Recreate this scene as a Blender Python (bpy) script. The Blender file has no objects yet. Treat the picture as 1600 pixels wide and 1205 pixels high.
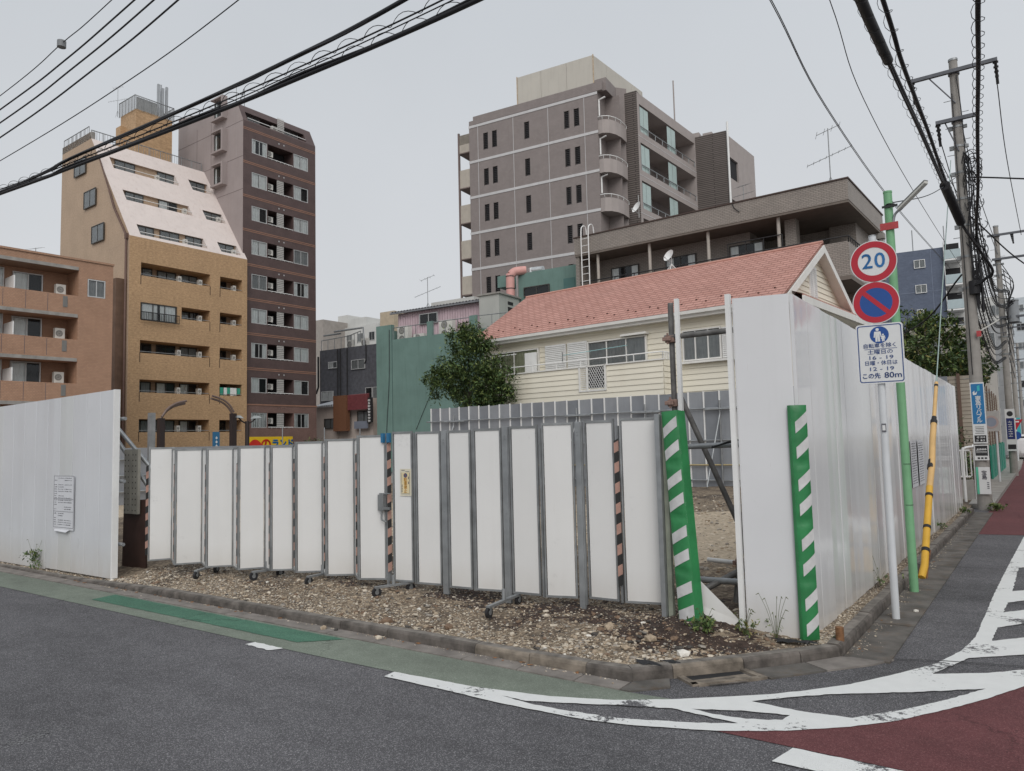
import bpy, bmesh, math, random
import numpy as np
from mathutils import Vector, Matrix
from mathutils.geometry import tessellate_polygon

random.seed(7)
rng = np.random.default_rng(7)
scn = bpy.context.scene
COL = scn.collection
R = math.radians

# ------------------------------------------------------------------ camera
cam_data = bpy.data.cameras.new('camera')
cam = bpy.data.objects.new('camera', cam_data)
COL.objects.link(cam)
cam_data.sensor_fit = 'HORIZONTAL'
cam_data.sensor_width = 36.0
cam_data.lens = 36.0 * 1150 / 1600
cam_data.clip_start = 0.05
cam_data.clip_end = 1500
_p, _r, _y = R(4.4), R(1.4), R(-35)
_f = Vector((math.sin(_y) * math.cos(_p), math.cos(_y) * math.cos(_p), math.sin(_p)))
_x = Vector((math.cos(_y), -math.sin(_y), 0))
_u = _x.cross(_f)
_x2 = _x * math.cos(_r) - _u * math.sin(_r)
_u2 = _u * math.cos(_r) + _x * math.sin(_r)
cam.matrix_world = Matrix(((_x2.x, _u2.x, -_f.x, 0), (_x2.y, _u2.y, -_f.y, 0), (_x2.z, _u2.z, -_f.z, 1.75), (0, 0, 0, 1)))
scn.camera = cam

# ------------------------------------------------------------------ overcast sky, soft sun, exposure
world = bpy.data.worlds.new('World')
scn.world = world
world.use_nodes = True
wn, wl = world.node_tree.nodes, world.node_tree.links
wn.clear()
out = wn.new('ShaderNodeOutputWorld')
bg = wn.new('ShaderNodeBackground')
bg.inputs['Strength'].default_value = 0.1
sky = wn.new('ShaderNodeTexSky')
sky.sky_type = 'NISHITA'
sky.sun_disc = False
sky.sun_elevation = R(42)
sky.sun_rotation = R(140)
sky.air_density = 1.2
sky.dust_density = 4.0
tc = wn.new('ShaderNodeTexCoord')
sep = wn.new('ShaderNodeSeparateXYZ')
ramp = wn.new('ShaderNodeValToRGB')
ramp.color_ramp.elements[0].position = 0.0
ramp.color_ramp.elements[0].color = (0.665, 0.672, 0.688, 1)
ramp.color_ramp.elements[1].position = 0.75
ramp.color_ramp.elements[1].color = (0.575, 0.616, 0.660, 1)
cl = wn.new('ShaderNodeTexNoise')
cl.inputs['Scale'].default_value = 1.7
cl.inputs['Detail'].default_value = 5
clr = wn.new('ShaderNodeMapRange')
clr.inputs['To Min'].default_value = 9.6
clr.inputs['To Max'].default_value = 12.1
mul = wn.new('ShaderNodeVectorMath')
mul.operation = 'SCALE'
mix = wn.new('ShaderNodeMix')
mix.data_type = 'RGBA'
mix.inputs['Factor'].default_value = 0.82
wl.new(tc.outputs['Generated'], sep.inputs[0])
wl.new(tc.outputs['Generated'], cl.inputs['Vector'])
wl.new(sep.outputs['Z'], ramp.inputs[0])
wl.new(cl.outputs['Fac'], clr.inputs['Value'])
wl.new(ramp.outputs[0], mul.inputs[0])
wl.new(clr.outputs[0], mul.inputs['Scale'])
bw = wn.new('ShaderNodeHueSaturation')
bw.inputs['Saturation'].default_value = 0.35
wl.new(sky.outputs[0], bw.inputs['Color'])
wl.new(bw.outputs[0], mix.inputs['A'])
wl.new(mul.outputs[0], mix.inputs['B'])
wl.new(mix.outputs['Result'], bg.inputs['Color'])
wl.new(bg.outputs[0], out.inputs['Surface'])

sun_data = bpy.data.lights.new('sun', 'SUN')
sun_data.energy = 1.45
sun_data.angle = R(45)
sun_data.color = (1.0, 0.97, 0.93)
sun = bpy.data.objects.new('sun', sun_data)
COL.objects.link(sun)
_d = Vector((-math.sin(R(140)) * math.cos(R(42)), -math.cos(R(140)) * math.cos(R(42)), -math.sin(R(42))))
sun.rotation_euler = _d.to_track_quat('-Z', 'Y').to_euler()
sun.location = (10, -10, 30)

scn.view_settings.view_transform = 'Standard'
scn.view_settings.look = 'None'
scn.view_settings.exposure = 0.0
scn.view_settings.gamma = 1.0
scn.view_settings.use_curve_mapping = False
scn.cycles.max_bounces = 6
scn.cycles.transparent_max_bounces = 12

# ------------------------------------------------------------------ materials
MATS = {}


def new_mat(name):
    m = bpy.data.materials.new(name)
    m.use_nodes = True
    nt = m.node_tree
    b = nt.nodes.get('Principled BSDF')
    return m, nt, b


def N(nt, t, **kw):
    n = nt.nodes.new(t)
    for k, v in kw.items():
        if k in n.inputs:
            n.inputs[k].default_value = v
        else:
            setattr(n, k, v)
    return n


def col4(c):
    return (c[0], c[1], c[2], 1)


def mixc(nt, fac, a, b, blend='MIX'):
    n = nt.nodes.new('ShaderNodeMix')
    n.data_type = 'RGBA'
    n.blend_type = blend
    for sock, v in (('Factor', fac), ('A', a), ('B', b)):
        if isinstance(v, bpy.types.NodeSocket):
            nt.links.new(v, n.inputs[sock])
        elif sock == 'Factor':
            n.inputs[sock].default_value = v
        else:
            n.inputs[sock].default_value = col4(v)
    return n.outputs['Result']


def coords(nt, scale=(1, 1, 1)):
    t = nt.nodes.new('ShaderNodeTexCoord')
    mp = nt.nodes.new('ShaderNodeMapping')
    mp.inputs['Scale'].default_value = scale
    nt.links.new(t.outputs['Object'], mp.inputs['Vector'])
    return mp.outputs[0]


def noise(nt, vec, scale, detail=4, rough=.55):
    n = N(nt, 'ShaderNodeTexNoise', Scale=scale, Detail=detail, Roughness=rough)
    nt.links.new(vec, n.inputs['Vector'])
    return n.outputs['Fac']


def mrange(nt, v, a, b, c, d):
    n = nt.nodes.new('ShaderNodeMapRange')
    nt.links.new(v, n.inputs['Value'])
    for k, x in zip(('From Min', 'From Max', 'To Min', 'To Max'), (a, b, c, d)):
        n.inputs[k].default_value = x
    return n.outputs[0]


def bump(nt, b, h, strength, dist=.01):
    n = N(nt, 'ShaderNodeBump', Strength=strength, Distance=dist)
    nt.links.new(h, n.inputs['Height'])
    nt.links.new(n.outputs[0], b.inputs['Normal'])


def dirty(nt, c, var, scale, streak, streak_col=(.5, .48, .45)):
    """base colour with cloudy variation and rain streaks; c is a colour or a socket"""
    v = coords(nt)
    f = noise(nt, v, scale, 5)
    g = mrange(nt, f, .3, .7, 1 - var, 1 + var)
    comb = nt.nodes.new('ShaderNodeCombineColor')
    for k in range(3):
        nt.links.new(g, comb.inputs[k])
    cc = mixc(nt, 1.0, c, comb.outputs[0], 'MULTIPLY')
    if streak:
        v2 = coords(nt, (3.5, 3.5, .22))
        s = noise(nt, v2, 1.6, 4, .6)
        cc = mixc(nt, mrange(nt, s, .52, .78, 0, streak), cc, mixc(nt, 1.0, cc, streak_col, 'MULTIPLY'))
    return cc


def M(name, c, rough=.75, var=.12, scale=2.0, streak=0.0, metal=0.0, bmp=0.0, bscale=60, spec=.4, streak_col=(.5, .48, .45)):
    if name in MATS:
        return MATS[name]
    m, nt, b = new_mat(name)
    cc = dirty(nt, c, var, scale, streak, streak_col)
    nt.links.new(cc, b.inputs['Base Color'])
    b.inputs['Roughness'].default_value = rough
    b.inputs['Metallic'].default_value = metal
    b.inputs['Specular IOR Level'].default_value = spec
    if bmp:
        bump(nt, b, noise(nt, coords(nt), bscale, 3), bmp)
    MATS[name] = m
    return m


def tile_mat(name, c1, c2, mortar, w, h, rough=.6, var=.1, streak=.25, offset=.5, msize=.006, scale=1.2, bmp=.4, facez=True):
    m, nt, b = new_mat(name)
    t = nt.nodes.new('ShaderNodeTexCoord')
    s = nt.nodes.new('ShaderNodeSeparateXYZ')
    nt.links.new(t.outputs['Object'], s.inputs[0])
    add = nt.nodes.new('ShaderNodeMath')
    add.operation = 'ADD'
    nt.links.new(s.outputs[0], add.inputs[0])
    if facez:
        nt.links.new(s.outputs[1], add.inputs[1])
    else:
        add.inputs[1].default_value = 0
    cmb = nt.nodes.new('ShaderNodeCombineXYZ')
    nt.links.new(add.outputs[0], cmb.inputs[0])
    nt.links.new(s.outputs[2 if facez else 1], cmb.inputs[1])
    br = nt.nodes.new('ShaderNodeTexBrick')
    br.inputs['Color1'].default_value = col4(c1)
    br.inputs['Color2'].default_value = col4(c2)
    br.inputs['Mortar'].default_value = col4(mortar)
    br.inputs['Scale'].default_value = 1
    br.inputs['Mortar Size'].default_value = msize
    br.inputs['Brick Width'].default_value = w
    br.inputs['Row Height'].default_value = h
    br.offset = offset
    nt.links.new(cmb.outputs[0], br.inputs['Vector'])
    cc = dirty(nt, br.outputs['Color'], var, scale, streak)
    nt.links.new(cc, b.inputs['Base Color'])
    b.inputs['Roughness'].default_value = rough
    b.inputs['Specular IOR Level'].default_value = .4
    if bmp:
        bump(nt, b, br.outputs['Fac'], -bmp, .01)
    MATS[name] = m
    return m


def glass_mat():
    m, nt, b = new_mat('window_glass')
    nt.nodes.remove(b)
    o = [n for n in nt.nodes if n.type == 'OUTPUT_MATERIAL'][0]
    tr = N(nt, 'ShaderNodeBsdfTransparent', Color=(.93, .95, .95, 1))
    gl = N(nt, 'ShaderNodeBsdfGlossy', Color=(.9, .93, .95, 1), Roughness=.03)
    fr = N(nt, 'ShaderNodeFresnel', IOR=1.55)
    mx = nt.nodes.new('ShaderNodeMixShader')
    nt.links.new(mrange(nt, fr.outputs[0], 0, 1, .0, .8), mx.inputs[0])
    nt.links.new(tr.outputs[0], mx.inputs[1])
    nt.links.new(gl.outputs[0], mx.inputs[2])
    nt.links.new(mx.outputs[0], o.inputs['Surface'])
    return m


GLASS = glass_mat()


def asphalt_mat(name, c, speck, scale=95, big=.12):
    m, nt, b = new_mat(name)
    v = coords(nt)
    vo = N(nt, 'ShaderNodeTexVoronoi', Scale=scale)
    nt.links.new(v, vo.inputs['Vector'])
    sc = nt.nodes.new('ShaderNodeSeparateColor')
    nt.links.new(vo.outputs['Color'], sc.inputs[0])
    f = mrange(nt, sc.outputs[0], .45, 1, 0, 1)
    pw = nt.nodes.new('ShaderNodeMath')
    pw.operation = 'POWER'
    pw.inputs[1].default_value = 2.2
    nt.links.new(f, pw.inputs[0])
    c1 = mixc(nt, pw.outputs[0], tuple(x * .72 for x in c), speck)
    n1 = noise(nt, coords(nt, (.35, 1.0, 1)), .9, 5, .62)
    ck = N(nt, 'ShaderNodeTexVoronoi', Scale=.55, feature='DISTANCE_TO_EDGE')
    wv = nt.nodes.new('ShaderNodeVectorMath')
    wv.operation = 'ADD'
    wn_ = N(nt, 'ShaderNodeTexNoise', Scale=3.0, Detail=6, Roughness=.7)
    nt.links.new(v, wn_.inputs['Vector'])
    sc2 = nt.nodes.new('ShaderNodeVectorMath')
    sc2.operation = 'SCALE'
    sc2.inputs['Scale'].default_value = .55
    nt.links.new(wn_.outputs['Color'], sc2.inputs[0])
    nt.links.new(v, wv.inputs[0])
    nt.links.new(sc2.outputs[0], wv.inputs[1])
    nt.links.new(wv.outputs[0], ck.inputs['Vector'])
    cm_ = nt.nodes.new('ShaderNodeMath')
    cm_.operation = 'MULTIPLY'
    nt.links.new(mrange(nt, ck.outputs['Distance'], .0015, .006, 1, 0), cm_.inputs[0])
    nt.links.new(mrange(nt, noise(nt, v, .35, 2), .52, .6, 0, .75), cm_.inputs[1])
    c1 = mixc(nt, cm_.outputs[0], c1, tuple(x * .35 for x in c))
    n2 = noise(nt, v, 6, 4, .6)
    g = nt.nodes.new('ShaderNodeMath')
    g.operation = 'ADD'
    nt.links.new(mrange(nt, n1, .3, .7, 1 - big, 1 + big), g.inputs[0])
    nt.links.new(mrange(nt, n2, .3, .7, -.1, .1), g.inputs[1])
    comb = nt.nodes.new('ShaderNodeCombineColor')
    for k in range(3):
        nt.links.new(g.outputs[0], comb.inputs[k])
    cc = mixc(nt, 1.0, c1, comb.outputs[0], 'MULTIPLY')
    nt.links.new(cc, b.inputs['Base Color'])
    b.inputs['Roughness'].default_value = .82
    b.inputs['Specular IOR Level'].default_value = .3
    bump(nt, b, vo.outputs['Distance'], .55, .006)
    MATS[name] = m
    return m, nt, b, cc


ASPHALT, *_ = asphalt_mat('asphalt', (.114, .112, .12), (.29, .285, .295), 190, .26)
GREEN_PALE, *_ = asphalt_mat('pale_green_surfacing', (.235, .272, .222), (.29, .32, .275), 190, .2)
GREEN_DARK, *_ = asphalt_mat('dark_green_surfacing', (.088, .215, .148), (.12, .26, .18), 190, .26)
RED_SURF, *_ = asphalt_mat('red_surfacing', (.172, .058, .063), (.23, .10, .10), 190, .14)


def paint_mat():
    m, nt, b, cc = asphalt_mat('worn_white_paint', (.114, .112, .12), (.29, .285, .295), 190, .26)
    v = coords(nt)
    n1 = noise(nt, v, 1.9, 2, .5)
    n2 = noise(nt, v, 24, 6, .75)
    a = nt.nodes.new('ShaderNodeMath')
    a.operation = 'MULTIPLY_ADD'
    a.inputs[1].default_value = .62
    nt.links.new(n1, a.inputs[0])
    mm = nt.nodes.new('ShaderNodeMath')
    mm.operation = 'MULTIPLY'
    mm.inputs[1].default_value = .55
    nt.links.new(n2, mm.inputs[0])
    nt.links.new(mm.outputs[0], a.inputs[2])
    worn = mrange(nt, a.outputs[0], .67, .71, 0, 1)
    w = mixc(nt, mrange(nt, noise(nt, v, 9, 4), .3, .7, 0, .25), (.76, .77, .76), (.6, .61, .6))
    nt.links.new(mixc(nt, worn, w, cc), b.inputs['Base Color'])
    b.inputs['Roughness'].default_value = .7
    return m


PAINT = paint_mat()
CONC = M('weathered_concrete', (.30, .285, .265), .9, .2, 3, .3, bmp=.3, bscale=90)
KERB_M = M('kerb_concrete', (.120, .106, .095), .9, .5, 9, .6, bmp=.6, bscale=120, streak_col=(.35, .33, .3))
KERB_TAN = M('sandy_kerb_concrete', (.20, .17, .138), .9, .45, 9, .5, bmp=.6, bscale=120)
GUTTER_M = M('gutter_concrete', (.215, .195, .178), .92, .3, 5, 0, bmp=.5, bscale=140)
GUTTER_D = M('dark_gutter_concrete', (.125, .116, .106), .92, .4, 4, .8, bmp=.5, bscale=140, streak_col=(.95, .66, .42))
STEEL = M('galvanised_steel', (.33, .345, .355), .45, .18, 6, .35, metal=.55)
STEEL_D = M('dull_frame_steel', (.27, .28, .285), .5, .22, 6, .4, metal=.5)
PIPE_D = M('dirty_scaffold_pipe', (.16, .155, .15), .6, .4, 9, 0, metal=.4)
BLACK = M('black_rubber', (.022, .022, .024), .6, .2, 8)
CABLE = M('black_cable_sheath', (.014, .014, .017), .55, .15, 4)
DARKROOM = M('painted_dark_opening', (.022, .022, .024), .9, .1, 2)  # near-black stands in for darkness inside rooms, recesses and openings
WHITE = M('white_enamel', (.78, .78, .77), .45, .06, 3, .12)
ALU = M('aluminium_frame', (.52, .53, .53), .4, .08, 3, .1, metal=.3)
BRONZE = M('dark_bronze_frame', (.06, .055, .05), .45, .1, 3)
CURT = M('white_curtain', (.80, .81, .80), .9, .08, 4)
CURT_G = M('greenish_curtain', (.50, .50, .36), .9, .12, 5)
LACE = M('grey_lace_curtain', (.33, .34, .345), .9, .1, 4)
RUST = M('rusty_metal', (.16, .07, .035), .85, .45, 14, .3)
SOIL = M('dark_soil', (.06, .045, .036), .95, .4, 6, bmp=.6, bscale=40)

# ------------------------------------------------------------------ mesh builder


class MB:
    def __init__(self):
        self.v, self.f, self.m, self.s = [], [], [], []

    def add(self, vs, fs, mi=0, sm=False):
        o = len(self.v)
        self.v += [tuple(x) for x in vs]
        for q in fs:
            self.f.append([o + i for i in q])
            self.m.append(mi)
            self.s.append(sm)

    def box(self, x0, x1, y0, y1, z0, z1, mi=0):
        self.add([(x0, y0, z0), (x1, y0, z0), (x1, y1, z0), (x0, y1, z0), (x0, y0, z1), (x1, y0, z1), (x1, y1, z1), (x0, y1, z1)],
                 [(0, 3, 2, 1), (4, 5, 6, 7), (0, 1, 5, 4), (1, 2, 6, 5), (2, 3, 7, 6), (3, 0, 4, 7)], mi)

    def obox(self, o, ax, ay, az, mi=0):
        """box from corner o spanned by three edge vectors"""
        o, ax, ay, az = map(Vector, (o, ax, ay, az))
        c = [o, o + ax, o + ax + ay, o + ay, o + az, o + ax + az, o + ax + ay + az, o + ay + az]
        self.add(c, [(0, 3, 2, 1), (4, 5, 6, 7), (0, 1, 5, 4), (1, 2, 6, 5), (2, 3, 7, 6), (3, 0, 4, 7)], mi)

    def poly(self, pts, mi=0):
        self.add(pts, [tuple(range(len(pts)))], mi)

    def prism(self, xy, z0, z1, mi=0):
        n = len(xy)
        vs = [(x, y, z0) for x, y in xy] + [(x, y, z1) for x, y in xy]
        fs = [tuple(range(n - 1, -1, -1)), tuple(range(n, 2 * n))]
        fs += [(i, (i + 1) % n, n + (i + 1) % n, n + i) for i in range(n)]
        self.add(vs, fs, mi)

    def loft(self, prof, a, b, mi=0):
        """profile = list of (offset vector) swept from a to b"""
        n = len(prof)
        vs = [Vector(a) + Vector(q) for q in prof] + [Vector(b) + Vector(q) for q in prof]
        fs = [(i, (i + 1) % n, n + (i + 1) % n, n + i) for i in range(n)] + [tuple(range(n - 1, -1, -1)), tuple(range(n, 2 * n))]
        self.add(vs, fs, mi)

    def tube(self, pts, r, n=8, mi=0, r2=None, caps=True, sm=True):
        pts = [Vector(q) for q in pts]
        k = len(pts)
        t0 = (pts[1] - pts[0]).normalized()
        up = Vector((0, 0, 1)) if abs(t0.z) < .95 else Vector((1, 0, 0))
        nx = t0.cross(up).normalized()
        vs = []
        for i, q in enumerate(pts):
            t = ((pts[i + 1] if i < k - 1 else q) - (pts[i - 1] if i > 0 else q)).normalized()
            nx = (nx - t * nx.dot(t)).normalized()
            ny = t.cross(nx)
            rr = r if r2 is None else r + (r2 - r) * i / (k - 1)
            for j in range(n):
                a = 2 * math.pi * j / n
                vs.append(q + nx * (rr * math.cos(a)) + ny * (rr * math.sin(a)))
        fs = []
        for i in range(k - 1):
            for j in range(n):
                fs.append((i * n + j, i * n + (j + 1) % n, (i + 1) * n + (j + 1) % n, (i + 1) * n + j))
        self.add(vs, fs, mi, sm)
        if caps:
            self.add(vs[:n], [tuple(range(n - 1, -1, -1))], mi)
            self.add(vs[-n:], [tuple(range(n))], mi)

    def disc(self, c, ax, ay, r, n=24, mi=0, r_in=0):
        c, ax, ay = map(Vector, (c, ax, ay))
        pt = lambda q, a: c + ax * (q * math.cos(a)) + ay * (q * math.sin(a))
        if r_in:
            vs = [pt(r, 2 * math.pi * i / n) for i in range(n)] + [pt(r_in, 2 * math.pi * i / n) for i in range(n)]
            self.add(vs, [(i, (i + 1) % n, n + (i + 1) % n, n + i) for i in range(n)], mi)
        else:
            self.add([pt(r, 2 * math.pi * i / n) for i in range(n)], [tuple(range(n))], mi)

    def facade(self, O, U, V, IN, W, H, ops, mi=0, mi_rev=None):
        """wall W x H with recessed openings (u0,u1,v0,v1,depth[,back material])"""
        O, U, V, IN = map(Vector, (O, U, V, IN))
        mi_rev = mi if mi_rev is None else mi_rev
        us = sorted({0, W} | {round(o[k], 4) for o in ops for k in (0, 1)})
        vs = sorted({0, H} | {round(o[k], 4) for o in ops for k in (2, 3)})
        us = [u for u in us if 0 <= u <= W]
        vs = [v for v in vs if 0 <= v <= H]
        P = lambda u, v, d=0: O + U * u + V * v + IN * d
        for a, b in zip(us, us[1:]):
            for c, d in zip(vs, vs[1:]):
                mu, mv = (a + b) / 2, (c + d) / 2
                if any(o[0] < mu < o[1] and o[2] < mv < o[3] for o in ops):
                    continue
                self.poly([P(a, c), P(b, c), P(b, d), P(a, d)], mi)
        for o in ops:
            u0, u1, v0, v1, dp = o[:5]
            if dp < 0:
                continue
            bk = o[5] if len(o) > 5 else mi
            self.poly([P(u0, v0, dp), P(u1, v0, dp), P(u1, v1, dp), P(u0, v1, dp)], bk)
            for a, b in (((u0, v0), (u1, v0)), ((u1, v0), (u1, v1)), ((u1, v1), (u0, v1)), ((u0, v1), (u0, v0))):
                self.poly([P(*a), P(*a, dp), P(*b, dp), P(*b)], mi_rev)

    def mesh(self, name, mats):
        me = bpy.data.meshes.new(name)
        me.from_pydata(self.v, [], self.f)
        for m in mats:
            me.materials.append(m)
        me.polygons.foreach_set('material_index', self.m)
        me.polygons.foreach_set('use_smooth', self.s)
        me.update()
        return me

    def build(self, name, mats, parent=None, bevel=0, loc=None, rot=None):
        if not isinstance(mats, (list, tuple)):
            mats = [mats]
        return put(name, self.mesh(name, mats), parent, loc, rot, bevel)


def put(name, me, parent=None, loc=None, rot=None, bevel=0):
    o = bpy.data.objects.new(name, me)
    COL.objects.link(o)
    if parent:
        o.parent = parent
    if loc is not None:
        o.location = loc
    if rot is not None:
        o.rotation_euler = rot if isinstance(rot, (tuple, list)) else (0, 0, rot)
    if bevel:
        b = o.modifiers.new('bevel', 'BEVEL')
        b.width = bevel
        b.segments = 2
        b.limit_method = 'ANGLE'
        b.angle_limit = R(50)
    return o


def tag(o, label, cat, group=None):
    o['label'] = label
    o['category'] = cat
    if group:
        o['group'] = group
    return o


def thing(name, label, cat, loc=(0, 0, 0), rz=0, group=None):
    o = bpy.data.objects.new(name, None)
    o.empty_display_size = .3
    COL.objects.link(o)
    o.location = loc
    o.rotation_euler = (0, 0, rz)
    return tag(o, label, cat, group)


def structure(o):
    o['kind'] = 'structure'
    return o


def stuff(o):
    o['kind'] = 'stuff'
    return o


def spline(pts, seg=10):
    pts = [Vector(q) for q in pts]
    if len(pts) < 3:
        a, b = pts
        return [a.lerp(b, i / seg) for i in range(seg + 1)]
    outp = []
    for i in range(len(pts) - 1):
        p0 = pts[i - 1] if i else pts[0] * 2 - pts[1]
        p1, p2 = pts[i], pts[i + 1]
        p3 = pts[i + 2] if i + 2 < len(pts) else p2 * 2 - p1
        for k in range(seg):
            t = k / seg
            outp.append(.5 * ((2 * p1) + (p2 - p0) * t + (2 * p0 - 5 * p1 + 4 * p2 - p3) * t * t + (3 * p1 - p0 - 3 * p2 + p3) * t ** 3))
    outp.append(pts[-1])
    return outp


def text_mesh(body, size, mat, align='CENTER', spacing=1.0):
    c = bpy.data.curves.new('lettering', 'FONT')
    c.body = body
    c.size = size
    c.align_x = align
    c.align_y = 'CENTER'
    c.space_character = spacing
    c.resolution_u = 3
    c.fill_mode = 'FRONT'
    o = bpy.data.objects.new('lettering', c)
    COL.objects.link(o)
    bpy.context.view_layer.update()
    me = bpy.data.meshes.new_from_object(o.evaluated_get(bpy.context.evaluated_depsgraph_get()))
    bpy.data.objects.remove(o)
    me.materials.clear()
    me.materials.append(mat)
    return me


def lettering(parent, body, x, z, size, mat, y=-.004, width=None, bold=0, name='lettering'):
    """flat print standing upright in the parent's local x-z plane, read from -y"""
    me = text_mesh(body, size, mat)
    o = put(name, me, parent, (x, y, z), (R(90), 0, 0))
    if width:
        xs = [v.co.x for v in me.vertices]
        if xs and max(xs) - min(xs) > 0:
            o.scale = (width / (max(xs) - min(xs)), 1, 1)
    if bold:
        c = me.copy()
        for dx, dz in ((bold, 0), (-bold, 0), (0, bold), (0, -bold)):
            d = put(name, me, parent, (x + dx, y + .0006 * (dx + dz) / bold, z + dz), (R(90), 0, 0))
            d.scale = o.scale
    return o


# ------------------------------------------------------------------ windows, air conditioners, rails
WCACHE = {}


def window(parent, x, y, z, w, h, rot=0, style='curtain', n=2, frame=None, name='window', depth=.1):
    frame = frame or ALU
    key = (round(w, 2), round(h, 2), style, n, frame.name)
    if key not in WCACHE:
        f = MB()
        t = min(.05, .12 * min(w, h))
        f.box(0, w, -depth, 0, 0, t)
        f.box(0, w, -depth, 0, h - t, h)
        f.box(0, t, -depth, 0, t, h - t)
        f.box(w - t, w, -depth, 0, t, h - t)
        for k in range(1, n):
            f.box(w * k / n - t * .45, w * k / n + t * .45, -depth * .8, -depth * .3, t, h - t)
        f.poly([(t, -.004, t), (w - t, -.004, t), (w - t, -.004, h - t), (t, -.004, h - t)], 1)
        p = MB()
        for k in range(n):
            p.poly([(w * k / n + t * .45, -depth * .62, t), (w * (k + 1) / n - t * .45, -depth * .62, t),
                    (w * (k + 1) / n - t * .45, -depth * .62, h - t), (w * k / n + t * .45, -depth * .62, h - t)])
        c = None
        if style != 'dark':
            c = MB()
            spans = {'curtain': [(0, .46), (.54, 1)], 'lace': [(0, 1)], 'half': [(0, .55)], 'green': [(0, 1)], 'side': [(.0, .25), (.75, 1)]}[style]
            for a, b in spans:
                xa, xb = t + (w - 2 * t) * a, t + (w - 2 * t) * b
                k = max(6, int((xb - xa) / .05))
                top = [(xa + (xb - xa) * i / k, -.03 + .012 * math.sin(i * 1.9 + random.random()), h - t * 1.2) for i in range(k + 1)]
                bot = [(q[0] + .01 * math.sin(i), q[1] + .006 * random.random(), t * 1.2) for i, q in enumerate(top)]
                c.add(top + bot, [(k + 1 + i, k + 2 + i, i + 1, i) for i in range(k)])
        cm = {'curtain': CURT, 'lace': LACE, 'half': CURT, 'green': CURT_G, 'side': CURT, 'dark': None}[style]
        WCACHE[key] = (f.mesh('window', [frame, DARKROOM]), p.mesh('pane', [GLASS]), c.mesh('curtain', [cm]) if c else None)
    f, p, c = WCACHE[key]
    o = put(name, f, parent, (x, y, z), rot)
    put('pane', p, o)
    if c:
        put('curtain', c, o)
    return o


AC_M = M('air_conditioner_casing', (.62, .61, .57), .5, .08, 3, .15)
GRILLE = M('dark_fan_grille', (.20, .195, .185), .6, .1, 3)
AC_MESH = {}


def air_con(parent, x, y, z, w=.62, h=.5, rot=0, fans=1, d=.24):
    key = (w, h, fans)
    if key not in AC_MESH:
        b = MB()
        b.box(0, w, -d, 0, .04, h)
        b.box(.03, .08, -d, 0, 0, .04)
        b.box(w - .08, w - .03, -d, 0, 0, .04)
        g = MB()
        for k in range(fans):
            cz = .04 + (h - .04) * (k + .5) / fans
            r = min(w * .36, (h - .04) / fans * .42)
            g.disc((w * .42, -d - .006, cz), (1, 0, 0), (0, 0, 1), r, 20)
            g.disc((w * .42, -d - .012, cz), (1, 0, 0), (0, 0, 1), r, 20, 0, r * .9)
            for s in range(3):
                g.disc((w * .42, -d - .012, cz), (1, 0, 0), (0, 0, 1), r * (.7 - .2 * s), 16, 1, r * (.66 - .2 * s))
        AC_MESH[key] = (b.mesh('air_conditioner', [AC_M]), g.mesh('fan_grille', [GRILLE, AC_M]))
    a, g = AC_MESH[key]
    o = put('air_conditioner', a, parent, (x, y, z), rot)
    put('fan_grille', g, o)
    return o


def rail(parent, pts, r=.025, mat=None, posts=0, drop=.0, name='railing', bars=0):
    b = MB()
    b.tube(pts, r, 6)
    P = [Vector(q) for q in pts]
    if posts:
        for a, c in zip(P, P[1:]):
            for k in range(posts + 1):
                q = a.lerp(c, k / posts)
                b.tube([q, q - Vector((0, 0, drop))], r * .8, 5)
    if bars:
        for a, c in zip(P, P[1:]):
            n = max(2, int((c - a).length / bars))
            for k in range(n + 1):
                q = a.lerp(c, k / n)
                b.tube([q, q - Vector((0, 0, drop))], r * .45, 4)
    return b.build(name, mat or STEEL_D, parent)

# ================================================================== GROUND, ROAD AND MARKINGS
b = MB()
b.box(-320, 320, -120, 520, -.4, -.05)
structure(b.build('ground', CONC))
b = MB()
b.poly([(-90, -14, 0), (14, -14, 0), (14, 6.6, 0), (-90, 6.6, 0)])
b.poly([(-1.75, 6.6, 0), (14, 6.6, 0), (14, 240, 0), (-1.75, 240, 0)])
b.poly([(-46, 6.6, 0), (-36, 6.6, 0), (-36, 90, 0), (-46, 90, 0)])
road = structure(b.build('road', ASPHALT))


def sheet(name, pts, z, mat, holes=(), parent=None):
    polys = [[Vector((x, y, 0)) for x, y in q] for q in (pts, *holes)]
    flat = [v for q in polys for v in q]
    tris = tessellate_polygon(polys)
    fs = []
    for t in tris:
        a, c, d = (flat[i] for i in t)
        fs.append(t if (c - a).cross(d - a).z > 0 else (t[0], t[2], t[1]))
    b = MB()
    b.add([(v.x, v.y, z) for v in flat], fs)
    o = b.build(name, mat, parent)
    return o if parent else structure(o)


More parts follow.
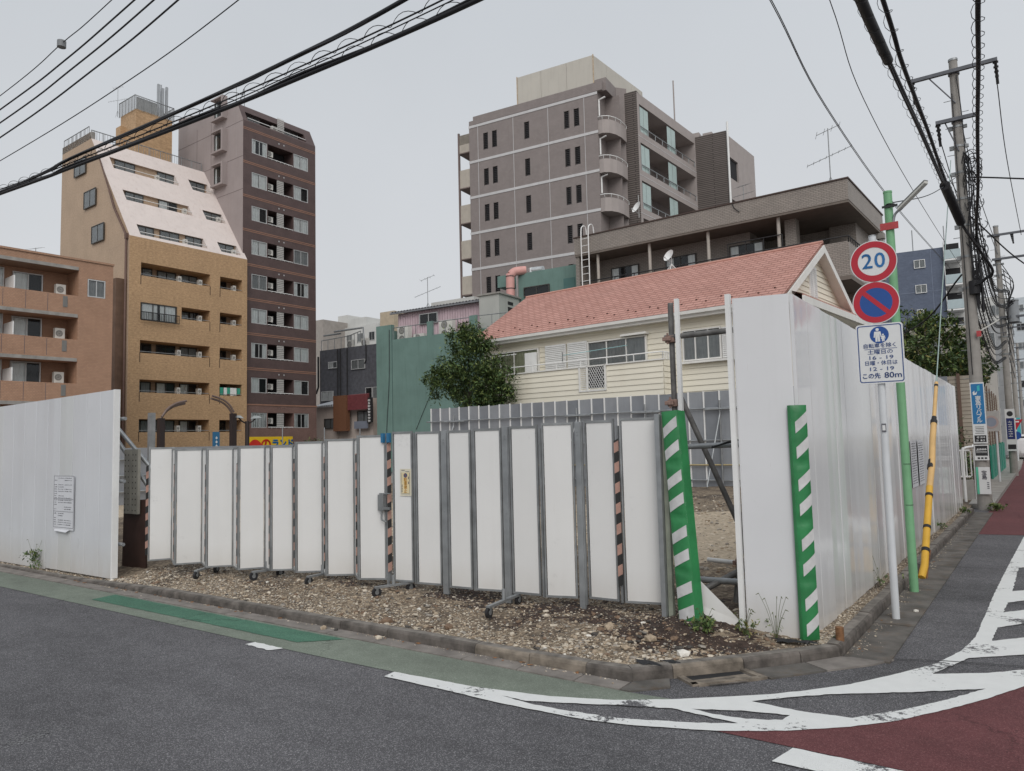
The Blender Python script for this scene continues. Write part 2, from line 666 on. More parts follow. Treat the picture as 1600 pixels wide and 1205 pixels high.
sheet('cycle_lane', [(-60, 4.69), (-60, 4.21), (-4.97, 4.21), (-4.12, 4.23), (-3.39, 4.27), (-2.81, 4.38), (-2.4, 4.54), (-2.07, 4.76), (-2.39, 4.735)], .004, GREEN_PALE)
inner = [(-4.13, 4.22), (-3.39, 4.265), (-2.81, 4.375), (-2.4, 4.535), (-2.07, 4.75), (-1.81, 4.96), (-1.57, 5.16), (-1.37, 5.37), (-1.14, 5.66), (-.91, 6.06),
         (-.7, 6.46), (-.56, 6.95), (-.49, 7.46), (-.46, 8.45), (-.42, 9.7), (-.34, 11.59), (-.19, 14.87), (-.12, 17)]
outer = [(-4.12, 4.1), (-3.49, 4.10), (-3.03, 4.09), (-2.67, 4.11), (-2.37, 4.13), (-2.14, 4.19), (-1.78, 4.32), (-1.64, 4.38), (-1.39, 4.53), (-1.26, 4.62), (-.99, 4.85),
         (-.77, 5.10), (-.53, 5.47), (-.34, 5.8), (-.15, 6.19), (.2, 7.1), (.42, 8.4), (.5, 10.5), (.52, 13), (.54, 17)]
gap1 = [(-3.1, 4.215), (-2.9, 4.215), (-2.67, 4.31), (-2.36, 4.45), (-2.01, 4.59), (-1.57, 4.56), (-1.78, 4.44), (-2.22, 4.26), (-2.6, 4.2), (-2.85, 4.185)]
gap1b = [(-1.9, 4.645), (-1.62, 4.78), (-1.34, 4.855), (-1.36, 4.75), (-1.55, 4.655), (-1.75, 4.63)]
gap2 = [(-1.62, 4.98), (-1.34, 5.27), (-1.1, 5.46), (-.7, 5.74), (-.36, 6.02), (-.55, 5.66), (-.8, 5.27), (-1.01, 5.0), (-1.32, 4.96)]
gap3 = [(-.69, 6.19), (-.5, 6.75), (.1, 7.29), (.06, 6.75), (-.15, 6.62), (-.36, 6.41)]
gap4 = [(-.35, 7.91), (.25, 8.75), (.25, 8.1), (-.37, 7.39)]
gap5 = [(-.3, 9.08), (.33, 9.95), (.33, 9.4), (-.32, 8.59)]
gap6 = [(-.23, 11.4), (.4, 12.3), (.4, 10.5), (-.27, 9.74)]
gap7 = [(-.15, 14.0), (.4, 14.9), (.4, 13.3), (-.18, 12.5)]


def ragged(pts, amp=.0035, step=.05):
    o_ = []
    for (x0, y0), (x1, y1) in zip(pts, pts[1:] + pts[:1]):
        n_ = max(1, int(math.hypot(x1 - x0, y1 - y0) / step))
        for i_ in range(n_):
            t_ = i_ / n_
            j_ = amp if i_ else amp * .3
            o_.append((x0 + (x1 - x0) * t_ + random.uniform(-j_, j_), y0 + (y1 - y0) * t_ + random.uniform(-j_, j_)))
    return o_


sheet('green_lane_patch', ragged([(-9.26, 4.40), (-5.50, 4.40), (-5.20, 4.688), (-9.29, 4.69)], .005), .008, GREEN_DARK)
sheet('zebra_marking', ragged(inner + outer[::-1]), .008, PAINT, [ragged(g_, .006, .04) for g_ in (gap1, gap1b, gap2, gap3, gap4, gap5, gap6, gap7)])
sheet('lane_dash_marking', ragged([(-5.87, 4.12), (-5.52, 4.105), (-5.45, 4.207), (-5.85, 4.215)], .008, .03), .006, PAINT)
sheet('edge_dash_marking', [(-8.85, 4.72), (-8.5, 4.715), (-8.5, 4.735), (-8.83, 4.745)], .004, PAINT)
sheet('crossing_marking', ragged([(-1.25, 4.13), (-1.20, 4.365), (.6, 4.37), (.6, 4.13)]), .008, PAINT)
sheet('red_lane', [(-1.64, 4.385), (.8, 4.375), (.8, 7.4), (.2, 7.12), (-.15, 6.21), (-.34, 5.82), (-.53, 5.49), (-.77, 5.12), (-.99, 4.87), (-1.26, 4.64), (-1.39, 4.55)], .004, RED_SURF)
sheet('red_lane', [(-.88, 14.84), (.9, 15.2), (.9, 200), (1.0, 240), (.3, 240), (-.72, 32), (-.84, 19.16)], .004, RED_SURF)
SEAM = M('dark_seam', (.03, .03, .03), .9)
for pts in ([(-.96, 6.44), (-.66, 6.57), (-.49, 6.615), (-.15, 6.70), (.6, 6.9)], [(-1.0, 9.0), (-.6, 9.1), (-.42, 9.12)], [(-.95, 11.1), (-.4, 11.25)]
            ):
    b = MB()
    L = [Vector((x, y, .0115)) for x, y in pts]
    for a, c in zip(L, L[1:]):
        nrm = (c - a).cross(Vector((0, 0, 1))).normalized() * .006
        b.poly([a - nrm, c - nrm, c + nrm, a + nrm][::-1])
    b.build('seam', SEAM, road)
SCUFF = M('chalky_scuff', (.21, .21, .215), .9, .3, 12)
b = MB()
for k in range(420):
    x, y = random.gauss(-5.18, .05), random.gauss(2.12, .10)
    r = random.uniform(.002, .006)
    b.poly([(x + r * math.cos(a), y + r * 1.3 * math.sin(a), .002 + k * .00001) for a in (0, 1.2, 2.5, 3.6, 5)])
b.build('scuff', SCUFF, road)

# kerb: one stone per part
kerb = structure(thing('kerb', '', ''))
del kerb['label'], kerb['category']
gutter = structure(thing('gutter', '', ''))
del gutter['label'], gutter['category']


def kerb_stone(a, c, w, h0, h1, mat, gap=.003):
    """a,c: front base line, street side on its right-hand side looking from a to c"""
    a, c = Vector((*a, 0)), Vector((*c, 0))
    d = (c - a).normalized()
    n = Vector((-d.y, d.x, 0))
    a, c = a + d * gap, c - d * gap
    jit = random.uniform(-.004, .004)
    ring = []
    for p, h in ((a, h0), (c, h1)):
        h += jit
        ring.append([p + n * jit + Vector((0, 0, -.1)), p + n * (jit + .008) + Vector((0, 0, h - .026)), p + n * (jit + .016) + Vector((0, 0, h - .009)),
                     p + n * (jit + .034) + Vector((0, 0, h)), p + n * (w - .015) + Vector((0, 0, h)), p + n * w + Vector((0, 0, h - .02)), p + n * w + Vector((0, 0, -.1))])
    b = MB()
    k = len(ring[0])
    b.add(ring[0] + ring[1], [(i, i + k, (i + 1) % k + k, (i + 1) % k) for i in range(k)] + [tuple(range(k)), tuple(range(2 * k - 1, k - 1, -1))])
    b.m[3] = 1
    return b.build('kerb_stone', [mat, M('worn_kerb_top', (.185, .168, .15), .9, .45, 9, 0, bmp=.6, bscale=120)], kerb)


def khl(x):
    return .088 if x > -8.7 else max(.03, .088 - (-8.7 - x) * .025)


kx = [-22.0 + 1.25 * i for i in range(11)] + [-8.65, -7.11, -6.45, -5.51, -4.89, -3.88, -3.34, -2.83, -2.46]
for i in range(len(kx) - 1):
    a, c = kx[i], kx[i + 1]
    kerb_stone((a, 4.905), (c, 4.905 + (.04 if i == len(kx) - 2 else 0)), .13, khl(a), khl(c), KERB_TAN if -4.4 < a < -2.9 else KERB_M)
    b = MB()
    b.box(a + .004, c - .004, 4.735, 4.903, -.1, .012 + random.uniform(0, .003))
    b.build('gutter_block', GUTTER_M if a > -6.2 else GUTTER_D if a > -2.9 else GUTTER_M, gutter)
corner = [(-2.46, 4.945), (-2.24, 5.165), (-1.86, 5.60), (-1.55, 6.0), (-1.33, 6.30)]
for i, (a, c) in enumerate(zip(corner, corner[1:])):
    kerb_stone(a, c, .13, .09, .09, KERB_TAN if i == 1 else KERB_M)


def kerb_x(y):
    return -1.315 + .0185 * (y - 6.3)


ys = [6.32 + .62 * i for i in range(21)]
for a, c in zip(ys, ys[1:]):
    kerb_stone((kerb_x(a), a), (kerb_x(c), c), .13, .1, .1, KERB_M)
    b = MB()
    b.prism([(kerb_x(a) + .003, a + .004), (kerb_x(a) + .33, a + .004), (kerb_x(c) + .33, c - .004), (kerb_x(c) + .003, c - .004)], -.1, .012 + random.uniform(0, .004))
    b.build('gutter_block', GUTTER_D, gutter)
for q, m in (([(-2.455, 4.735), (-2.39, 4.735), (-2.18, 4.96), (-2.26, 5.13), (-2.45, 4.94)], GUTTER_D),
             ([(-1.83, 5.62), (-1.64, 5.5), (-1.35, 5.88), (-1.53, 6.0)], GUTTER_D), ([(-1.34, 5.89), (-1.09, 6.2), (-.97, 6.42), (-1.33, 6.3), (-1.52, 6.01)], GUTTER_M)):
    b = MB()
    b.prism(q, -.1, .013)
    b.build('gutter_block', m, gutter)
b = MB()
for a, c, w in (((-2.22, 5.185), (-2.06, 5.07), .05), ((-1.885, 5.575), (-1.69, 5.46), .05), ((-2.06, 5.07), (-1.69, 5.46), .045)):
    a, c = Vector((*a, -.05)), Vector((*c, -.05))
    d = c - a
    nrm = Vector((-d.y, d.x, 0)).normalized() * w
    b.obox(a, d, nrm, (0, 0, .068))
inlet = tag(b.build('drain_inlet', KERB_TAN), 'sandy concrete gully with a dark slot set into the kerb corner', 'drain')
b = MB()
b.prism([(-2.12, 5.16), (-2.02, 5.09), (-1.71, 5.43), (-1.83, 5.51)], -.06, .010)
b.build('cover_plate', KERB_TAN, inlet)
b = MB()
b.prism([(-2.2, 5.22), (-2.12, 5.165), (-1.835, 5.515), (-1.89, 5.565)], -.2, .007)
b.build('slot', DARKROOM, inlet)  # flat near-black top painted in place of a shaded hole
b = MB()
for k in range(3):
    a = Vector((-2.06 + .05 * k, 5.17 - .015 * k, .009))
    b.obox(a, (.19, .215, 0), (.01, -.008, 0), (0, 0, .004))
b.build('cover_rib', KERB_M, inlet)

# rubble-strewn plot as a height field whose street edge follows the kerb


def plot_edge(y):
    if y < 5.02:
        return -2.55
    if y < 6.27:
        return -2.55 + (y - 5.02) / 1.25 * 1.12
    return kerb_x(y) - .115


def plot_z(x, y):
    s = min(1, max(0, (y - 5.0) / 1.1))
    s = s * s * (3 - 2 * s)
    e = min(1, max(0, (plot_edge(y) - x) / .9))
    e = e * e * (3 - 2 * e)
    if x < -8.7:
        base = khl(x) - .015
    else:
        base = .07
    return base + .09 * s * e + .02 * math.sin(x * 1.3 + y * .7) * s * e + .012 * math.sin(x * 4.1 - y * 3.3) * s * e


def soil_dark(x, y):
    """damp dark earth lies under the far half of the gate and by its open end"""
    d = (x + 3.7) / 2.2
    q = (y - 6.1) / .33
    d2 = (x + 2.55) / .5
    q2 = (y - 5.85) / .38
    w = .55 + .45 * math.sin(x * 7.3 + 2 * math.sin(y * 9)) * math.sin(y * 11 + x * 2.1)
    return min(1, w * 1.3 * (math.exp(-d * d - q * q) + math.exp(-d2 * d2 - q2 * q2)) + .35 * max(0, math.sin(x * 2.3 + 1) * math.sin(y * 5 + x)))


nx_, ny_ = 260, 170
vs = []
for j in range(ny_ + 1):
    y = 5.015 + 18.6 * (j / ny_) ** 1.7
    for i in range(nx_ + 1):
        x0, x1 = -23.7, plot_edge(y)
        x = x1 - (x1 - x0) * (i / nx_) ** 1.5
        vs.append((x, y, plot_z(x, y) + random.uniform(-.006, .006)))
b = MB()
b.add(vs, [(j * (nx_ + 1) + i, (j + 1) * (nx_ + 1) + i, (j + 1) * (nx_ + 1) + i + 1, j * (nx_ + 1) + i + 1) for j in range(ny_) for i in range(nx_)], 0, True)
m, nt, bs = new_mat('rubble_soil')
v = coords(nt)
n1 = noise(nt, v, .9, 5, .6)
n2 = noise(nt, v, 28, 5, .7)
vo = N(nt, 'ShaderNodeTexVoronoi', Scale=26)
nt.links.new(v, vo.inputs['Vector'])
sc_ = nt.nodes.new('ShaderNodeSeparateColor')
nt.links.new(vo.outputs['Color'], sc_.inputs[0])
c1 = mixc(nt, mrange(nt, sc_.outputs[0], 0, 1, 0, 1), (.12, .088, .06), (.37, .295, .21))
c2 = mixc(nt, mrange(nt, n1, .49, .63, 0, .85), c1, (.06, .042, .032))
nt.links.new(mixc(nt, mrange(nt, n2, .4, .7, 0, .5), c2, (.06, .05, .04)), bs.inputs['Base Color'])
bs.inputs['Roughness'].default_value = .95
bump(nt, bs, vo.outputs['Distance'], .9, .02)
for i_, f_ in enumerate(b.f):
    c_ = [sum(b.v[q_][k_] for q_ in f_) / 4 for k_ in (0, 1)]
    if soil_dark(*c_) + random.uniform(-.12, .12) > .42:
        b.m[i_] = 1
    elif 9.5 + .8 * math.sin(c_[0] * 2) < c_[1] < 15.5 + .9 * math.sin(c_[0] * 1.3 + 1) and c_[0] < plot_edge(c_[1]) - .5:
        b.m[i_] = 2
structure(b.build('rubble_ground', [m, M('damp_dark_soil', (.05, .033, .026), .95, .5, 14, bmp=.9, bscale=60), M('pale_crushed_fill', (.42, .345, .255), .95, .35, 16, bmp=.9, bscale=50)]))

# gravel and broken stone over it
ICO = bmesh.new()
bmesh.ops.create_icosphere(ICO, subdivisions=1, radius=1)
ico_v = np.array([v.co[:] for v in ICO.verts])
ico_f = np.array([[v.index for v in f.verts] for f in ICO.faces])
ICO.free()
STONES = [M('pale_stone', (.54, .475, .385), .9, .25, 30), M('tan_stone', (.375, .30, .22), .9, .3, 30), M('grey_stone', (.29, .262, .228), .9, .3, 30),
          M('brown_stone', (.185, .125, .085), .9, .35, 30), M('dark_stone', (.075, .068, .062), .9, .35, 30), M('white_stone', (.70, .67, .61), .9, .12, 30)]


def scatter(n, sampler, smin, smax, name, zf=None):
    """stuff: many angular stones joined into one mesh"""
    V, F, MI = [], [], []
    o = 0
    for _ in range(n):
        x, y = sampler()
        if zf is None and (not (5.03 < y) or x > plot_edge(y) - .0):
            continue
        sd = soil_dark(x, y)
        s = smin + (smax - smin) * random.random() ** 3.2
        sc = np.array([1, random.uniform(.55, .9), random.uniform(.28, .55)]) * s
        q = ico_v * (1 + rng.uniform(-.34, .34, (len(ico_v), 1))) * sc
        a = random.uniform(0, 6.28)
        t = random.uniform(-.4, .4)
        ca, sa, ct, st = math.cos(a), math.sin(a), math.cos(t), math.sin(t)
        q = q @ np.array([[1, 0, 0], [0, ct, st], [0, -st, ct]]) @ np.array([[ca, sa, 0], [-sa, ca, 0], [0, 0, 1]])
        q += (x, y, (plot_z(x, y) if zf is None else zf) + s * .18)
        w = random.random()
        mi = (0 if w < .24 else 1 if w < .55 else 2 if w < .75 else 3 if w < .9 else 4 if w < .985 else 5)
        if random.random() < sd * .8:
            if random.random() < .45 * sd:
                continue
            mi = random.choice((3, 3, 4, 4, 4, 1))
        elif y < 5.55 and mi in (3, 4) and random.random() < .6:
            mi = 0
        if x > -1.62 or 9.5 < y < 15.5:
            mi = random.choice((0, 0, 0, 1, 1, 2))
        V.append(q)
        F.append(ico_f + o)
        o += len(q)
        MI.append(np.full(len(ico_f), mi))
    V, F, MI = np.concatenate(V), np.concatenate(F), np.concatenate(MI)
    me = bpy.data.meshes.new(name)
    me.from_pydata(V.tolist(), [], F.tolist())
    for mm in STONES:
        me.materials.append(mm)
    me.polygons.foreach_set('material_index', MI.astype(np.int32))
    me.update()
    ob = stuff(put(name, me))
    return ob


def strip_front():
    return random.uniform(-10.2, -1.45), 5.03 + 1.75 * random.random() ** 1.15


def strip_side():
    y = 6.3 + 12.5 * random.random() ** 1.6
    return random.uniform(-1.6, kerb_x(y) - .12), y


def strip_left():
    return random.uniform(-14.5, -9.6), random.uniform(5.03, 5.25)


def inside():
    return random.uniform(-12, -2), random.uniform(6.6, 20)


scatter(34000, strip_front, .004, .016, 'gravel')
scatter(2000, strip_front, .010, .036, 'gravel')
scatter(420, lambda: (random.uniform(-3.3, -1.5), random.uniform(5.1, 5.75)), .014, .042, 'gravel')
scatter(5000, strip_side, .004, .014, 'gravel')
scatter(2200, strip_left, .005, .02, 'gravel')
scatter(7000, inside, .010, .05, 'gravel')

scatter(420, lambda: (random.uniform(-10.5, -2.5), 4.9 - abs(random.gauss(0, .035))), .003, .011, 'gravel', .014)


def gutter_side():
    y = 6.4 + 10 * random.random() ** 1.4
    return kerb_x(y) + .01 + abs(random.gauss(0, .06)), y


scatter(420, gutter_side, .003, .011, 'gravel', .014)


def stone(x, y, s, mi, label, z=None, flat=.6):
    q = ico_v * (1 + rng.uniform(-.2, .2, (len(ico_v), 1))) * np.array([1, .75, flat]) * s
    me = bpy.data.meshes.new('stone')
    me.from_pydata(q.tolist(), [], ico_f.tolist())
    me.materials.append(STONES[mi])
    o = put('stone', me, None, (x, y, (plot_z(x, y) if z is None else z) + s * .3), random.uniform(0, 6))
    return tag(o, label, 'stone', 'larger stones lying loose')


stone(-2.30, 5.50, .055, 5, 'bright white stone on the rubble just behind the kerb corner')
stone(-2.62, 5.62, .06, 1, 'largest tan stone in the rubble near the kerb corner')
stone(-3.06, 5.72, .055, 1, 'round tan stone on dark soil below the gate end')
stone(-4.42, 5.22, .06, 3, 'brown flat stone by the kerb below the middle of the gate')
stone(-3.1, 5.55, .035, 4, 'dark stone among pale rubble near the nearest gate wheel')
stone(-5.1, 5.12, .07, 3, 'reddish brown chunk at the kerb below the gate lock')
stone(-5.65, 4.83, .04, 1, 'tan pebble lying in the gutter beside the dark green patch', .012)
stone(-5.5, 4.85, .028, 4, 'small dark chip beside the tan pebble in the gutter', .012)
stone(-4.93, 4.84, .035, 0, 'pale pebble lying in the gutter near the long white line', .012)
stone(-1.02, 8.2, .03, 5, 'white pebble on the asphalt between the two roadside poles', .012)

LEAF_D = M('dry_leaf', (.26, .13, .06), .8, .3, 20)
LEAF_P = M('pale_litter', (.5, .43, .34), .8, .2, 20)


def litter(x, y, s, mat, z=.014):
    b = MB()
    a = random.uniform(0, 6.28)
    c, d = math.cos(a), math.sin(a)
    pts = [(-1, 0, .1), (-.3, .45, .25), (.5, .35, .1), (1, 0, .3), (.4, -.4, .05), (-.4, -.35, .2)]
    b.add([(x + s * (p * c - q * d), y + s * (p * d + q * c), z + s * h) for p, q, h in pts], [(0, 1, 2, 3, 4, 5)])
    return tag(b.build('fallen_leaf', mat), 'dry curled leaf lying in the gutter along the kerb', 'leaf', 'dry leaves in the gutter')


for k in range(46):
    x = -11 + 8.4 * random.random()
    litter(x, 4.9 - abs(random.gauss(0, .03)), random.uniform(.014, .032), LEAF_D if random.random() < .7 else LEAF_P)
for k in range(26):
    y = 6.5 + 7 * random.random() ** 1.5
    litter(kerb_x(y) + .03 + abs(random.gauss(0, .1)), y, random.uniform(.012, .028), LEAF_P if random.random() < .6 else LEAF_D)

# ================================================================== BUILDINGS
X3, Y3, Z3 = Vector((1, 0, 0)), Vector((0, 1, 0)), Vector((0, 0, 1))


def building(name, label, cat, loc, az, group='buildings around the cleared plot'):
    return thing(name, label, cat, (loc[0], loc[1], 0), R(az), group)


# ---- tan brick apartment house with sloped upper storeys
def speckled_tile(name, c1, c2, joint):
    m, nt, b = new_mat(name)
    v = coords(nt, (1, 1, 2.2))
    f = noise(nt, v, 5.5, 6, .8)
    cc = mixc(nt, mrange(nt, f, .36, .64, 0, 1), c2, c1)
    sp = nt.nodes.new('ShaderNodeSeparateXYZ')
    nt.links.new(coords(nt), sp.inputs[0])
    pp = nt.nodes.new('ShaderNodeMath')
    pp.operation = 'PINGPONG'
    pp.inputs[1].default_value = .416
    nt.links.new(sp.outputs[2], pp.inputs[0])
    cc = mixc(nt, mrange(nt, pp.outputs[0], 0, .012, .35, 0), cc, joint)
    nt.links.new(dirty(nt, cc, .07, .7, .18), b.inputs['Base Color'])
    b.inputs['Roughness'].default_value = .65
    return m


ORANGE = speckled_tile('tan_brick_tile', (.56, .372, .212), (.33, .205, .108), (.20, .125, .075))
ORANGE_S = speckled_tile('pale_tan_brick_tile', (.47, .35, .25), (.37, .265, .18), (.26, .19, .135))
PINK = M('pale_pink_render', (.68, .605, .57), .8, .04, 1.5, .3, streak_col=(.62, .5, .45))
tb = building('tan_apartment_house', 'tan brick apartment house with a pale sloping upper half and a roof tower', 'building', (-46, 23.76), 88.5)
W, D = 8.45, 10.1
zs = [(13.0, 13.85), (10.5, 11.3), (8.0, 8.82), (5.48, 6.3), (2.95, 3.78)]
ops = []
for i, (a, c) in enumerate(zs):
    ops.append((.75 if i != 1 else 3.5, 5.55, a, c, 1.4, 1))
    ops.append((6.3, 8.05, a, c, 1.4, 1))
ops.append((.75, 3.2, 10.12, 11.27, .12, 1))
b = MB()
b.facade((0, 0, 0), X3, Z3, Y3, W, 15.46, ops, 0)
front = b.build('front_wall', [ORANGE, ORANGE_S], tb)
b = MB()
ts, zt = 5.57, 23.3
b.poly([(0, D, 0), (0, 0, 0), (0, 0, 15.46), (0, ts, zt), (0, ts + .2, 23.8), (0, D, 23.8)])
b.poly([(W, 0, 0), (W, D, 0), (W, D, 23.3), (W, ts, zt), (W, 0, 15.46)])
b.poly([(W, D, 0), (0, D, 0), (0, D, 23.8), (W, D, 23.3)])
side = b.build('side_wall', [ORANGE_S], tb)
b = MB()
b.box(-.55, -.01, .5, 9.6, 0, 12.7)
b.build('recess_shade_box', [M('painted_recess_brown', (.14, .085, .058), .8, .2, 2, .5)], tb)  # brown box added for the dark shading of a recess in the side
window(tb, -.56, 2.2, 8.6, 1.0, 1.6, R(-90), 'dark', 2, BRONZE, depth=.06)
b = MB()
b.poly([(0, ts, zt), (W, ts, zt), (W, D, zt), (0, D, zt)])
b.box(0, .25, ts, D, zt, zt + .5)
b.build('roof', [CONC], tb)
sv = (Vector((0, ts, zt - 15.46))).normalized()
SL = (Vector((0, ts, zt - 15.46))).length
k = SL / (zt - 15.46)
sl = lambda z: (z - 15.46) * k
ops = []
SLOTS = ((21.05, 22.0), (18.42, 19.25), (15.7, 16.5))
for z0, z1 in SLOTS:
    for u0, u1 in ((.78, 5.45), (6.5, 8.05)):
        ops.append((u0, u1, sl(z0), sl(z1), -1))
b = MB()
b.facade((0, 0, 15.46), X3, sv, Y3, W, SL, ops, 0, 1)
for u0, u1, v0, v1, _q in ops:
    za, zb = 15.46 + v0 / k, 15.46 + v1 / k
    ya, yb = v0 / SL * ts, v1 / SL * ts
    yw = yb + .18
    b.poly([(u0, yw, za), (u1, yw, za), (u1, yw, zb), (u0, yw, zb)], 1)
    b.poly([(u0, ya, za), (u1, ya, za), (u1, yw, za), (u0, yw, za)], 1)
    b.poly([(u0, yb, zb), (u0, yw, zb), (u1, yw, zb), (u1, yb, zb)], 0)
    b.poly([(u0, ya, za), (u0, yw, za), (u0, yw, zb), (u0, yb, zb)], 0)
    b.poly([(u1, ya, za), (u1, yb, zb), (u1, yw, zb), (u1, yw, za)], 0)
b.build('sloping_wall', [PINK, ORANGE_S], tb)
for i, (z0, wins) in enumerate(((21.2, ((1.2, 1.4), (4.2, 1.3), (6.65, 1.25))), (18.6, ((1.0, 1.25), (3.3, 1.35), (6.6, 1.4))), (15.78, ((.9, 1.1), (2.4, 1.35), (4.2, 1.2), (6.6, 1.3))))):
    y = (z0 - 15.46) / (zt - 15.46) * ts
    for u, w in wins:
        sz0, sz1 = SLOTS[i]
        window(tb, u, (sz1 - 15.46) / (zt - 15.46) * ts + .176, sz0 + .08, w, sz1 - sz0 - .1, 0, random.choice(('lace', 'half', 'lace')), 2, BRONZE, depth=.07)
    rail(tb, [(.8, y + .03, z0 + .12), (5.43, y + .03, z0 + .12)], .025, WHITE)
    rail(tb, [(6.52, y + .03, z0 + .12), (8.03, y + .03, z0 + .12)], .025, WHITE)
    if i:
        air_con(tb, 7.6, y + .5, z0 - .05, .25, .4)
    air_con(tb, 4.95 if i == 1 else 3.9, y + .5, z0 - .05, .25, .4)
for i, (a, c) in enumerate(zs):
    h = c - a
    u0 = .85 if i != 1 else 3.55
    for u, w in ((u0, 1.3), (u0 + 1.55 if i == 1 else 2.5, 1.3 if i != 1 else .35), (4.15, 1.2)):
        if u + w < 5.5:
            window(tb, u, 1.38, a, w, h - .02, 0, random.choice(('dark', 'lace', 'half', 'lace')), 2, BRONZE)
    window(tb, 6.4, 1.38, a, 1.2, h - .02, 0, 'dark', 2, BRONZE)
    for u in (3.4, 4.9, 7.5):
        if u > u0:
            air_con(tb, u, .6, a + .02, .24, .42, d=.3)
    rail(tb, [(u0 - .08, .04, a + .1), (5.53, .04, a + .1)], .022, STEEL)
    rail(tb, [(6.32, .04, a + .1), (8.03, .04, a + .1)], .022, STEEL)
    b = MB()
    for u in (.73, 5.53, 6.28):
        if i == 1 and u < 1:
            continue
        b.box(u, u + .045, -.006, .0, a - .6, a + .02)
    b.build('drip_slot', [M('painted_slit_dark', (.05, .035, .025), .9)], tb)  # dark strips stand in for the shade inside open slits
window(tb, .8, .1, 10.15, 2.35, 1.1, 0, 'curtain', 3, BRONZE)
b = MB()
b.tube([(.7, -.2, 10.1), (3.25, -.2, 10.1)], .03, 5)
b.tube([(.7, -.2, 10.62), (3.25, -.2, 10.62)], .03, 5)
for q in range(24):
    b.tube([(.72 + q * .11, -.2, 10.1), (.72 + q * .11, -.2, 10.62)], .016, 4)
b.build('window_grille', [BLACK], tb)
LAUNDRY = M('green_white_cloth', (.55, .66, .6), .9)
b = MB()
for q, (x0, mi) in enumerate(((6.4, 0), (6.7, 1), (6.95, 0), (7.2, 1), (7.45, 1), (7.75, 0))):
    b.box(x0, x0 + .24, .1 + .01 * (q % 2), .14, 5.42 + .1 * (q % 3), 6.05, mi)
b.build('laundry', [M('teal_cloth', (.05, .32, .22), .9), M('white_cloth', (.75, .76, .74), .9)], tb)
for y, z in ((7.9, 21.0), (6.3, 18.4), (5.05, 15.75)):
    window(tb, -.06, y, z, 1.75, 1.2, R(-90), 'lace', 2, BRONZE, depth=.07)
b = MB()
b.tube([(-.1, .25, 1), (-.1, .25, 15.5), (-.1, 1.9, 17.6), (-.1, 2.6, 18.9)], .07, 8)
b.tube([(-.1, 2.6, 18.9), (-.1, 3.4, 20.3), (-.1, 4.1, 21.5)], .05, 8)
b.build('drainpipe', [M('brown_pipe', (.12, .07, .055), .6)], tb)
b = MB()
b.box(-.16, 0, .13, .37, 15.25, 15.6)
b.build('rain_hopper', [M('brown_pipe', (.12, .07, .055), .6)], tb)
rail(tb, [(.1, ts + .6, 24.35), (.1, D, 24.35)], .03, STEEL_D, 6, .6, bars=.3)
rail(tb, [(.1, ts + .25, 24.0), (W - .2, ts + .25, 24.0)], .03, STEEL_D, 10, .75, bars=.18)
# roof tower
b = MB()
b.box(3.7, 6.5, 7.0, 9.3, 23.25, 27.2)
b.box(3.35, 3.7, 8.6, 9.3, 23.25, 26.2)
b.build('roof_tower', [ORANGE], tb)
rail(tb, [(3.6, 9.35, 28.2), (3.6, 6.95, 28.2), (6.6, 6.95, 28.2), (6.6, 9.35, 28.2)], .035, STEEL_D, 5, 1.1, name='tower_railing', bars=.12)
b = MB()
b.box(3.75, 5.35, 7.05, 7.09, 27.2, 28.15)
b.build('tower_screen', [M('grey_screen', (.36, .37, .37), .6)], tb)
b = MB()
for u in (5.5, 5.85, 6.15):
    b.box(u, u + .16, 7.3, 7.46, 27.4, 29.9 if u != 5.85 else 29.7)
b.tube([(5.95, 7.7, 26.8), (5.95, 7.7, 30.1)], .06, 6)
b.tube([(6.35, 7.7, 27.2), (6.35, 7.7, 29.9)], .025, 5)
tag(b.build('phone_mast', [M('grey_mast', (.36, .38, .40), .5)], None, loc=tb.location, rot=tb.rotation_euler[:]), 'cluster of tall grey aerial panels on the tan roof tower', 'mast')


def yagi(name, loc, az, h, s, label, mat=STEEL_D):
    t = thing(name, label, 'antenna', loc, az, 'roof antennas')
    b = MB()
    b.tube([(0, 0, 0), (0, 0, h)], .022 * s, 5)
    b.build('mast', mat, t)
    for z, L, el, n in ((h * .55, 1.9 * s, .22, 8), (h * .97, 1.0 * s, .4, 4)):
        b = MB()
        dx, dz = math.cos(.35), math.sin(.35)
        b.tube([(-L * .5 * dx, 0, z - L * .5 * dz), (L * .5 * dx, 0, z + L * .5 * dz)], .014 * s, 4)
        for q in range(n):
            f = -.5 + q / (n - 1)
            b.tube([(L * f * dx, -el * s * (1 - .3 * q / n), z + L * f * dz), (L * f * dx, el * s * (1 - .3 * q / n), z + L * f * dz)], .008 * s, 4)
        b.build('boom', mat, t)
    b = MB()
    for a in (.4, 2.5, 4.6):
        b.tube([(0, 0, h * .22), (.3 * s * math.cos(a), .3 * s * math.sin(a), 0)], .012 * s, 4)
    b.build('tripod', mat, t)
    return t


yagi('roof_antenna', (-55.0, 27.35, 27.0), 1.0, 2.4, .7, 'spiky antenna on the edge of the tan roof tower')

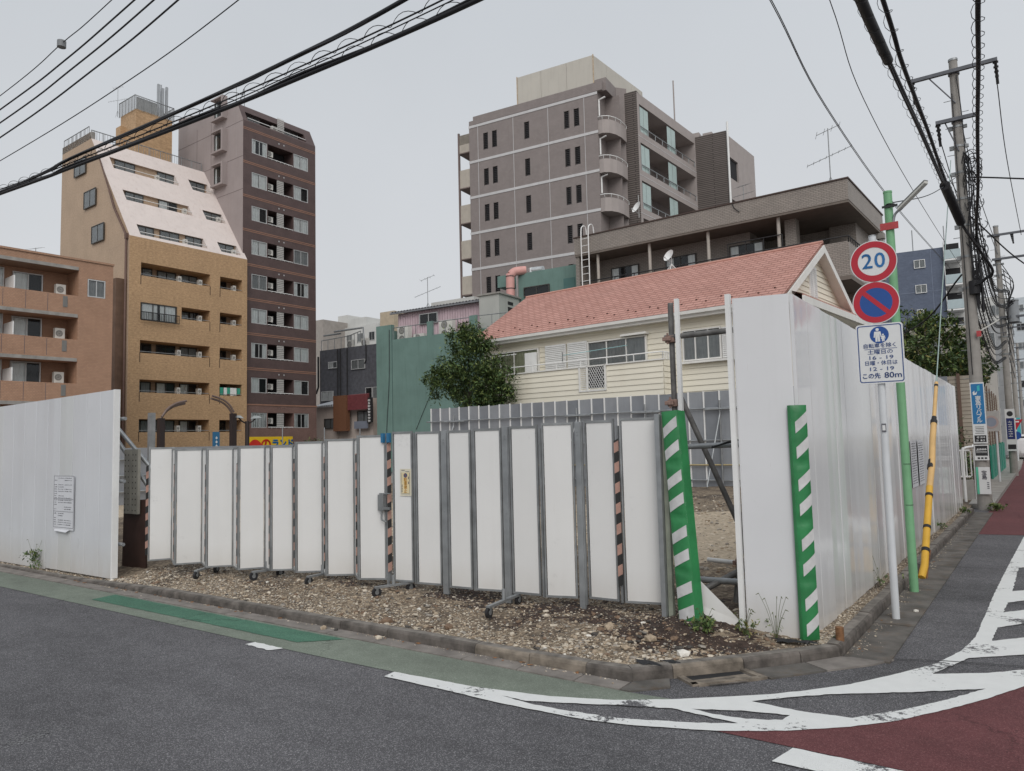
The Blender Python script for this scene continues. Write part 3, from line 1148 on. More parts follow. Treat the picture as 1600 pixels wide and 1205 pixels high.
# ---- dark brown apartment tower
DARKB = tile_mat('dark_brown_tile', (.112, .075, .069), (.093, .061, .057), (.09, .065, .066), .1, .055, .5, .14, .15)
MAUVE = M('mauve_grey_wall', (.325, .278, .27), .75, .06, .8, .22)
MIDB = tile_mat('mid_brown_tile', (.215, .135, .115), (.18, .11, .095), (.15, .1, .09), .12, .07, .5, .12, .1)
STRIPE = M('orange_brown_band', (.30, .165, .115), .7, .1)
db = building('dark_brown_tower', 'tall dark brown apartment tower with rows of curtained windows beside the tan brick house', 'building', (-46.16, 32.09), 88.5)
W, D = 6.58, 9
floors = [24.84 - 2.56 * i for i in range(9)]
ops = [(.72, 5.85, t - 1.2, t, .1, 0) for t in floors]
opsd = []
for t in floors:
    opsd += [(.72, 2.06, t - 1.12, t, .1, 2), (2.12, 4.4, t - 1.15, t, 1.1, 2), (4.46, 5.85, t - 1.12, t, .1, 2)]
b = MB()
b.facade((0, 0, 4.95), X3, Z3, Y3, W, 26.05 - 4.95, [(u0, u1, v0 - 4.95, v1 - 4.95, d, k) for u0, u1, v0, v1, d, k in opsd if v0 > 5], 0, 0)
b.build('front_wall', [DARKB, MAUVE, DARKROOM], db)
b = MB()
b.facade((0, -.02, 0), X3, Z3, Y3, W, 4.94, [(u0, u1, v0, v1, d, 2) for u0, u1, v0, v1, d, k in opsd if v0 < 5], 0, 0)
b.build('base_wall', [MIDB, MAUVE, DARKROOM], db)
b = MB()
b.facade((0, 0, 26.05), X3, Vector((0, .5, 1.0)).normalized(), Y3, W, 1.6, [(.4, 5.75, .12, .95, .9, 1)], 0, 0)
b.build('sloping_wall', [DARKB, DARKROOM], db)
b = MB()
b.poly([(0, D, 0), (0, 0, 0), (0, 0, 26.05), (0, .72, 27.48), (0, 9, 28.6), (0, D, 28.6)])
b.poly([(W, 0, 0), (W, D, 0), (W, D, 27.48), (W, .72, 27.48), (W, 0, 26.05)])
b.poly([(W, D, 0), (0, D, 0), (0, D, 27.48), (W, D, 27.48)])
b.build('side_wall', [MAUVE], db)
b = MB()
b.poly([(0, .72, 27.48), (W, .72, 27.48), (W, D, 27.48), (0, D, 27.48)])
b.box(.2, 5, 6.4, 8.8, 27.5, 28.4)
b.build('roof', [MAUVE], db)
b = MB()
for t in floors:
    z = t + .62
    if z < 5.2:
        continue
    b.box(0, W, -.012, 0, z - .08, z - .02)
    b.box(0, W, -.012, 0, z + .04, z + .1)
b.box(-.03, W + .03, -.05, 0, 4.88, 4.98)
b.build('band', [STRIPE], db)
LAT = M('white_lattice', (.55, .54, .52), .6)
lat = MB()
for q in range(8):
    lat.box(.0, .62, -.02, 0, .02 + q * .14, .06 + q * .14)
    lat.box(q * .08, q * .08 + .03, -.03, -.02, 0, 1.12)
lat_me = lat.mesh('lattice_screen', [LAT])
for i, t in enumerate(floors):
    z = t - 1.12
    window(db, .74, .1, z, 1.3, 1.1, 0, ('side', 'curtain', 'half', 'curtain', 'lace', 'curtain', 'side', 'half', 'curtain')[i], 2, ALU)
    window(db, 4.48, .1, z, 1.36, 1.1, 0, ('curtain', 'half', 'curtain', 'lace', 'side', 'curtain', 'curtain', 'half', 'side')[i], 2, ALU)
    if i != 0:
        put('lattice_screen', lat_me, db, (2.95, .05, z))
    air_con(db, 2.25, .55, z + .3, .55, .45)
    rail(db, [(2.12, .02, z + .05), (4.4, .02, z + .05)], .03, WHITE, 6, .06)
    b = MB()
    b.disc((3.1, -.02, t + .32), X3, Z3, .06, 10)
    b.disc((3.55, -.02, t + .32), X3, Z3, .06, 10)
    b.build('vent_cap', [ALU], db)
window(db, .75, .95, 26.2, 1.2, .75, 0, 'lace', 2, ALU)
window(db, 4.0, .95, 26.2, 1.5, .75, 0, 'lace', 2, ALU)
rail(db, [(.45, .12, 26.35), (5.7, .12, 26.35)], .03, WHITE)
air_con(db, 2.8, .7, 26.2, .55, .45)
put('lattice_screen', lat_me, db, (3.1, .2, 26.2))
for z in (26.85, 24.3, 21.7):
    b = MB()
    b.box(-.42, 0, 2.05, 2.25, z, z + 1.5)
    b.box(-.42, 0, 2.05, 3.65, z - .14, z)
    b.box(-.42, 0, 2.05, 3.65, z + 1.5, z + 1.6)
    b.build('window_box', [MAUVE], db)
    window(db, -.03, 3.6, z + .03, 1.1, 1.4, R(-90), 'side', 2, BRONZE)
b = MB()
for z in (20.8, 23.3, 26.0):
    b.box(-.008, 0, .0, 9, z, z + .03)
for y in (4.2, 6.2):
    b.box(-.008, 0, y, y + .03, 14, 27)
b.build('wall_joint', [M('dark_joint', (.16, .13, .13), .9)], db)
b = MB()
b.tube([(2.2, 3.2, 27.4), (2.2, 3.2, 30.2)], .03, 5)
b.tube([(.4, 1.5, 27.5), (.4, 1.5, 29.2)], .02, 5)
b.build('lightning_rod', [STEEL_D], db)

# ---- light brown low apartment block at the picture edge
LB = tile_mat('light_brown_tile', (.42, .25, .165), (.37, .215, .14), (.26, .17, .12), .12, .07, .65, .08, .2)
lb = building('light_brown_apartments', 'three storey light brown apartment block with long recessed balconies behind the white hoarding', 'building', (-38, 0), 86.5)
L0, L1 = -8, 18.3
b = MB()
ops = [(L0 - L0 + 4, 16.72 - L0, 9.25, 10.5, 1.3, 1), (4, 16.72 - L0, 7.13, 8.22, 1.3, 1), (4, 16.72 - L0, 5.03, 6.1, 1.3, 1), (4, 16.72 - L0, 2.9, 4.0, 1.3, 1),
       (17.12 - L0, 17.95 - L0, 9.28, 10.17, .1, 2)]
b.facade((L0, 0, 0), X3, Z3, Y3, L1 - L0, 10.98, ops, 0, 0)
b.poly([(L1, 0, 0), (L1, 9, 0), (L1, 9, 10.98), (L1, 0, 10.98)])
b.poly([(L0, 0, 10.9), (L1, 0, 10.9), (L1, 9, 10.9), (L0, 9, 10.9)])
b.poly([(L0, 9, 0), (L0, 0, 0), (L0, 0, 10.98), (L0, 9, 10.98)])
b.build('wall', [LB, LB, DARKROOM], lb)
b = MB()
for z in (10.5, 8.2, 6.08, 3.98):
    b.box(-4, 16.7, -.03, 0, z, z + .16)
b.build('floor_slab', [CONC], lb)
b = MB()
b.box(L0, L1 + .03, -.05, 9, 10.985, 11.08)
b.build('parapet_cap', [LB], lb)
window(lb, 17.13, .1, 9.29, .81, .87, 0, 'lace', 2, ALU)
for z in (9.27, 7.15, 5.05, 2.92):
    window(lb, 13.0, 1.3, z, 1.0, 1.12, 0, 'side', 2, ALU)
    window(lb, 14.35, 1.3, z, 1.25, 1.02, 0, 'half', 2, ALU)
    window(lb, 11.4, 1.3, z, 1.3, 1.02, 0, 'dark', 2, ALU)
    air_con(lb, 15.95, .8, z, .42, .55)
    b = MB()
    b.box(14.05, 14.1, .1, 1.28, z, z + .6)
    b.build('divider', [WHITE], lb)
    b = MB()
    b.box(16.05, 16.25, -.02, 0, z - .62, z - .1)
    for q in range(3):
        b.box(16.08 + q * .06, 16.1 + q * .06, -.03, -.02, z - .6, z - .12)
    b.build('balcony_vent', [GRILLE, ALU], lb)
b = MB()
for u in (12.0, 13.6, 14.5, 15.4):
    for z in (8.4, 6.3, 4.2):
        b.box(u, u + .02, -.008, 0, z + .0, z + .8)
b.build('wall_joint', [M('dark_joint', (.16, .13, .13), .9)], lb)
yagi('roof_antenna', (-40, 16.0, 10.9), 2.0, 1.1, .7, 'small thin antenna on the light brown roof')

# ---- charcoal building in the gap
CHAR = M('charcoal_render', (.085, .087, .10), .8, .25, 3, .2, streak_col=(1.5, 1.45, 1.4))
ch = building('charcoal_building', 'charcoal rendered two storey building in the gap beside the dark brown tower', 'building', (-53, 45), 2)
b = MB()
b.box(0, 7.6, 0, 8, 0, 10.55)
b.build('wall', [CHAR], ch)
window(ch, 1.2, -.02, 8.8, 1.15, .6, 0, 'half', 2, ALU)
window(ch, 4.1, -.02, 8.5, 1.65, .85, 0, 'lace', 2, ALU)
window(ch, .3, -.02, 5.9, 1.5, .85, 0, 'curtain', 2, ALU)
window(ch, 5.8, -.02, 5.7, .8, 1.1, 0, 'dark', 1, ALU)
window(ch, 6.65, -.02, 5.7, .8, 1.1, 0, 'lace', 1, ALU)
b = MB()
for u in (2.4, 2.75, 3.6):
    b.tube([(u, -.1, 3), (u, -.1, 10.5)], .06, 6)
b.tube([(5.9, -.1, 10.6), (5.9, -.1, 9.2), (5.7, -.1, 8.9)], .05, 6)
b.tube([(-.1, -.1, 10), (-.1, -.1, 7.2), (-.4, -.1, 6.6)], .09, 6)
b.build('drainpipe', [BLACK], ch)
for u in (2.4, 4.2):
    air_con(ch, u, 1.3, 10.55, .8, .85, fans=1)
rail(ch, [(0, .2, 11.5), (3.4, .2, 11.6), (5.0, .2, 11.9)], .04, STEEL_D, 4, 1.0)
b = MB()
b.tube([(1.6, .3, 12.2), (5.2, .3, 12.2), (5.3, .3, 10.6)], .09, 6)
b.tube([(0, .5, 12.0), (2.2, .5, 12.0)], .08, 6)
b.build('roof_duct', [STEEL_D], ch)
tk = building('water_tank', 'rusty cream water tank standing on the roof behind the charcoal building', 'tank', (-49.2, 49), 0, None)
b = MB()
b.tube([(.9, .5, 10.0), (.9, .5, 13.2)], 1.05, 20)
b.build('tank_shell', [M('cream_tank', (.50, .44, .33), .7, .15, 2, .5, streak_col=(.7, .42, .2))], tk)
b = MB()
b.tube([(.9, .5, 13.2), (.9, .5, 13.28)], .5, 16)
b.build('hatch', [RUST], tk)

# pale buildings further off
def far_block(label, x, y, w, d, h, mat, az=3, cols=0, rows=0, fl=3.0, z0=None, steps=()):
    t = building('far_building', label, 'building', (x, y), az, 'buildings far behind')
    b = MB()
    b.box(0, w, 0, d, 0, h)
    b.build('wall', [mat], t)
    for (a, c, e, g) in steps:
        b = MB()
        b.box(a, c, .5, d - .5, h, h + e)
        b.build('roof_hut', [mat], t)
    for i in range(cols):
        for j in range(rows):
            window(t, (i + .25) * w / cols, -.01, h - (j + .75) * fl, w / cols * .5, 1.2, 0, 'lace' if (i + j) % 3 else 'dark', 2, ALU, depth=.06)
    return t


PALE = M('pale_grey_render', (.56, .56, .54), .8, .08, .5, .15)
far_block('stepped pale grey building in the distance behind the charcoal roof', -81.8, 72, 9, 10, 18.6, PALE, 0, 4, 2, 3, steps=((.4, 2.4, 2.0, 0), (2.4, 6.2, 1.3, 0)))
far_block('low grey flat roofed building beside the dark brown tower', -82.2, 68, 2.8, 6, 19.4, M('grey_brown_render', (.33, .30, .275), .8), 0)

# ---- small cream shop with a dark red sign tower
CREAM = M('pinkish_cream_render', (.50, .43, .385), .85, .1, 1.5, .25)
sh = building('cream_shop', 'small cream shop house with a rusty red sign slab above the gate top', 'building', (-49.8, 42), 0)
b = MB()
b.box(-.2, 2.4, 0, 4, 0, 5.2)
b.box(2.4, 6.4, .3, 2.8, 0, 5.6)
b.build('wall', [CREAM], sh)
b = MB()
b.add([(-.4, -.5, 5.15), (2.6, -.5, 5.25), (2.6, 3, 6.0), (-.4, 3, 6.0)], [(0, 1, 2, 3)])
for q in range(14):
    b.box(-.4 + q * .22, -.34 + q * .22, -.52, -.5, 5.05, 5.25)
b.build('metal_roof', [M('pale_corrugated_roof', (.50, .53, .56), .5, .1, 4)], sh)
b = MB()
b.box(2.55, 4.12, -.5, -.1, 3.0, 5.93)
b.build('sign_slab', [RUST], sh)
b = MB()
for q in range(5):
    b.obox((4.12, -.35, 4.68 + q * .245), (2.3, 0, 0), (0, .22, .06), (0, 0, .25))
b.build('tiled_hood', [M('dark_red_tile', (.17, .045, .05), .6, .2, 5)], sh)
window(sh, .95, -.01, 3.25, 1.5, .85, 0, 'lace', 2, BRONZE)
window(sh, 4.65, .29, 3.6, 1.5, 1.0, 0, 'lace', 2, BRONZE)
b = MB()
b.box(4.6, 6.2, -.1, -.06, 3.15, 3.75)
b.build('balcony_panel', [M('blue_grey_panel', (.20, .22, .27), .6)], sh)
sg = thing('hanging_sign', 'tall black sign with white lettering on the cream shop', 'sign', (-43.2, 41.7, 0))
b = MB()
b.box(-.28, .28, 0, .12, 3.6, 5.6)
b.box(-.28, .28, -.01, 0, 3.58, 3.62)
b.build('sign_box', [BLACK], sg)
for q, w in enumerate((.3, .2, .34, .26, .3, .22, .32, .28)):
    b = MB()
    z = 5.4 - q * .235
    b.box(-w / 2 - .02, w / 2 - .02, -.03, -.01, z - .02, z + .015)
    b.box(-.1, -.06, -.031, -.012, z - .1, z + .07)
    b.box(.03, .07, -.031, -.012, z - .09, z + .05)
    b.box(-.13, .1, -.032, -.013, z - .1, z - .075)
    b.build('sign_stroke', [WHITE], sg)

# ---- teal building with its roof plant
TEAL = M('teal_painted_block', (.145, .232, .208), .8, .11, .9, .35, bmp=.1, bscale=14)
te = building('teal_building', 'teal painted windowless block with roof plant behind the tree', 'building', (-35.6, 35.05), 2.5)
b = MB()
b.box(0, 1.4, 0, .25, 0, 9.72)
b.box(1.4, 9.6, 0, .25, 0, 8.7)
b.box(0, .25, .25, 8, 0, 9.6)
b.box(.25, 9.6, .25, 8, 8.2, 8.45)
b.box(9.6, 15, 0, 8, 0, 9.0)
b.build('wall', [TEAL], te)
b = MB()
b.box(1.385, 1.415, -.012, 0, 0, 9.7)
b.build('wall_joint', [M('dark_teal_joint', (.05, .09, .08), .9)], te)
b = MB()
b.tube(spline([(1.2, -.04, 9.4), (1.15, -.05, 6), (.9, -.04, 3), (.85, -.05, 1)]), .02, 5)
b.tube(spline([(5.9, -.04, 7), (4.4, -.05, 4.5), (3.4, -.05, 2.7)]), .015, 5)
b.build('wall_cable', [BLACK], te)
for u0, u1 in ((4.35, 4.8), (7.7, 8.25)):
    b = MB()
    b.box(u0, u1, .02, .2, 8.7, 9.6)
    b.build('parapet_pier', [TEAL], te)
rail(te, [(1.4, .12, 9.5), (4.35, .12, 9.5)], .03, STEEL_D, 3, .8)
rail(te, [(4.8, .12, 9.52), (7.7, .12, 9.52)], .03, STEEL_D, 3, .8)
rail(te, [(8.25, .12, 9.55), (10.4, .12, 9.5)], .03, STEEL_D, 2, .8)
PINKM = M('pinkish_corrugated_steel', (.50, .385, .42), .6, .1, 2, .2)
pk = MB()
n = 68
for q in range(n):
    x0, x1 = .55 + q * 7.2 / n, .55 + (q + 1) * 7.2 / n
    y0, y1 = (1.55, 1.61) if q % 2 else (1.61, 1.55)
    pk.poly([(x0, y0, 8.45), (x1, y1, 8.45), (x1, y1, 10.72), (x0, y0, 10.72)])
pk.box(.55, 7.75, 1.7, 5, 8.45, 10.7)
shed = thing('rooftop_shed', 'pink corrugated rooftop shed with a window on the teal building', 'shed', te.location, te.rotation_euler.z)
pk.build('wall', [PINKM], shed)
b = MB()
for q in range(60):
    x0, x1 = .15 + q * 7.8 / 60, .15 + (q + 1) * 7.8 / 60
    z0, z1 = (10.78, 10.86) if q % 2 else (10.86, 10.78)
    b.poly([(x0, 1.2, z0), (x1, 1.2, z1), (x1, 5, z1 + .5), (x0, 5, z0 + .5)])
b.box(.15, 7.95, 1.2, 1.3, 10.68, 10.78)
b.build('roof', [M('grey_corrugated_roof', (.20, .205, .22), .6, .1)], shed)
window(shed, 2.55, 1.54, 9.75, 1.55, .72, 0, 'dark', 2, ALU)
for x, z, w, h, fans in ((1.2, 8.47, .95, 1.2, 2), (4.75, 8.47, 1.05, 1.22, 2), (2.6, 8.47, .9, .55, 1)):
    a = thing('outdoor_unit', {1.2: 'tall twin fan outdoor unit at the teal roof corner', 4.75: 'twin fan outdoor unit above the tree on the teal roof', 2.6: 'low single fan outdoor unit below the shed window'}[x],
              'air conditioner', (te.location.x + x, te.location.y + 1.1 + .044 * x, z), R(2.5), 'rooftop outdoor units')
    air_con(a, 0, 0, 0, w, h, 0, fans, .4)
hut = thing('lift_hut', 'pale grey rooftop hut at the end of the pink shed', 'hut', te.location, te.rotation_euler.z)
b = MB()
b.box(7.8, 9.3, 1.0, 3.4, 8.45, 10.95)
b.build('wall', [M('pale_grey_hut', (.42, .425, .40), .7, .06, 1, .2)], hut)
b = MB()
b.box(7.7, 9.4, .9, 3.5, 10.95, 11.05)
b.build('lid', [CONC], hut)
b = MB()
b.box(9.3, 9.315, 2.0, 2.6, 9.9, 10.25)
b.box(9.3, 9.318, 2.0, 2.6, 10.4, 10.6)
b.build('vent_panel', [DARKROOM], hut)
yagi('roof_antenna', (-33.2, 37.6, 10.9), .5, 2.3, 1.0, 'spindly antenna above the pink rooftop shed')
far_block('beige hut on a roof behind the pink shed', -42.2, 42, 1.5, 2, 12.4, M('beige_render', (.52, .44, .33), .8), 2)
far_block('pale grey roof hut behind the pink shed ridge', -38.5, 44, 4.2, 3, 13.0, PALE, 2)

tu = building('upper_teal_building', 'teal upper building with a fat pink duct beside the tiled red roof', 'building', (-26.6, 39), 2)
b = MB()
b.box(0, 4.4, 0, 4, 0, 12.64)
b.box(-1.5, -.7, -.2, .8, 11.9, 12.66)
b.build('wall', [TEAL], tu)
window(tu, .45, -.02, 11.05, 1.9, .62, 0, 'dark', 2, BRONZE)
b = MB()
b.box(3.35, 4.15, -.03, 0, 10.6, 11.85)
b.build('door', [M('dark_teal_door', (.075, .16, .15), .6)], tu)
b = MB()
b.tube(spline([(-.3, -.5, 8), (-.3, -.5, 12.2), (-.26, -.47, 12.5), (-.08, -.3, 12.75), (.25, -.05, 12.82), (.5, .15, 12.84)], 6), .28, 14)
DUCTP = M('pink_painted_duct', (.62, .33, .30), .6, .08, 2, .25)
b.build('duct', [DUCTP], tu)
b = MB()
for z in (10.7, 11.6, 12.4):
    b.tube([(-.3, -.5, z), (-.3, -.5, z + .05)], .30, 14)
b.build('duct_collar', [BLACK], tu)
b = MB()
b.tube([(.75, .5, 12.86), (1.6, .5, 12.82)], .22, 12)
b.tube([(.7, .45, 12.6), (.7, .45, 13.0)], .2, 12)
b.build('duct_silver', [M('bright_duct', (.6, .62, .63), .35, .1, 5, metal=.6)], tu)

# ---- big taupe apartment tower
TAUPE = tile_mat('taupe_tile', (.255, .222, .212), (.235, .203, .194), (.2, .172, .165), .2, .1, .6, .06, .15)
TAUPE_D = tile_mat('ribbed_dark_tile', (.15, .128, .118), (.135, .115, .105), (.05, .04, .036), 3.0, .16, .7, .08, .08, .5, .035)
TAUPE_L = M('pale_taupe_render', (.36, .32, .305), .75, .06, 1.5, .15)
WBAND = M('pale_grey_band', (.54, .535, .54), .7, .06, 2, .12)
bt = building('taupe_tower', 'big taupe tiled apartment tower with pale bands and a beige box on its roof', 'building', (-24.1, 46), 5.5)
b = MB()
slots = []
zr = [26.05, 23.17, 20.3, 17.42, 14.55, 11.7]
for z in zr:
    for a, c in ((-9.65, -9.26), (-8.84, -8.46), (-5.98, -5.6), (-2.62, -2.28), (-1.83, -1.47)):
        slots.append((a + 11, c + 11, z - 1.32, z, .14, 1))
b.facade((-11, 0, 0), X3, Z3, Y3, 11, 27.3, slots, 0, 0)
b.poly([(0, 0, 0), (0, 1.6, 0), (0, 1.6, 27.3), (0, 0, 27.3)])
b.poly([(-11, 16, 0), (-11, 0, 0), (-11, 0, 27.3), (-11, 16, 27.3)])
b.poly([(-11, 0, 27.3), (0, 0, 27.3), (0, 16, 27.3), (-11, 16, 27.3)])
b.box(-10.6, .4, -.02, .3, 26.95, 27.6)
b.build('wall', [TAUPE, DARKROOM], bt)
b = MB()
for z in zr[:5]:
    b.box(-11.03, .03, -.03, 0, z + .66, z + .86)
b.box(-11.03, .03, -.03, 0, 12.35, 12.55)
b.build('band', [WBAND], bt)
b = MB()
for u in (-10.2, -7.0, -4.0, -1.05):
    b.box(u, u + .035, -.012, 0, 8, 26.7)
b.build('wall_joint', [WBAND], bt)
lou = MB()
for q in range(9):
    lou.obox((0, .06, .06 + q * .14), (.37, 0, 0), (0, .05, .03), (0, .01, .05))
lou.box(-.02, 0, -.02, .12, -.02, 1.34)
lou.box(.37, .39, -.02, .12, -.02, 1.34)
lou_me = lou.mesh('louvre_window', [M('black_louvre', (.035, .033, .035), .5)])
for z in zr:
    for a in (-9.65, -8.84, -5.98, -2.62, -1.83):
        put('louvre_window', lou_me, bt, (a, 0, z - 1.32))
# balcony corner
b = MB()
b.poly([(0, 1.6, 0), (1.2, 2.9, 0), (1.2, 2.9, 28), (0, 1.6, 28)])
b.box(-.25, .62, .3, 2.85, 27.0, 27.95)
b.build('corner_wall', [TAUPE], bt)
for z in (24.0, 21.1, 18.25):
    b = MB()
    ring = [(-.05, .05), (.35, .0), (.75, .25), (1.05, .8), (1.2, 1.5), (1.2, 2.6)]
    for (x0, y0), (x1, y1) in zip(ring, ring[1:]):
        b.add([(x0, y0, z - .25), (x1, y1, z - .25), (x1, y1, z + .75), (x0, y0, z + .75), (x0 - .1, y0 + .12, z - .25), (x1 - .1, y1 + .12, z - .25), (x1 - .1, y1 + .12, z + .75), (x0 - .1, y0 + .12, z + .75)],
              [(0, 1, 2, 3), (7, 6, 5, 4), (3, 2, 6, 7), (1, 0, 4, 5)])
    b.add([(x, y, z - .24) for x, y in ring] + [(-.05, 2.6, z - .24)], [tuple(range(6, -1, -1))])
    b.build('round_balcony', [TAUPE_L], bt)
    rail(bt, [(x, y, z + 1.0) for x, y in ring], .03, WHITE, 1, .25)
    b = MB()
    b.tube([(-.02, .35, z + 2.4), (-.02, .35, z + 1.2)], .09, 8)
    b.tube([(-.02, .35, z + 2.4), (.5, .3, z + 2.5)], .06, 8)
    b.build('drainpipe', [WHITE], bt)
b = MB()
b.box(0, 1.1, 1.6, 1.65, 10, 27)
b.build('balcony_recess', [TAUPE], bt)
# projecting ribbed wing and long side
b = MB()
nz = 1
for q in range(nz):
    z0 = 9 + q * 18.6 / nz
    b.box(.6, 2.03, 2.8 if q % 2 else 2.77, 3.4, z0, z0 + 18.6 / nz)
b.build('ribbed_wall', [TAUPE_D], bt)
wing = Vector((2.03, 2.8, 0))
A87 = R(87 - 5.5)
wu = Vector((math.cos(A87), math.sin(A87), 0))
wi = Vector((-wu.y, wu.x, 0))
b = MB()
ops = []
for z in (24.6, 21.65, 18.75, 15.9):
    ops.append((.33, 10.1, z, z + 2.1, 1.5, 1))
b.facade(wing, wu, Z3, wi, 10.4, 27.5, ops, 0, 0)
b.build('long_wall', [TAUPE_L, TAUPE], bt)
for z in (24.6, 21.65, 18.75):
    for u in (.38, 5.05):
        o = MB()
        for q in range(2):
            o.poly([tuple(wing + wu * (u + q * .75) + wi * .08 + Z3 * (z + .0)), tuple(wing + wu * (u + .72 + q * .75) + wi * .08 + Z3 * z),
                    tuple(wing + wu * (u + .72 + q * .75) + wi * .08 + Z3 * (z + 2.0)), tuple(wing + wu * (u + q * .75) + wi * .08 + Z3 * (z + 2.0))])
        o.build('glass_screen', [M('frosted_green_glass', (.40, .50, .48), .25, .06, 2)], bt)
    rail(bt, [tuple(wing + wu * .4 + Z3 * (z + .42)), tuple(wing + wu * 10 + Z3 * (z + .42))], .04, STEEL, 8, .4)
    b = MB()
    p0 = wing - wi * .012 + Z3 * (z - .42)
    b.obox(p0, wu * 10.3, wi * .012, Z3 * .04)
    b.build('wall_joint', [WBAND], bt)
b = MB()
e = wing + wu * 10.3
for q in range(nz):
    z0 = 13 + q * 14.3 / nz
    b.box(e.x - .2, e.x + 2.6, e.y - (.03 if q % 2 else 0), e.y + .5, z0, z0 + 14.3 / nz)
b.build('ribbed_wall', [TAUPE_D], bt)
b = MB()
p = Vector((e.x + 2.62, e.y, 0))
b.facade(p, wu, Z3, wi, 6.5, 27.0, [(.1, 2.4, 23.4, 25.2, .15, 1), (.6, 2.6, 20.0, 21.6, .8, 1)], 0, 0)
b.poly([tuple(p + Z3 * 27), tuple(p + wu * 6.5 + Z3 * 27), tuple(p + wu * 6.5 - X3 * 4 + Z3 * 27), tuple(p - X3 * 4 + Z3 * 27)])
b.build('end_wall', [TAUPE_L, DARKROOM], bt)
b = MB()
b.tube([tuple(p + Vector((.12, -.05, 8))), tuple(p + Vector((.12, -.05, 28)))], .09, 8)
b.build('drainpipe', [WHITE], bt)
b = MB()
for q in range(3):
    b.box(e.x - 1.8 + q * 1.1, e.x - 1.0 + q * 1.1, e.y + 1, e.y + 2, 27.0, 27.9 + .2 * (q % 2))
b.tube([tuple(wing + wu * 8.6 + wi * 1 + Z3 * 27), tuple(wing + wu * 8.6 + wi * 1 + Z3 * 32)], .06, 6)
b.build('roof_plant', [TAUPE_L], bt)
BOX = M('beige_roof_panel', (.50, .475, .425), .7, .05, .6, .2)
for x0, x1 in ((-6.7, -4.65), (-4.63, -2.5), (-2.48, -.35)):
    b = MB()
    b.box(x0, x1, .32, .4, 27.3, 29.9)
    b.build('roof_screen', [BOX], bt)
for q in range(4):
    b = MB()
    p0 = Vector((-.33, .34, 27.3)) + wu * (1.9 * q)
    b.obox(p0, wu * 1.88, wi * .08, Z3 * 2.6)
    b.build('roof_screen', [BOX], bt)
b = MB()
for x in (-6.74, -.36):
    b.box(x, x + .07, .28, .34, 27.3, 29.95)
b.box(-6.75, -6.67, .3, 7, 27.3, 29.92)
b.build('screen_edge', [M('rusty_cream_edge', (.48, .38, .27), .8, .2, 6)], bt)
# outside stair
b = MB()
for z in zr:
    b.box(-12.1, -11.02, .1, 3, z - 1.1, z + .35)
    b.box(-12.1, -11.02, .1, 3, z - 1.18, z - 1.1, 1)
b.box(-12.14, -12.0, .06, .2, 3, 26.6, 1)
b.box(-12.1, -11.02, .1, 3, 25.6, 26.4)
b.build('outside_stair', [M('beige_stair_panel', (.44, .40, .345), .7, .08, 2, .2), M('brown_stair_frame', (.17, .13, .12), .7)], bt)
b = MB()
b.box(-7.9, -7.6, -.25, 0, 11.55, 11.95)
b.build('wall_vent', [WHITE], bt)
b = MB()
b.box(-6.4, -5.8, -.03, 0, 9.2, 11.2)
b.build('louvre_door', [GRILLE], bt)

# ---- low taupe tiled house with a deep flat eave
GTILE = tile_mat('grey_beige_tile', (.31, .275, .245), (.27, .24, .215), (.13, .115, .10), .24, .085, .55, .08, .08, .5, .009)
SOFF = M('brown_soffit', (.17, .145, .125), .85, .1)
rc = building('flat_roofed_house', 'flat roofed house with a deep tiled fascia and balcony above the salmon roof', 'building', (-6.3, 37), -2.5)
b = MB()
b.box(-15.3, 0, 0, .25, 12.78, 13.78)
b.box(-.25, 0, .25, 7.8, 12.78, 13.78)
b.box(-15.3, -15.05, .25, 7.8, 12.78, 13.78)
b.build('fascia', [GTILE], rc)
b = MB()
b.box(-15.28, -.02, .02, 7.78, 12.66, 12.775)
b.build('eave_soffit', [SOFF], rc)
b = MB()
b.box(-15.35, .05, -.05, 7.8, 13.785, 13.85)
b.build('roof_cap', [M('dark_brown_cap', (.075, .05, .042), .6)], rc)
b = MB()
b.box(-15.25, -5.4, 1.9, 7.5, 0, 12.66)
b.box(-5.4, -2.0, 4.5, 7.5, 0, 12.66)
b.box(-3.3, -2.75, 1.0, 1.6, 9, 12.66)
b.box(-15.3, -15.05, .1, 1.9, 0, 12.66)
b.box(-1.9, -.6, 4.0, 7.5, 0, 12.66)
b.build('wall', [GTILE], rc)
b = MB()
b.prism([(-15.3, .15), (-1.9, .15), (-.15, .2), (-.15, 5.5), (-.4, 5.5), (-.4, .5), (-15.3, .5)], 9.2, 10.85)
b.build('balcony_wall', [GTILE], rc)
b = MB()
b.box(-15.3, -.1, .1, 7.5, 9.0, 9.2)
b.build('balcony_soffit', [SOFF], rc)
rail(rc, [(-15.25, .2, 11.12), (-.15, .2, 11.1), (-.15, 5.5, 11.1)], .035, BLACK, 12, .3)
rail(rc, [(-6.0, .2, 11.75), (-3.2, .2, 11.75)], .03, BLACK, 3, .9)
for u in (-13.9, -10.55, -7.1, -3.4):
    b = MB()
    b.tube([(u, .35, 10.0), (u, .35, 12.66)], .09, 10)
    b.build('pillar', [M('cream_column', (.42, .385, .345), .7, .08, 3, .2)], rc)
for u in (-13.5, -10.0, -6.3):
    window(rc, u * 1.02 - .1, 1.88, 10.3, 1.85, 1.75, 0, 'side', 2, BRONZE)
b = MB()
b.box(-3.1, -2.2, 4, 4.6, 13.85, 14.5)
b.build('roof_hut', [TAUPE_L], rc)
b = MB()
b.tube([(.0, 7, 10), (0, 7, 12.5)], .14, 10)
b.box(-.2, .2, 6.8, 7.2, 12.3, 12.6)
b.build('flue', [CONC], rc)
b = MB()
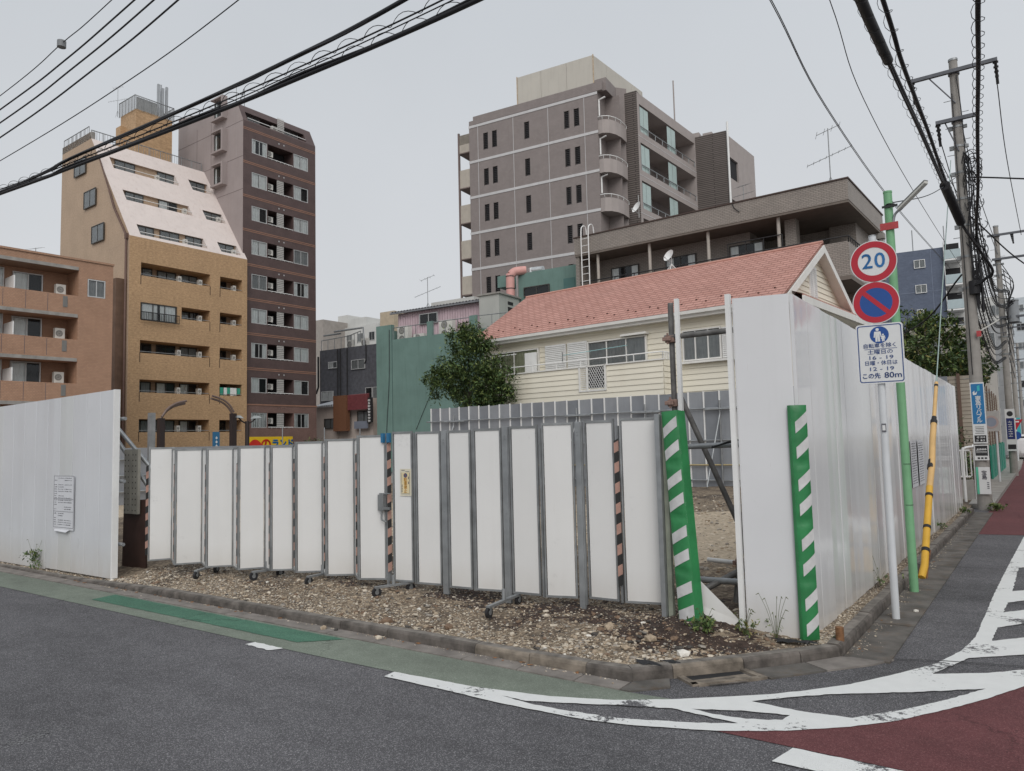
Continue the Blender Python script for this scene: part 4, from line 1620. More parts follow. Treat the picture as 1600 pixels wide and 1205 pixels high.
b.tube(spline([(-5.6, -.02, 13.8), (-5.45, -.04, 13.5), (-5.2, -.05, 13.25)]), .02, 5)
b.build('fascia_cable', [BLACK], rc)
lad = thing('roof_ladder', 'pale hooked steel ladder up to the flat tiled eave', 'ladder', (-6.3, 37, 0), R(-2.5))
for u in (-14.62, -14.12):
    b = MB()
    b.tube(spline([(u, -.3, 10.0), (u, -.3, 12.0), (u, -.3, 13.9), (u, -.15, 14.35), (u, .2, 14.4), (u, .35, 13.9)], 5), .035, 6)
    b.build('ladder_stile', [WHITE], lad)
for q in range(9):
    b = MB()
    b.tube([(-14.62, -.3, 10.2 + q * .42), (-14.12, -.3, 10.2 + q * .42)], .02, 5)
    b.build('rung', [WHITE], lad)


def dish(loc, az, s, label):
    t = thing('satellite_dish', label, 'satellite dish', loc, az, 'satellite dishes')
    b = MB()
    rings = 5
    n = 18
    vs = [(0, 0, 0)]
    for k in range(1, rings + 1):
        r = s * k / rings
        for j in range(n):
            a = 2 * math.pi * j / n
            vs.append((r * math.cos(a), -.35 * r * r / s, r * math.sin(a)))
    fs = [(0, 1 + j, 1 + (j + 1) % n) for j in range(n)]
    for k in range(rings - 1):
        o = 1 + k * n
        fs += [(o + j, o + n + j, o + n + (j + 1) % n, o + (j + 1) % n) for j in range(n)]
    b.add(vs, fs, 0, True)
    b.build('reflector', [WHITE], t, rot=(R(-25), 0, 0))
    b = MB()
    b.tube([(0, 0, -s * .9), (0, -s * 1.1, -s * .3)], .015 * s / .3, 5)
    b.box(-.05, .05, -s * 1.25, -s * 1.05, -s * .36, -s * .22)
    b.build('receiver_arm', [ALU], t)
    b = MB()
    b.tube([(0, .08, -s * 1.6), (0, .08, s * 2.2 if s > .3 else s)], .02, 6)
    b.build('mast', [ALU], t)
    return t


t = dish((-12.9, 31.2, 10.0), R(-25), .29, 'white satellite dish on a tripod mast on the salmon roof ridge')
b = MB()
for a in (.3, 2.0, 3.7, 5.2):
    b.tube([(0, .08, -.35), (.42 * math.cos(a), .08 + .42 * math.sin(a), -.85)], .018, 5)
b.build('tripod', [WHITE], t)
dish((-20.3, 44.0, 17.0), R(-30), .4, 'white satellite dish on a balcony of the taupe tower')
yagi('roof_antenna', (-7.6, 40, 14.3), .3, 3.3, 1.2, 'tall spiky antenna above the flat tiled roof')
yagi('roof_antenna', (-11.5, 38, 13.8), 1.1, 1.1, .8, 'low tilted antenna lying along the flat tiled roof edge')

# ---- cream weatherboard house with a salmon roof
SIDING = M('cream_siding', (.80, .755, .64), .65, .06, 1.0, .28, streak_col=(.8, .75, .68))
TRIM = M('white_house_trim', (.76, .75, .72), .6, .05, 2, .15)
ROOFM = tile_mat('salmon_shingle', (.575, .33, .28), (.495, .27, .225), (.28, .135, .11), .36, .217, .8, .06, .2, .5, .014, .9, .6, facez=False)
ho = building('cream_house', 'cream weatherboard house with a salmon shingle roof behind the silver hoarding', 'house', (-8.5, 25.7), -5.2)
b = MB()
b.box(-12.2, 1.5, .42, 9.2, 0, 6.45)
b.poly([(1.5, .42, 6.45), (1.5, 9.2, 6.45), (1.5, 4.8, 9.0)])
b.poly([(-12.2, 9.2, 6.45), (-12.2, .42, 6.45), (-12.2, 4.8, 9.0)])
b.build('wall', [SIDING], ho)
board = MB()
board.add([(0, -.002, 0), (1, -.002, 0), (1, 0, 0), (0, 0, 0), (0, -.004, .008), (1, -.004, .008), (0, .012, .214), (1, .012, .214), (0, -.014, 0), (1, -.014, 0)],
          [(8, 9, 7, 6), (8, 3, 2, 9), (8, 6, 3), (9, 2, 7)])
board_me = board.mesh('siding_board', [SIDING])


def siding(x0, x1, y, z, rot=0):
    o = put('siding_board', board_me, ho, (x0, y, z), rot)
    o.scale = (x1 - x0, 1, 1)
    return o


for q in range(15):
    siding(-12.2, 1.5, .40, 3.25 + q * .216)
b = MB()
b.box(-9.9, -2.41, -.5, -.42, 2.6, 4.66)
b.box(-9.9, -9.82, -.42, .4, 2.6, 4.66)
b.box(-2.49, -2.41, -.42, .4, 2.6, 4.66)
b.box(-9.82, -2.49, -.42, .4, 2.6, 2.75)
b.build('balcony', [SIDING], ho)
for q in range(9):
    z = 2.72 + q * .216
    siding(-9.9, -6.22 if 3.7 < z + .1 < 4.75 else -2.41, -.52, z)
    if 3.7 < z + .1 < 4.75:
        siding(-4.87, -2.41, -.52, z)
    o = put('siding_board', board_me, ho, (-2.39, -.5, z), R(90))
    o.scale = (.9, 1, 1)
b = MB()
b.box(-9.93, -2.38, -.56, -.4, 4.66, 4.71)
b.build('balcony_cap', [TRIM], ho)
rail(ho, [(-9.85, -.45, 4.98), (-2.45, -.45, 4.98), (-2.45, .35, 4.98)], .025, WHITE, 6, .28)
b = MB()
b.box(-6.2, -4.9, -.55, -.5, 3.68, 3.75)
for x in (-6.2, -5.83, -4.98):
    b.box(x, x + .08, -.56, -.5, 3.68, 4.72)
b.build('lattice_frame', [TRIM], ho)
b = MB()
b.box(-5.75, -4.98, -.503, -.5, 3.75, 4.66)
b.build('lattice_shade', [DARKROOM], ho)  # dark sheet painted as the shade of the open balcony behind
b = MB()
for q in range(-9, 10):
    for s in (1, -1):
        pts = []
        x0 = -5.37 + q * .11
        for z in np.linspace(3.76, 4.66, 12):
            x = x0 + s * (z - 4.21) * .62
            if -5.75 < x < -4.98:
                pts.append((x, -.53 - .006 * s, z))
        if len(pts) > 1:
            b.tube([pts[0], pts[-1]], .011, 4)
b.build('lattice', [WHITE], ho)
b = MB()
for q in range(12):
    b.box(-6.1, -5.85, -.535, -.53, 3.8 + q * .075, 3.83 + q * .075)
b.build('louvre_panel', [WHITE], ho)
SHUT = WHITE
window(ho, -11.68, .38, 4.75, 2.8, 1.06, 0, 'green', 2, TRIM, depth=.12)
window(ho, -6.29, .38, 4.55, 2.75, 1.24, 0, 'lace', 3, TRIM, depth=.12)
window(ho, -2.0, .38, 4.6, 1.53, 1.16, 0, 'lace', 3, TRIM, depth=.12)
b = MB()
b.box(-9.5, -8.85, .1, .14, 4.55, 5.62)
b.build('storm_door', [WHITE], ho)
for x0, x1, z0, z1 in ((-8.52, -7.43, 4.72, 5.86), (-7.33, -6.35, 4.72, 5.86), (-.44, .25, 4.6, 5.72)):
    b = MB()
    b.box(x0, x1, .3, .36, z0, z1)
    nn = int((z1 - z0) / .075)
    for q in range(nn):
        b.obox((x0 + .03, .3, z0 + .03 + q * .075), (x1 - x0 - .06, 0, 0), (0, -.03, -.02), (0, 0, .018))
    b.build('shutter', [SHUT], ho)
b = MB()
b.box(-2.1, .35, .2, .36, 4.5, 4.58)
b.build('window_ledge', [TRIM], ho)
b = MB()
b.box(-4.6, -3.45, .1, .36, 5.82, 5.9)
b.build('window_hood', [TRIM], ho)
b = MB()
b.tube([(-7.35, .0, 5.32), (-4.2, -.05, 5.42)], .014, 5)
b.build('clothes_pole', [M('pale_blue_pole', (.35, .6, .62), .4)], ho)
b = MB()
b.tube([(-7.35, -.05, 5.0), (-7.3, -.1, 5.45)], .02, 5)
b.tube([(-4.25, .1, 4.7), (-4.25, .0, 5.5)], .02, 5)
b.build('pole_bracket', [STEEL_D], ho)
b = MB()
b.box(-10.95, -10.9, .1, .14, 4.5, 5.6)
b.box(-12.0, -10.0, .1, .13, 5.62, 5.66)
b.build('pole_bracket', [WHITE], ho)
# roof courses
b = MB()
nc = 44
ex0, ex1 = -12.75, 1.9
for side_ in (1, -1):
    for q in range(nc):
        t0, t1 = q / nc, (q + 1) / nc
        y0, y1 = 4.78 * t0, 4.78 * t1
        z0, z1 = 6.45 + 2.8 * t0 + .016, 6.45 + 2.8 * t1
        if side_ < 0:
            y0, y1 = 9.56 - y0, 9.56 - y1
        xa = ex0 - .35 * t0, ex0 - .35 * t1
        qd = [(xa[0], y0, z0), (ex1, y0, z0), (ex1, y1, z1), (xa[1], y1, z1)]
        b.poly(qd if side_ > 0 else qd[::-1])
        rz = [(xa[0], y0, z0 - .016), (ex1, y0, z0 - .016), (ex1, y0, z0), (xa[0], y0, z0)]
        b.poly(rz if side_ > 0 else rz[::-1])
b.poly([(ex0, 0, 6.38), (ex1, 0, 6.38), (ex1, 4.78, 9.16), (ex0 - .35, 4.78, 9.16)][::-1])
b.poly([(ex0, 9.56, 6.38), (ex1, 9.56, 6.38), (ex1, 4.78, 9.16), (ex0 - .35, 4.78, 9.16)])
rf = b.build('roof', [ROOFM], ho)
b = MB()
b.tube([(ex0 - .35, 4.78, 9.27), (ex1, 4.78, 9.27)], .07, 6)
b.build('ridge_cap', [M('salmon_ridge', (.50, .27, .22), .8)], rf)
b = MB()
b.box(0, .06, 0, .05, .0, .07)
stop_me = b.mesh('snow_stop', [M('dark_snow_stop', (.1, .05, .04), .8)])
for q in range(28):
    y = .55 + .25 * (q % 2)
    put('snow_stop', stop_me, rf, (ex0 + .6 + q * .5, y, 6.45 + 2.8 * y / 4.78))
b = MB()
b.loft([(0, -.12, -.02), (0, -.13, .1), (0, -.1, .1), (0, -.02, .02), (0, -.02, -.02)], (ex0 - .02, 0, 6.32), (ex1 + .05, 0, 6.32))
b.box(ex0, ex1, .0, .05, 6.18, 6.36)
b.box(ex0, ex1, .05, .42, 6.2, 6.23)
b.build('eave_gutter', [TRIM], ho)
for sgn, y0 in ((1, 0), (-1, 9.56)):
    b = MB()
    q0 = Vector((1.9, y0 - .1 * sgn, 6.28))
    q1 = Vector((1.9, 4.78, 9.14))
    dv = q1 - q0
    b.obox(q0, dv, (.05, 0, 0), (0, 0, -.3))
    b.obox(q0 + Vector((-.4, 0, -.12)), dv, (.4, 0, 0), (0, 0, -.02))
    b.build('barge_board', [TRIM], ho)
for q in range(11):
    z = 6.75 + q * .216
    hw = (9.0 - z) / 2.55 * 4.35
    if hw > .3:
        o = siding(0, 2 * hw, 0, 0, R(90))
        o.location = (1.53, 4.8 - hw, z)
for y0 in (4.0, 4.45):
    b = MB()
    b.box(1.5, 1.58, y0, y0 + .4, 6.9, 8.3)
    for q in range(16):
        b.obox((1.57, y0 + .04, 6.95 + q * .083), (.03, 0, -.02), (0, .32, 0), (0, 0, .02))
    b.build('gable_louvre', [WHITE], ho)
b = MB()
b.box(1.5, 1.6, 3.85, 5.0, 6.8, 6.88)
b.build('louvre_sill', [TRIM], ho)
b = MB()
b.add([(1.5, .85, 6.95), (2.35, .85, 6.62), (2.35, 9.5, 6.62), (1.5, 9.5, 6.95)], [(0, 1, 2, 3)])
b.box(2.3, 2.36, .85, 9.5, 6.56, 6.615)
pr = b.build('pent_roof', [ROOFM], ho)
b = MB()
b.box(2.3, 2.38, .83, 9.52, 6.3, 6.555)
b.box(1.5, 2.3, .86, 9.5, 6.28, 6.3)
b.build('pent_fascia', [TRIM], ho)

# ---- blue tiled apartment house far up the street
BLUE = tile_mat('slate_blue_tile', (.115, .14, .195), (.095, .115, .165), (.10, .125, .19), .2, .1, .5, .1, .08)
bl = building('blue_apartment_house', 'slate blue five storey apartment house with white balconies behind the street trees', 'building', (-5.98, 84), 5.7)
b = MB()
b.box(-6.5, 0, 0, 12, 0, 20.1)
b.build('wall', [BLUE], bl)
b = MB()
for z in (5, 7.6, 10.2, 12.75, 15.3):
    b.box(-6.5, .01, -.015, 0, z + .5, z + .55)
for u in (-4.2, -1.1):
    b.box(u, u + .05, -.015, 0, 0, 20)
b.build('wall_joint', [M('pale_blue_joint', (.19, .22, .29), .8)], bl)
for z, w in ((18.25, 1.0), (15.7, 1.0), (13.2, .6), (10.6, .9), (8.0, .9)):
    window(bl, -2.6, -.02, z, w, .85, 0, 'lace', 2, WHITE)
b = MB()
b.box(.02, 2.4, .8, 12, 0, 19.3)
b.build('side_block', [M('pale_grey_block', (.50, .50, .49), .8, .08, 1, .2)], bl)
for i in range(6):
    z = 6.2 + i * 2.5
    b = MB()
    b.box(.02, 1.5, -.6, .8, z - .12, z + .02)
    b.box(.02, .08, -.5, .8, z, z + 1.9)
    b.build('balcony_slab', [WHITE], bl)
    b = MB()
    b.box(.08, 1.45, -.58, -.55, z + .05, z + .95)
    b.box(1.42, 1.45, -.55, .8, z + .05, z + .95)
    b.build('balcony_glass', [M('frosted_pale_glass', (.42, .5, .52), .3, .05, 2)], bl)
    b = MB()
    b.box(.1, 1.4, .72, .79, z, z + 1.8)
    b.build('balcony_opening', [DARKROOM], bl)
b = MB()
for u in (-5.2, -2.6, .3):
    b.tube([(u, 4, 20), (u, 4, 23.2)], .05, 5)
b.build('lightning_rod', [STEEL_D], bl)

# ================================================================== HOARDINGS AND GATE


def panel_mat(name, c, rough, wave, streak, var=.04):
    m, nt, b = new_mat(name)
    oi = nt.nodes.new('ShaderNodeObjectInfo')
    rr_ = mrange(nt, oi.outputs['Random'], 0, 1, .97, 1.015)
    cb = nt.nodes.new('ShaderNodeCombineColor')
    for k_ in range(3):
        nt.links.new(rr_, cb.inputs[k_])
    cc = dirty(nt, mixc(nt, 1.0, c, cb.outputs[0], 'MULTIPLY'), var, 1.2, streak, (.72, .70, .67))
    sm = noise(nt, coords(nt, (1, 1, 1)), 3.2, 8, .75)
    cc = mixc(nt, mrange(nt, sm, .62, .72, 0, .4), cc, tuple(x * .68 for x in c))
    sk = noise(nt, coords(nt, (22, 22, 2.2)), 1.0, 6, .7)
    cc = mixc(nt, mrange(nt, sk, .66, .74, 0, .35), cc, (.42, .39, .35))
    v = coords(nt)
    sp = nt.nodes.new('ShaderNodeSeparateXYZ')
    nt.links.new(v, sp.inputs[0])
    low = mrange(nt, sp.outputs[2], .1, .55, .85, 0)          # splashed soil along the foot of the sheet
    nz = noise(nt, coords(nt, (2, 2, .6)), 2.5, 5, .65)
    mm = nt.nodes.new('ShaderNodeMath')
    mm.operation = 'MULTIPLY'
    nt.links.new(low, mm.inputs[0])
    nt.links.new(nz, mm.inputs[1])
    nt.links.new(mixc(nt, mm.outputs[0], cc, (.48, .44, .38)), b.inputs['Base Color'])
    b.inputs['Roughness'].default_value = rough
    b.inputs['Specular IOR Level'].default_value = .55
    if wave:
        h = noise(nt, coords(nt, (2.6, 2.6, .35)), 1.1, 1.5, .45)
        bump(nt, b, h, wave, .05)
    return m


HOARD = panel_mat('white_hoarding_steel', (.69, .695, .705), .14, .17, .06)
HOARD_L = panel_mat('pale_grey_hoarding_steel', (.62, .635, .66), .36, .15, .12)
HOARD_L2 = panel_mat('grey_hoarding_steel', (.585, .60, .605), .4, .12, .12)
FLAT = panel_mat('flat_white_sheet', (.72, .715, .705), .38, .06, .12, .03)


def hoard_panel(parent, a, c, z0, za, zc, mat, thick=.03, name='fence_panel', seam=.008, lip=.018):
    """one sheet between plan points a and c (seen from its right-hand side)"""
    a, c = Vector((*a, 0)), Vector((*c, 0))
    d = (c - a)
    L = d.length
    d.normalize()
    n = Vector((d.y, -d.x, 0))
    b = MB()
    prof = [(seam * .5, 0), (seam * .5, lip * .2), (seam * .5 + .012, lip), (L * .5, lip + random.uniform(-.003, .005)), (L - seam * .5 - .012, lip), (L - seam * .5, lip * .2), (L - seam * .5, 0), (L - seam * .5, -thick), (seam * .5, -thick)]
    k = len(prof)
    vs = []
    for top in (0, 1):
        for u, q in prof:
            z = (za + (zc - za) * u / L) if top else z0
            vs.append(a + d * u + n * q + Vector((0, 0, z)))
    fs = [(i, (i + 1) % k, k + (i + 1) % k, k + i) for i in range(k)] + [tuple(range(k - 1, -1, -1)), tuple(range(k, 2 * k))]
    b.add(vs, fs)
    return b.build(name, mat, parent)


# plain hoarding along the street at the far side of the gate
lh = thing('street_hoarding', 'pale grey steel hoarding beside the street with a paper notice', 'hoarding', (0, 0, 0))
x = -10.19
i = 0
while x > -20:
    w = .40
    hoard_panel(lh, (x - w, 5.11), (x, 5.11), .05 if x > -12 else .03, 2.54 + (x - w + 14) * .016, 2.54 + (x + 14) * .016, HOARD_L2 if i in (3, 9) else HOARD_L, lip=.004, seam=.004)
    x -= w
    i += 1
b = MB()
b.box(-10.195, -10.165, 5.08, 5.16, .06, 2.60)
b.build('edge_post', [WHITE], lh)
b = MB()
for z in (.5, 1.35, 2.2):
    b.tube([(-20, 5.2, z), (-10.1, 5.2, z)], .024, 8)
for x in (-11.7, -13.5):
    b.tube([(x, 5.27, .1), (x, 5.27, 2.5)], .024, 8)
b.tube([(-11.3, 5.5, 2.35), (-10.1, 6.0, 1.0)], .03, 8)
b.tube([(-11.2, 5.6, 2.0), (-9.9, 6.0, .4)], .03, 8)
b.build('prop', [STEEL], lh)
PAPER = M('site_notice_paper', (.62, .63, .66), .6, .04, 5)
INK = M('grey_ink', (.12, .12, .14), .8)
no = thing('site_notice', 'tall white paper notice with printed table stuck to the street hoarding', 'notice', (-11.9, 5.085, .64))
b = MB()
b.box(0, .63, 0, .003, 0, .78)
b.add([(.05, 0, 0), (.5, 0, 0), (.46, -.03, -.03), (.08, -.02, -.02)], [(0, 3, 2, 1)])
b.build('sheet', [PAPER], no)
b = MB()
for x0, x1, z in ((0.01, .62, .775), (.01, .62, .44), (.01, .62, .03), (.01, .62, .26)):
    b.box(x0, x1, -.003, -.001, z, z + .004)
b.box(.006, .01, -.003, -.001, .03, .775)
b.box(.618, .622, -.003, -.001, .03, .775)
random.seed(3)
for q in range(22):
    z = .74 - q * .032
    if q in (2, 15):
        continue
    for x0, x1 in ((.03, .11), (.15, .32), (.34, .56)):
        x = x0
        if random.random() < .25:
            continue
        while x < x1 - .012:
            w = random.uniform(.006, .016)
            b.box(x, x + w, -.003, -.001, z, z + random.uniform(.006, .012))
            x += w + random.uniform(.004, .02)
b.build('print', [INK], no)
# perforated board and brown sheet by the gate end
pb = tag(MB().build('perforated_board', CONC), 'grey perforated site board propped upright behind the hoarding end', 'board')
b = MB()
b.box(-10.93, -10.55, 5.62, 5.66, .85, 1.78)
b.box(-10.745, -10.735, 5.615, 5.62, .87, 1.76)
for q in range(11):
    for u in (-10.89, -10.80, -10.68, -10.60):
        b.disc((u, 5.615, .9 + q * .08), (1, 0, 0), (0, 0, 1), .011, 8, 1)
pb.data = b.mesh('perforated_board', [M('grey_steel_plank', (.36, .345, .30), .7, .15, 6, .3), DARKROOM])
bs_ = MB()
bs_.poly([(-11.03, 5.66, .06), (-10.33, 5.64, .1), (-10.44, 5.68, 1.06), (-11.04, 5.68, 1.02)])
bs_.poly([(-11.03, 5.675, .06), (-11.04, 5.695, 1.02), (-10.44, 5.695, 1.06), (-10.33, 5.655, .1)])
tag(bs_.build('brown_sheet', M('dark_brown_sheet', (.062, .033, .026), .6, .25, 3, .3)), 'dark brown metal sheet standing low beside the first gate panel', 'sheet')

# tall hoarding round the corner
rh = thing('corner_hoarding', 'tall glossy white steel hoarding running up the side street', 'hoarding', (0, 0, 0))
hoard_panel(rh, (-2.04, 6.25), (-1.60, 6.41), .09, 2.94, 2.95, panel_mat('corner_sheet', (.635, .64, .655), .36, .12, .14, .03), name='corner_panel', lip=.004)
y = 6.43
k = 0
fx = lambda y: -1.575 + (y - 6.43) * .0215
while y < 18.75:
    w = .43
    dx0, dx1 = random.uniform(-.008, .008), random.uniform(-.008, .008)
    zt_ = lambda yy: 2.945 - (yy - 6.43) * .0165
    hoard_panel(rh, (fx(y) + dx0, y), (fx(y + w) + dx1, y + w), .08, zt_(y), zt_(y + w), HOARD, lip=.0025, seam=.003)
    y += w
    k += 1
b = MB()
b.box(-2.09, -2.05, 6.22, 6.27, .1, 2.98)
b.build('edge_post', [WHITE], rh)
for y0 in (12.05, 12.75):
    pn = thing('site_notice', 'pale printed notice on the side hoarding, ' + ('nearer of the pair' if y0 < 12.5 else 'farther of the pair'), 'notice', (fx(y0) + .022, y0, .95), R(90), 'notices on the side hoarding')
    b = MB()
    b.box(0, .62, -.004, 0, 0, .68)
    b.build('sheet', [PAPER], pn)
    b = MB()
    for q in range(17):
        x = .05
        while x < .55:
            w = random.uniform(.02, .07)
            b.box(x, x + w, -.0065, -.0045, .05 + q * .036, .062 + q * .036)
            x += w + random.uniform(.02, .08)
    b.build('print', [INK], pn)

# rear hoarding of silver sheets
SILV = M('silver_sheet', (.30, .315, .34), .5, .1, 1.5, .2, metal=.25)
SILV2 = M('darker_silver_sheet', (.235, .25, .275), .5, .12, 1.5, .2, metal=.25)
sv_ = thing('rear_hoarding', 'silver steel hoarding with white uprights across the back of the plot', 'hoarding', (-8.5, 23.6, 0), R(-2.4))
u = -12.7
k = 0
while u < 6.6:
    hoard_panel(sv_, (u, 0), (u + .54, 0), .05, 3.26 + random.uniform(-.02, .02), 3.26, SILV2 if k % 5 in (0, 3) else SILV, lip=.006)
    b = MB()
    b.box(u - .022, u + .022, -.05, -.01, .1, 3.28)
    b.build('upright', [WHITE], sv_)
    u += .54
    k += 1
for z, m in ((2.70, STEEL), (1.65, STEEL), (.85, M('yellowed_pipe', (.42, .34, .18), .6)), (.35, STEEL)):
    b = MB()
    b.tube([(-12.9, -.1, z), (6.6, -.1, z)], .028, 6)
    b.build('pipe', [m], sv_)
for u in (-11.3, -5.2, -2.4, .3):
    b = MB()
    b.tube([(u, -.14, .2), (u, -.14, 2.95)], .03, 6)
    b.tube([(u, -.15, 2.5), (u - .1, -1.2, .2)], .028, 6)
    b.tube([(u - .5, -.16, 2.66), (u + .6, -.16, 2.66)], .03, 6)
    b.build('prop', [STEEL], sv_)
ls = thing('boundary_hoarding', 'low silver hoarding with pipes glimpsed beyond the brown sheet', 'hoarding', (-23.2, 8, 0), R(90))
for q in range(29):
    hoard_panel(ls, (q * .54, 0), (q * .54 + .54, 0), .05, 1.86, 1.86, SILV, lip=.006)
for z in (.5, 1.0, 1.5):
    b = MB()
    b.tube([(0, -.1, z), (15.6, -.1, z)], .035, 6)
    b.build('pipe', [STEEL], ls)

# folding gate
GP = [(-9.98, 5.47, 1.81, -9.82, 5.73, 1.80), (-9.30, 5.46, 1.78, -9.10, 5.73, 1.77), (-8.71, 5.54, 1.77, -8.47, 5.77, 1.77), (-8.15, 5.62, 1.78, -7.95, 5.87, 1.78),
      (-7.72, 5.78, 1.78, -7.50, 5.95, 1.79), (-7.32, 5.84, 1.82, -7.05, 6.03, 1.82), (-6.81, 5.87, 1.84, -6.53, 6.06, 1.84), (-6.28, 5.88, 1.87, -5.99, 6.03, 1.87),
      (-5.86, 6.01, 1.90, -5.61, 6.06, 1.90), (-5.52, 6.02, 1.89, -5.21, 6.07, 1.89), (-5.07, 6.03, 1.89, -4.79, 6.06, 1.89), (-4.74, 6.05, 1.90, -4.43, 6.11, 1.90),
      (-4.31, 6.10, 1.91, -4.00, 6.13, 1.92), (-3.93, 6.10, 1.93, -3.63, 6.20, 1.93), (-3.53, 6.25, 1.94, -3.22, 6.26, 1.95), (-3.15, 6.24, 1.95, -2.80, 6.33, 1.95)]
g1 = thing('folding_gate', 'zigzag folded half of the white panel gate with striped edges', 'gate', (0, 0, 0), 0, 'two leaves of the panel gate')
g2 = thing('folding_gate', 'straightened half of the white panel gate carrying the no parking sticker', 'gate', (0, 0, 0), 0, 'two leaves of the panel gate')
TAPE_K = M('black_tape', (.02, .02, .02), .5)
TAPE_P = M('faded_pink_tape', (.40, .235, .19), .6, .15, 9)


def gate_panel(g, a, c, za, zc):
    a, c = Vector((a[0], a[1], 0)), Vector((c[0], c[1], 0))
    d = c - a
    L = d.length
    d.normalize()
    n = Vector((d.y, -d.x, 0))
    z0 = .25
    sh_ = MB()
    sh_.obox(a + d * .022 - n * .006 + Z3 * (z0 + .02), d * (L - .044), n * .012, Z3 * (min(za, zc) - z0 - .045))
    p = sh_.build('gate_panel', [FLAT], g)
    f = MB()
    t = .015
    f.obox(a - n * .015 + Z3 * z0, d * t, n * .03, Z3 * (za - z0))
    f.obox(c - d * t - n * .015 + Z3 * z0, d * t, n * .03, Z3 * (zc - z0))
    f.obox(a + d * t - n * .0145 + Z3 * z0, d * (L - 2 * t), n * .029, Z3 * .02)
    f.obox(a + d * t - n * .0145 + Z3 * (min(za, zc) - .024), d * (L - 2 * t), n * .029, Z3 * .022)
    for z in (z0 + .05, z0 + .8, za - .08):
        for e in (a + d * .008, c - d * .012):
            f.obox(e + n * .015 + Z3 * z, d * .006, n * .004, Z3 * .006)
    f.build('panel_frame', [STEEL_D], p)
    return p


def tape(g, p, w, z0, z1, ph=0, face=None):
    p = Vector((*p, 0))
    v = (Vector((0, 0, 0)) - p)
    v.normalize()
    s = Vector((-v.y, v.x, 0))
    b = MB()
    z = z0
    i = ph
    st = .095
    while z < z1:
        zz = min(z1, z + st)
        b.add([p + v * .012 + Z3 * (z - .012), p + s * w + v * .012 + Z3 * (z + .012), p + s * w + v * .012 + Z3 * (zz + .012), p + v * .012 + Z3 * (zz - .012),
               p + Z3 * z, p + s * w + Z3 * z, p + s * w + Z3 * zz, p + Z3 * zz], [(0, 1, 2, 3), (1, 5, 6, 2), (4, 0, 3, 7)], i % 2)
        z = zz
        i += 1
    return b.build('warning_tape', [TAPE_K, TAPE_P], g)


for i, (ax, ay, az, cx, cy, cz) in enumerate(GP):
    g = g1 if i < 8 else g2
    gate_panel(g, (ax, ay), (cx, cy), az, cz)
    if 0 < i < 8:
        q = GP[i - 1]
        gate_panel(g, (q[3] + .012, q[4] - .008), (ax - .012, ay + .008), q[5], az)
        tape(g, (ax - .06, ay + .01), .036, .33, az - .2, i)
tape(g1, (-10.05, 5.47), .04, .33, 1.55)
tape(g2, (-5.965, 6.02), .045, .35, 1.8, 1)
tape(g2, (-3.215, 6.235), .045, .4, 1.75, 0)


def post(g, x0, x1, y, z0, z1, name='gate_post', m=STEEL):
    b = MB()
    b.box(x0, x1, y, y + .035, z0, z1)
    b.box(x0 - .008, x0, y + .008, y + .05, z0 + .06, z1)
    b.box(x1, x1 + .008, y + .008, y + .05, z0 + .06, z1)
    for z in (z0 + .1, z1 - .1, z1 - .13, (z0 + z1) / 2):
        b.box((x0 + x1) / 2 - .006, (x0 + x1) / 2 + .006, y - .006, y, z, z + .012)
    return b.build(name, [m], g, .003)


post(g2, -5.178, -5.105, 6.035, .17, 1.89)
post(g2, -4.403, -4.335, 6.08, .15, 1.91)
post(g2, -3.608, -3.55, 6.19, .13, 1.93)
post(g1, -5.985, -5.965, 6.02, .17, 1.88)
for x, y in ((-5.57, 6.03), (-4.765, 6.045), (-3.965, 6.105), (-3.19, 6.245)):
    b = MB()
    b.box(x - .012, x + .012, y + .01, y + .04, .24, 1.88)
    b.build('hinge_strip', [STEEL_D], g2)
b = MB()
b.box(-6.02, -5.985, 5.98, 6.02, 1.78, 1.885)
b.box(-5.93, -5.895, 5.98, 6.02, 1.78, 1.885)
b.build('blue_hinge', [M('blue_hinge_paint', (.03, .17, .33), .5)], g1)
b = MB()
b.box(-6.05, -5.965, 5.95, 6.01, 1.02, 1.2)
b.tube([(-6.03, 5.96, 1.21), (-5.88, 5.98, 1.21)], .008, 6)
b.tube([(-6.0, 5.96, 1.02), (-6.0, 5.96, .92), (-5.92, 5.96, .9)], .012, 6)
b.box(-5.97, -5.88, 5.955, 5.985, 1.03, 1.06)
b.build('lock_box', [STEEL_D], g1, .004)


def caster(g, a, c, zp, py):
    """beam from a to c under the gate with a wheel at each end"""
    a, c = Vector((*a, 0)), Vector((*c, 0))
    d = (c - a).normalized()
    n = Vector((d.y, -d.x, 0))
    b = MB()
    z = .245
    b.obox(a - n * .02 + Z3 * (z - .02), (c - a), n * .04, Z3 * .022)
    m_ = (a + c) / 2
    b.tube([m_ + Z3 * z, m_ + Z3 * (z + .1)], .02, 8)
    bm_ = b.build('caster_beam', [STEEL], g)
    for e, off in ((a, 1), (c, -1)):
        w = MB()
        ce = e + d * .02 * off + Z3 * .185
        w.tube([ce - n * .014, ce + n * .014], .052, 18, 0)
        w.tube([ce - n * .018, ce + n * .018], .022, 12, 1)
        w.build('wheel', [BLACK, STEEL], bm_)
        f = MB()
        for s in (-1, 1):
            f.obox(ce + n * (.02 * s) - d * .012, d * .026, n * .003 * s, Z3 * .055)
        f.build('wheel_fork', [STEEL_D], bm_)


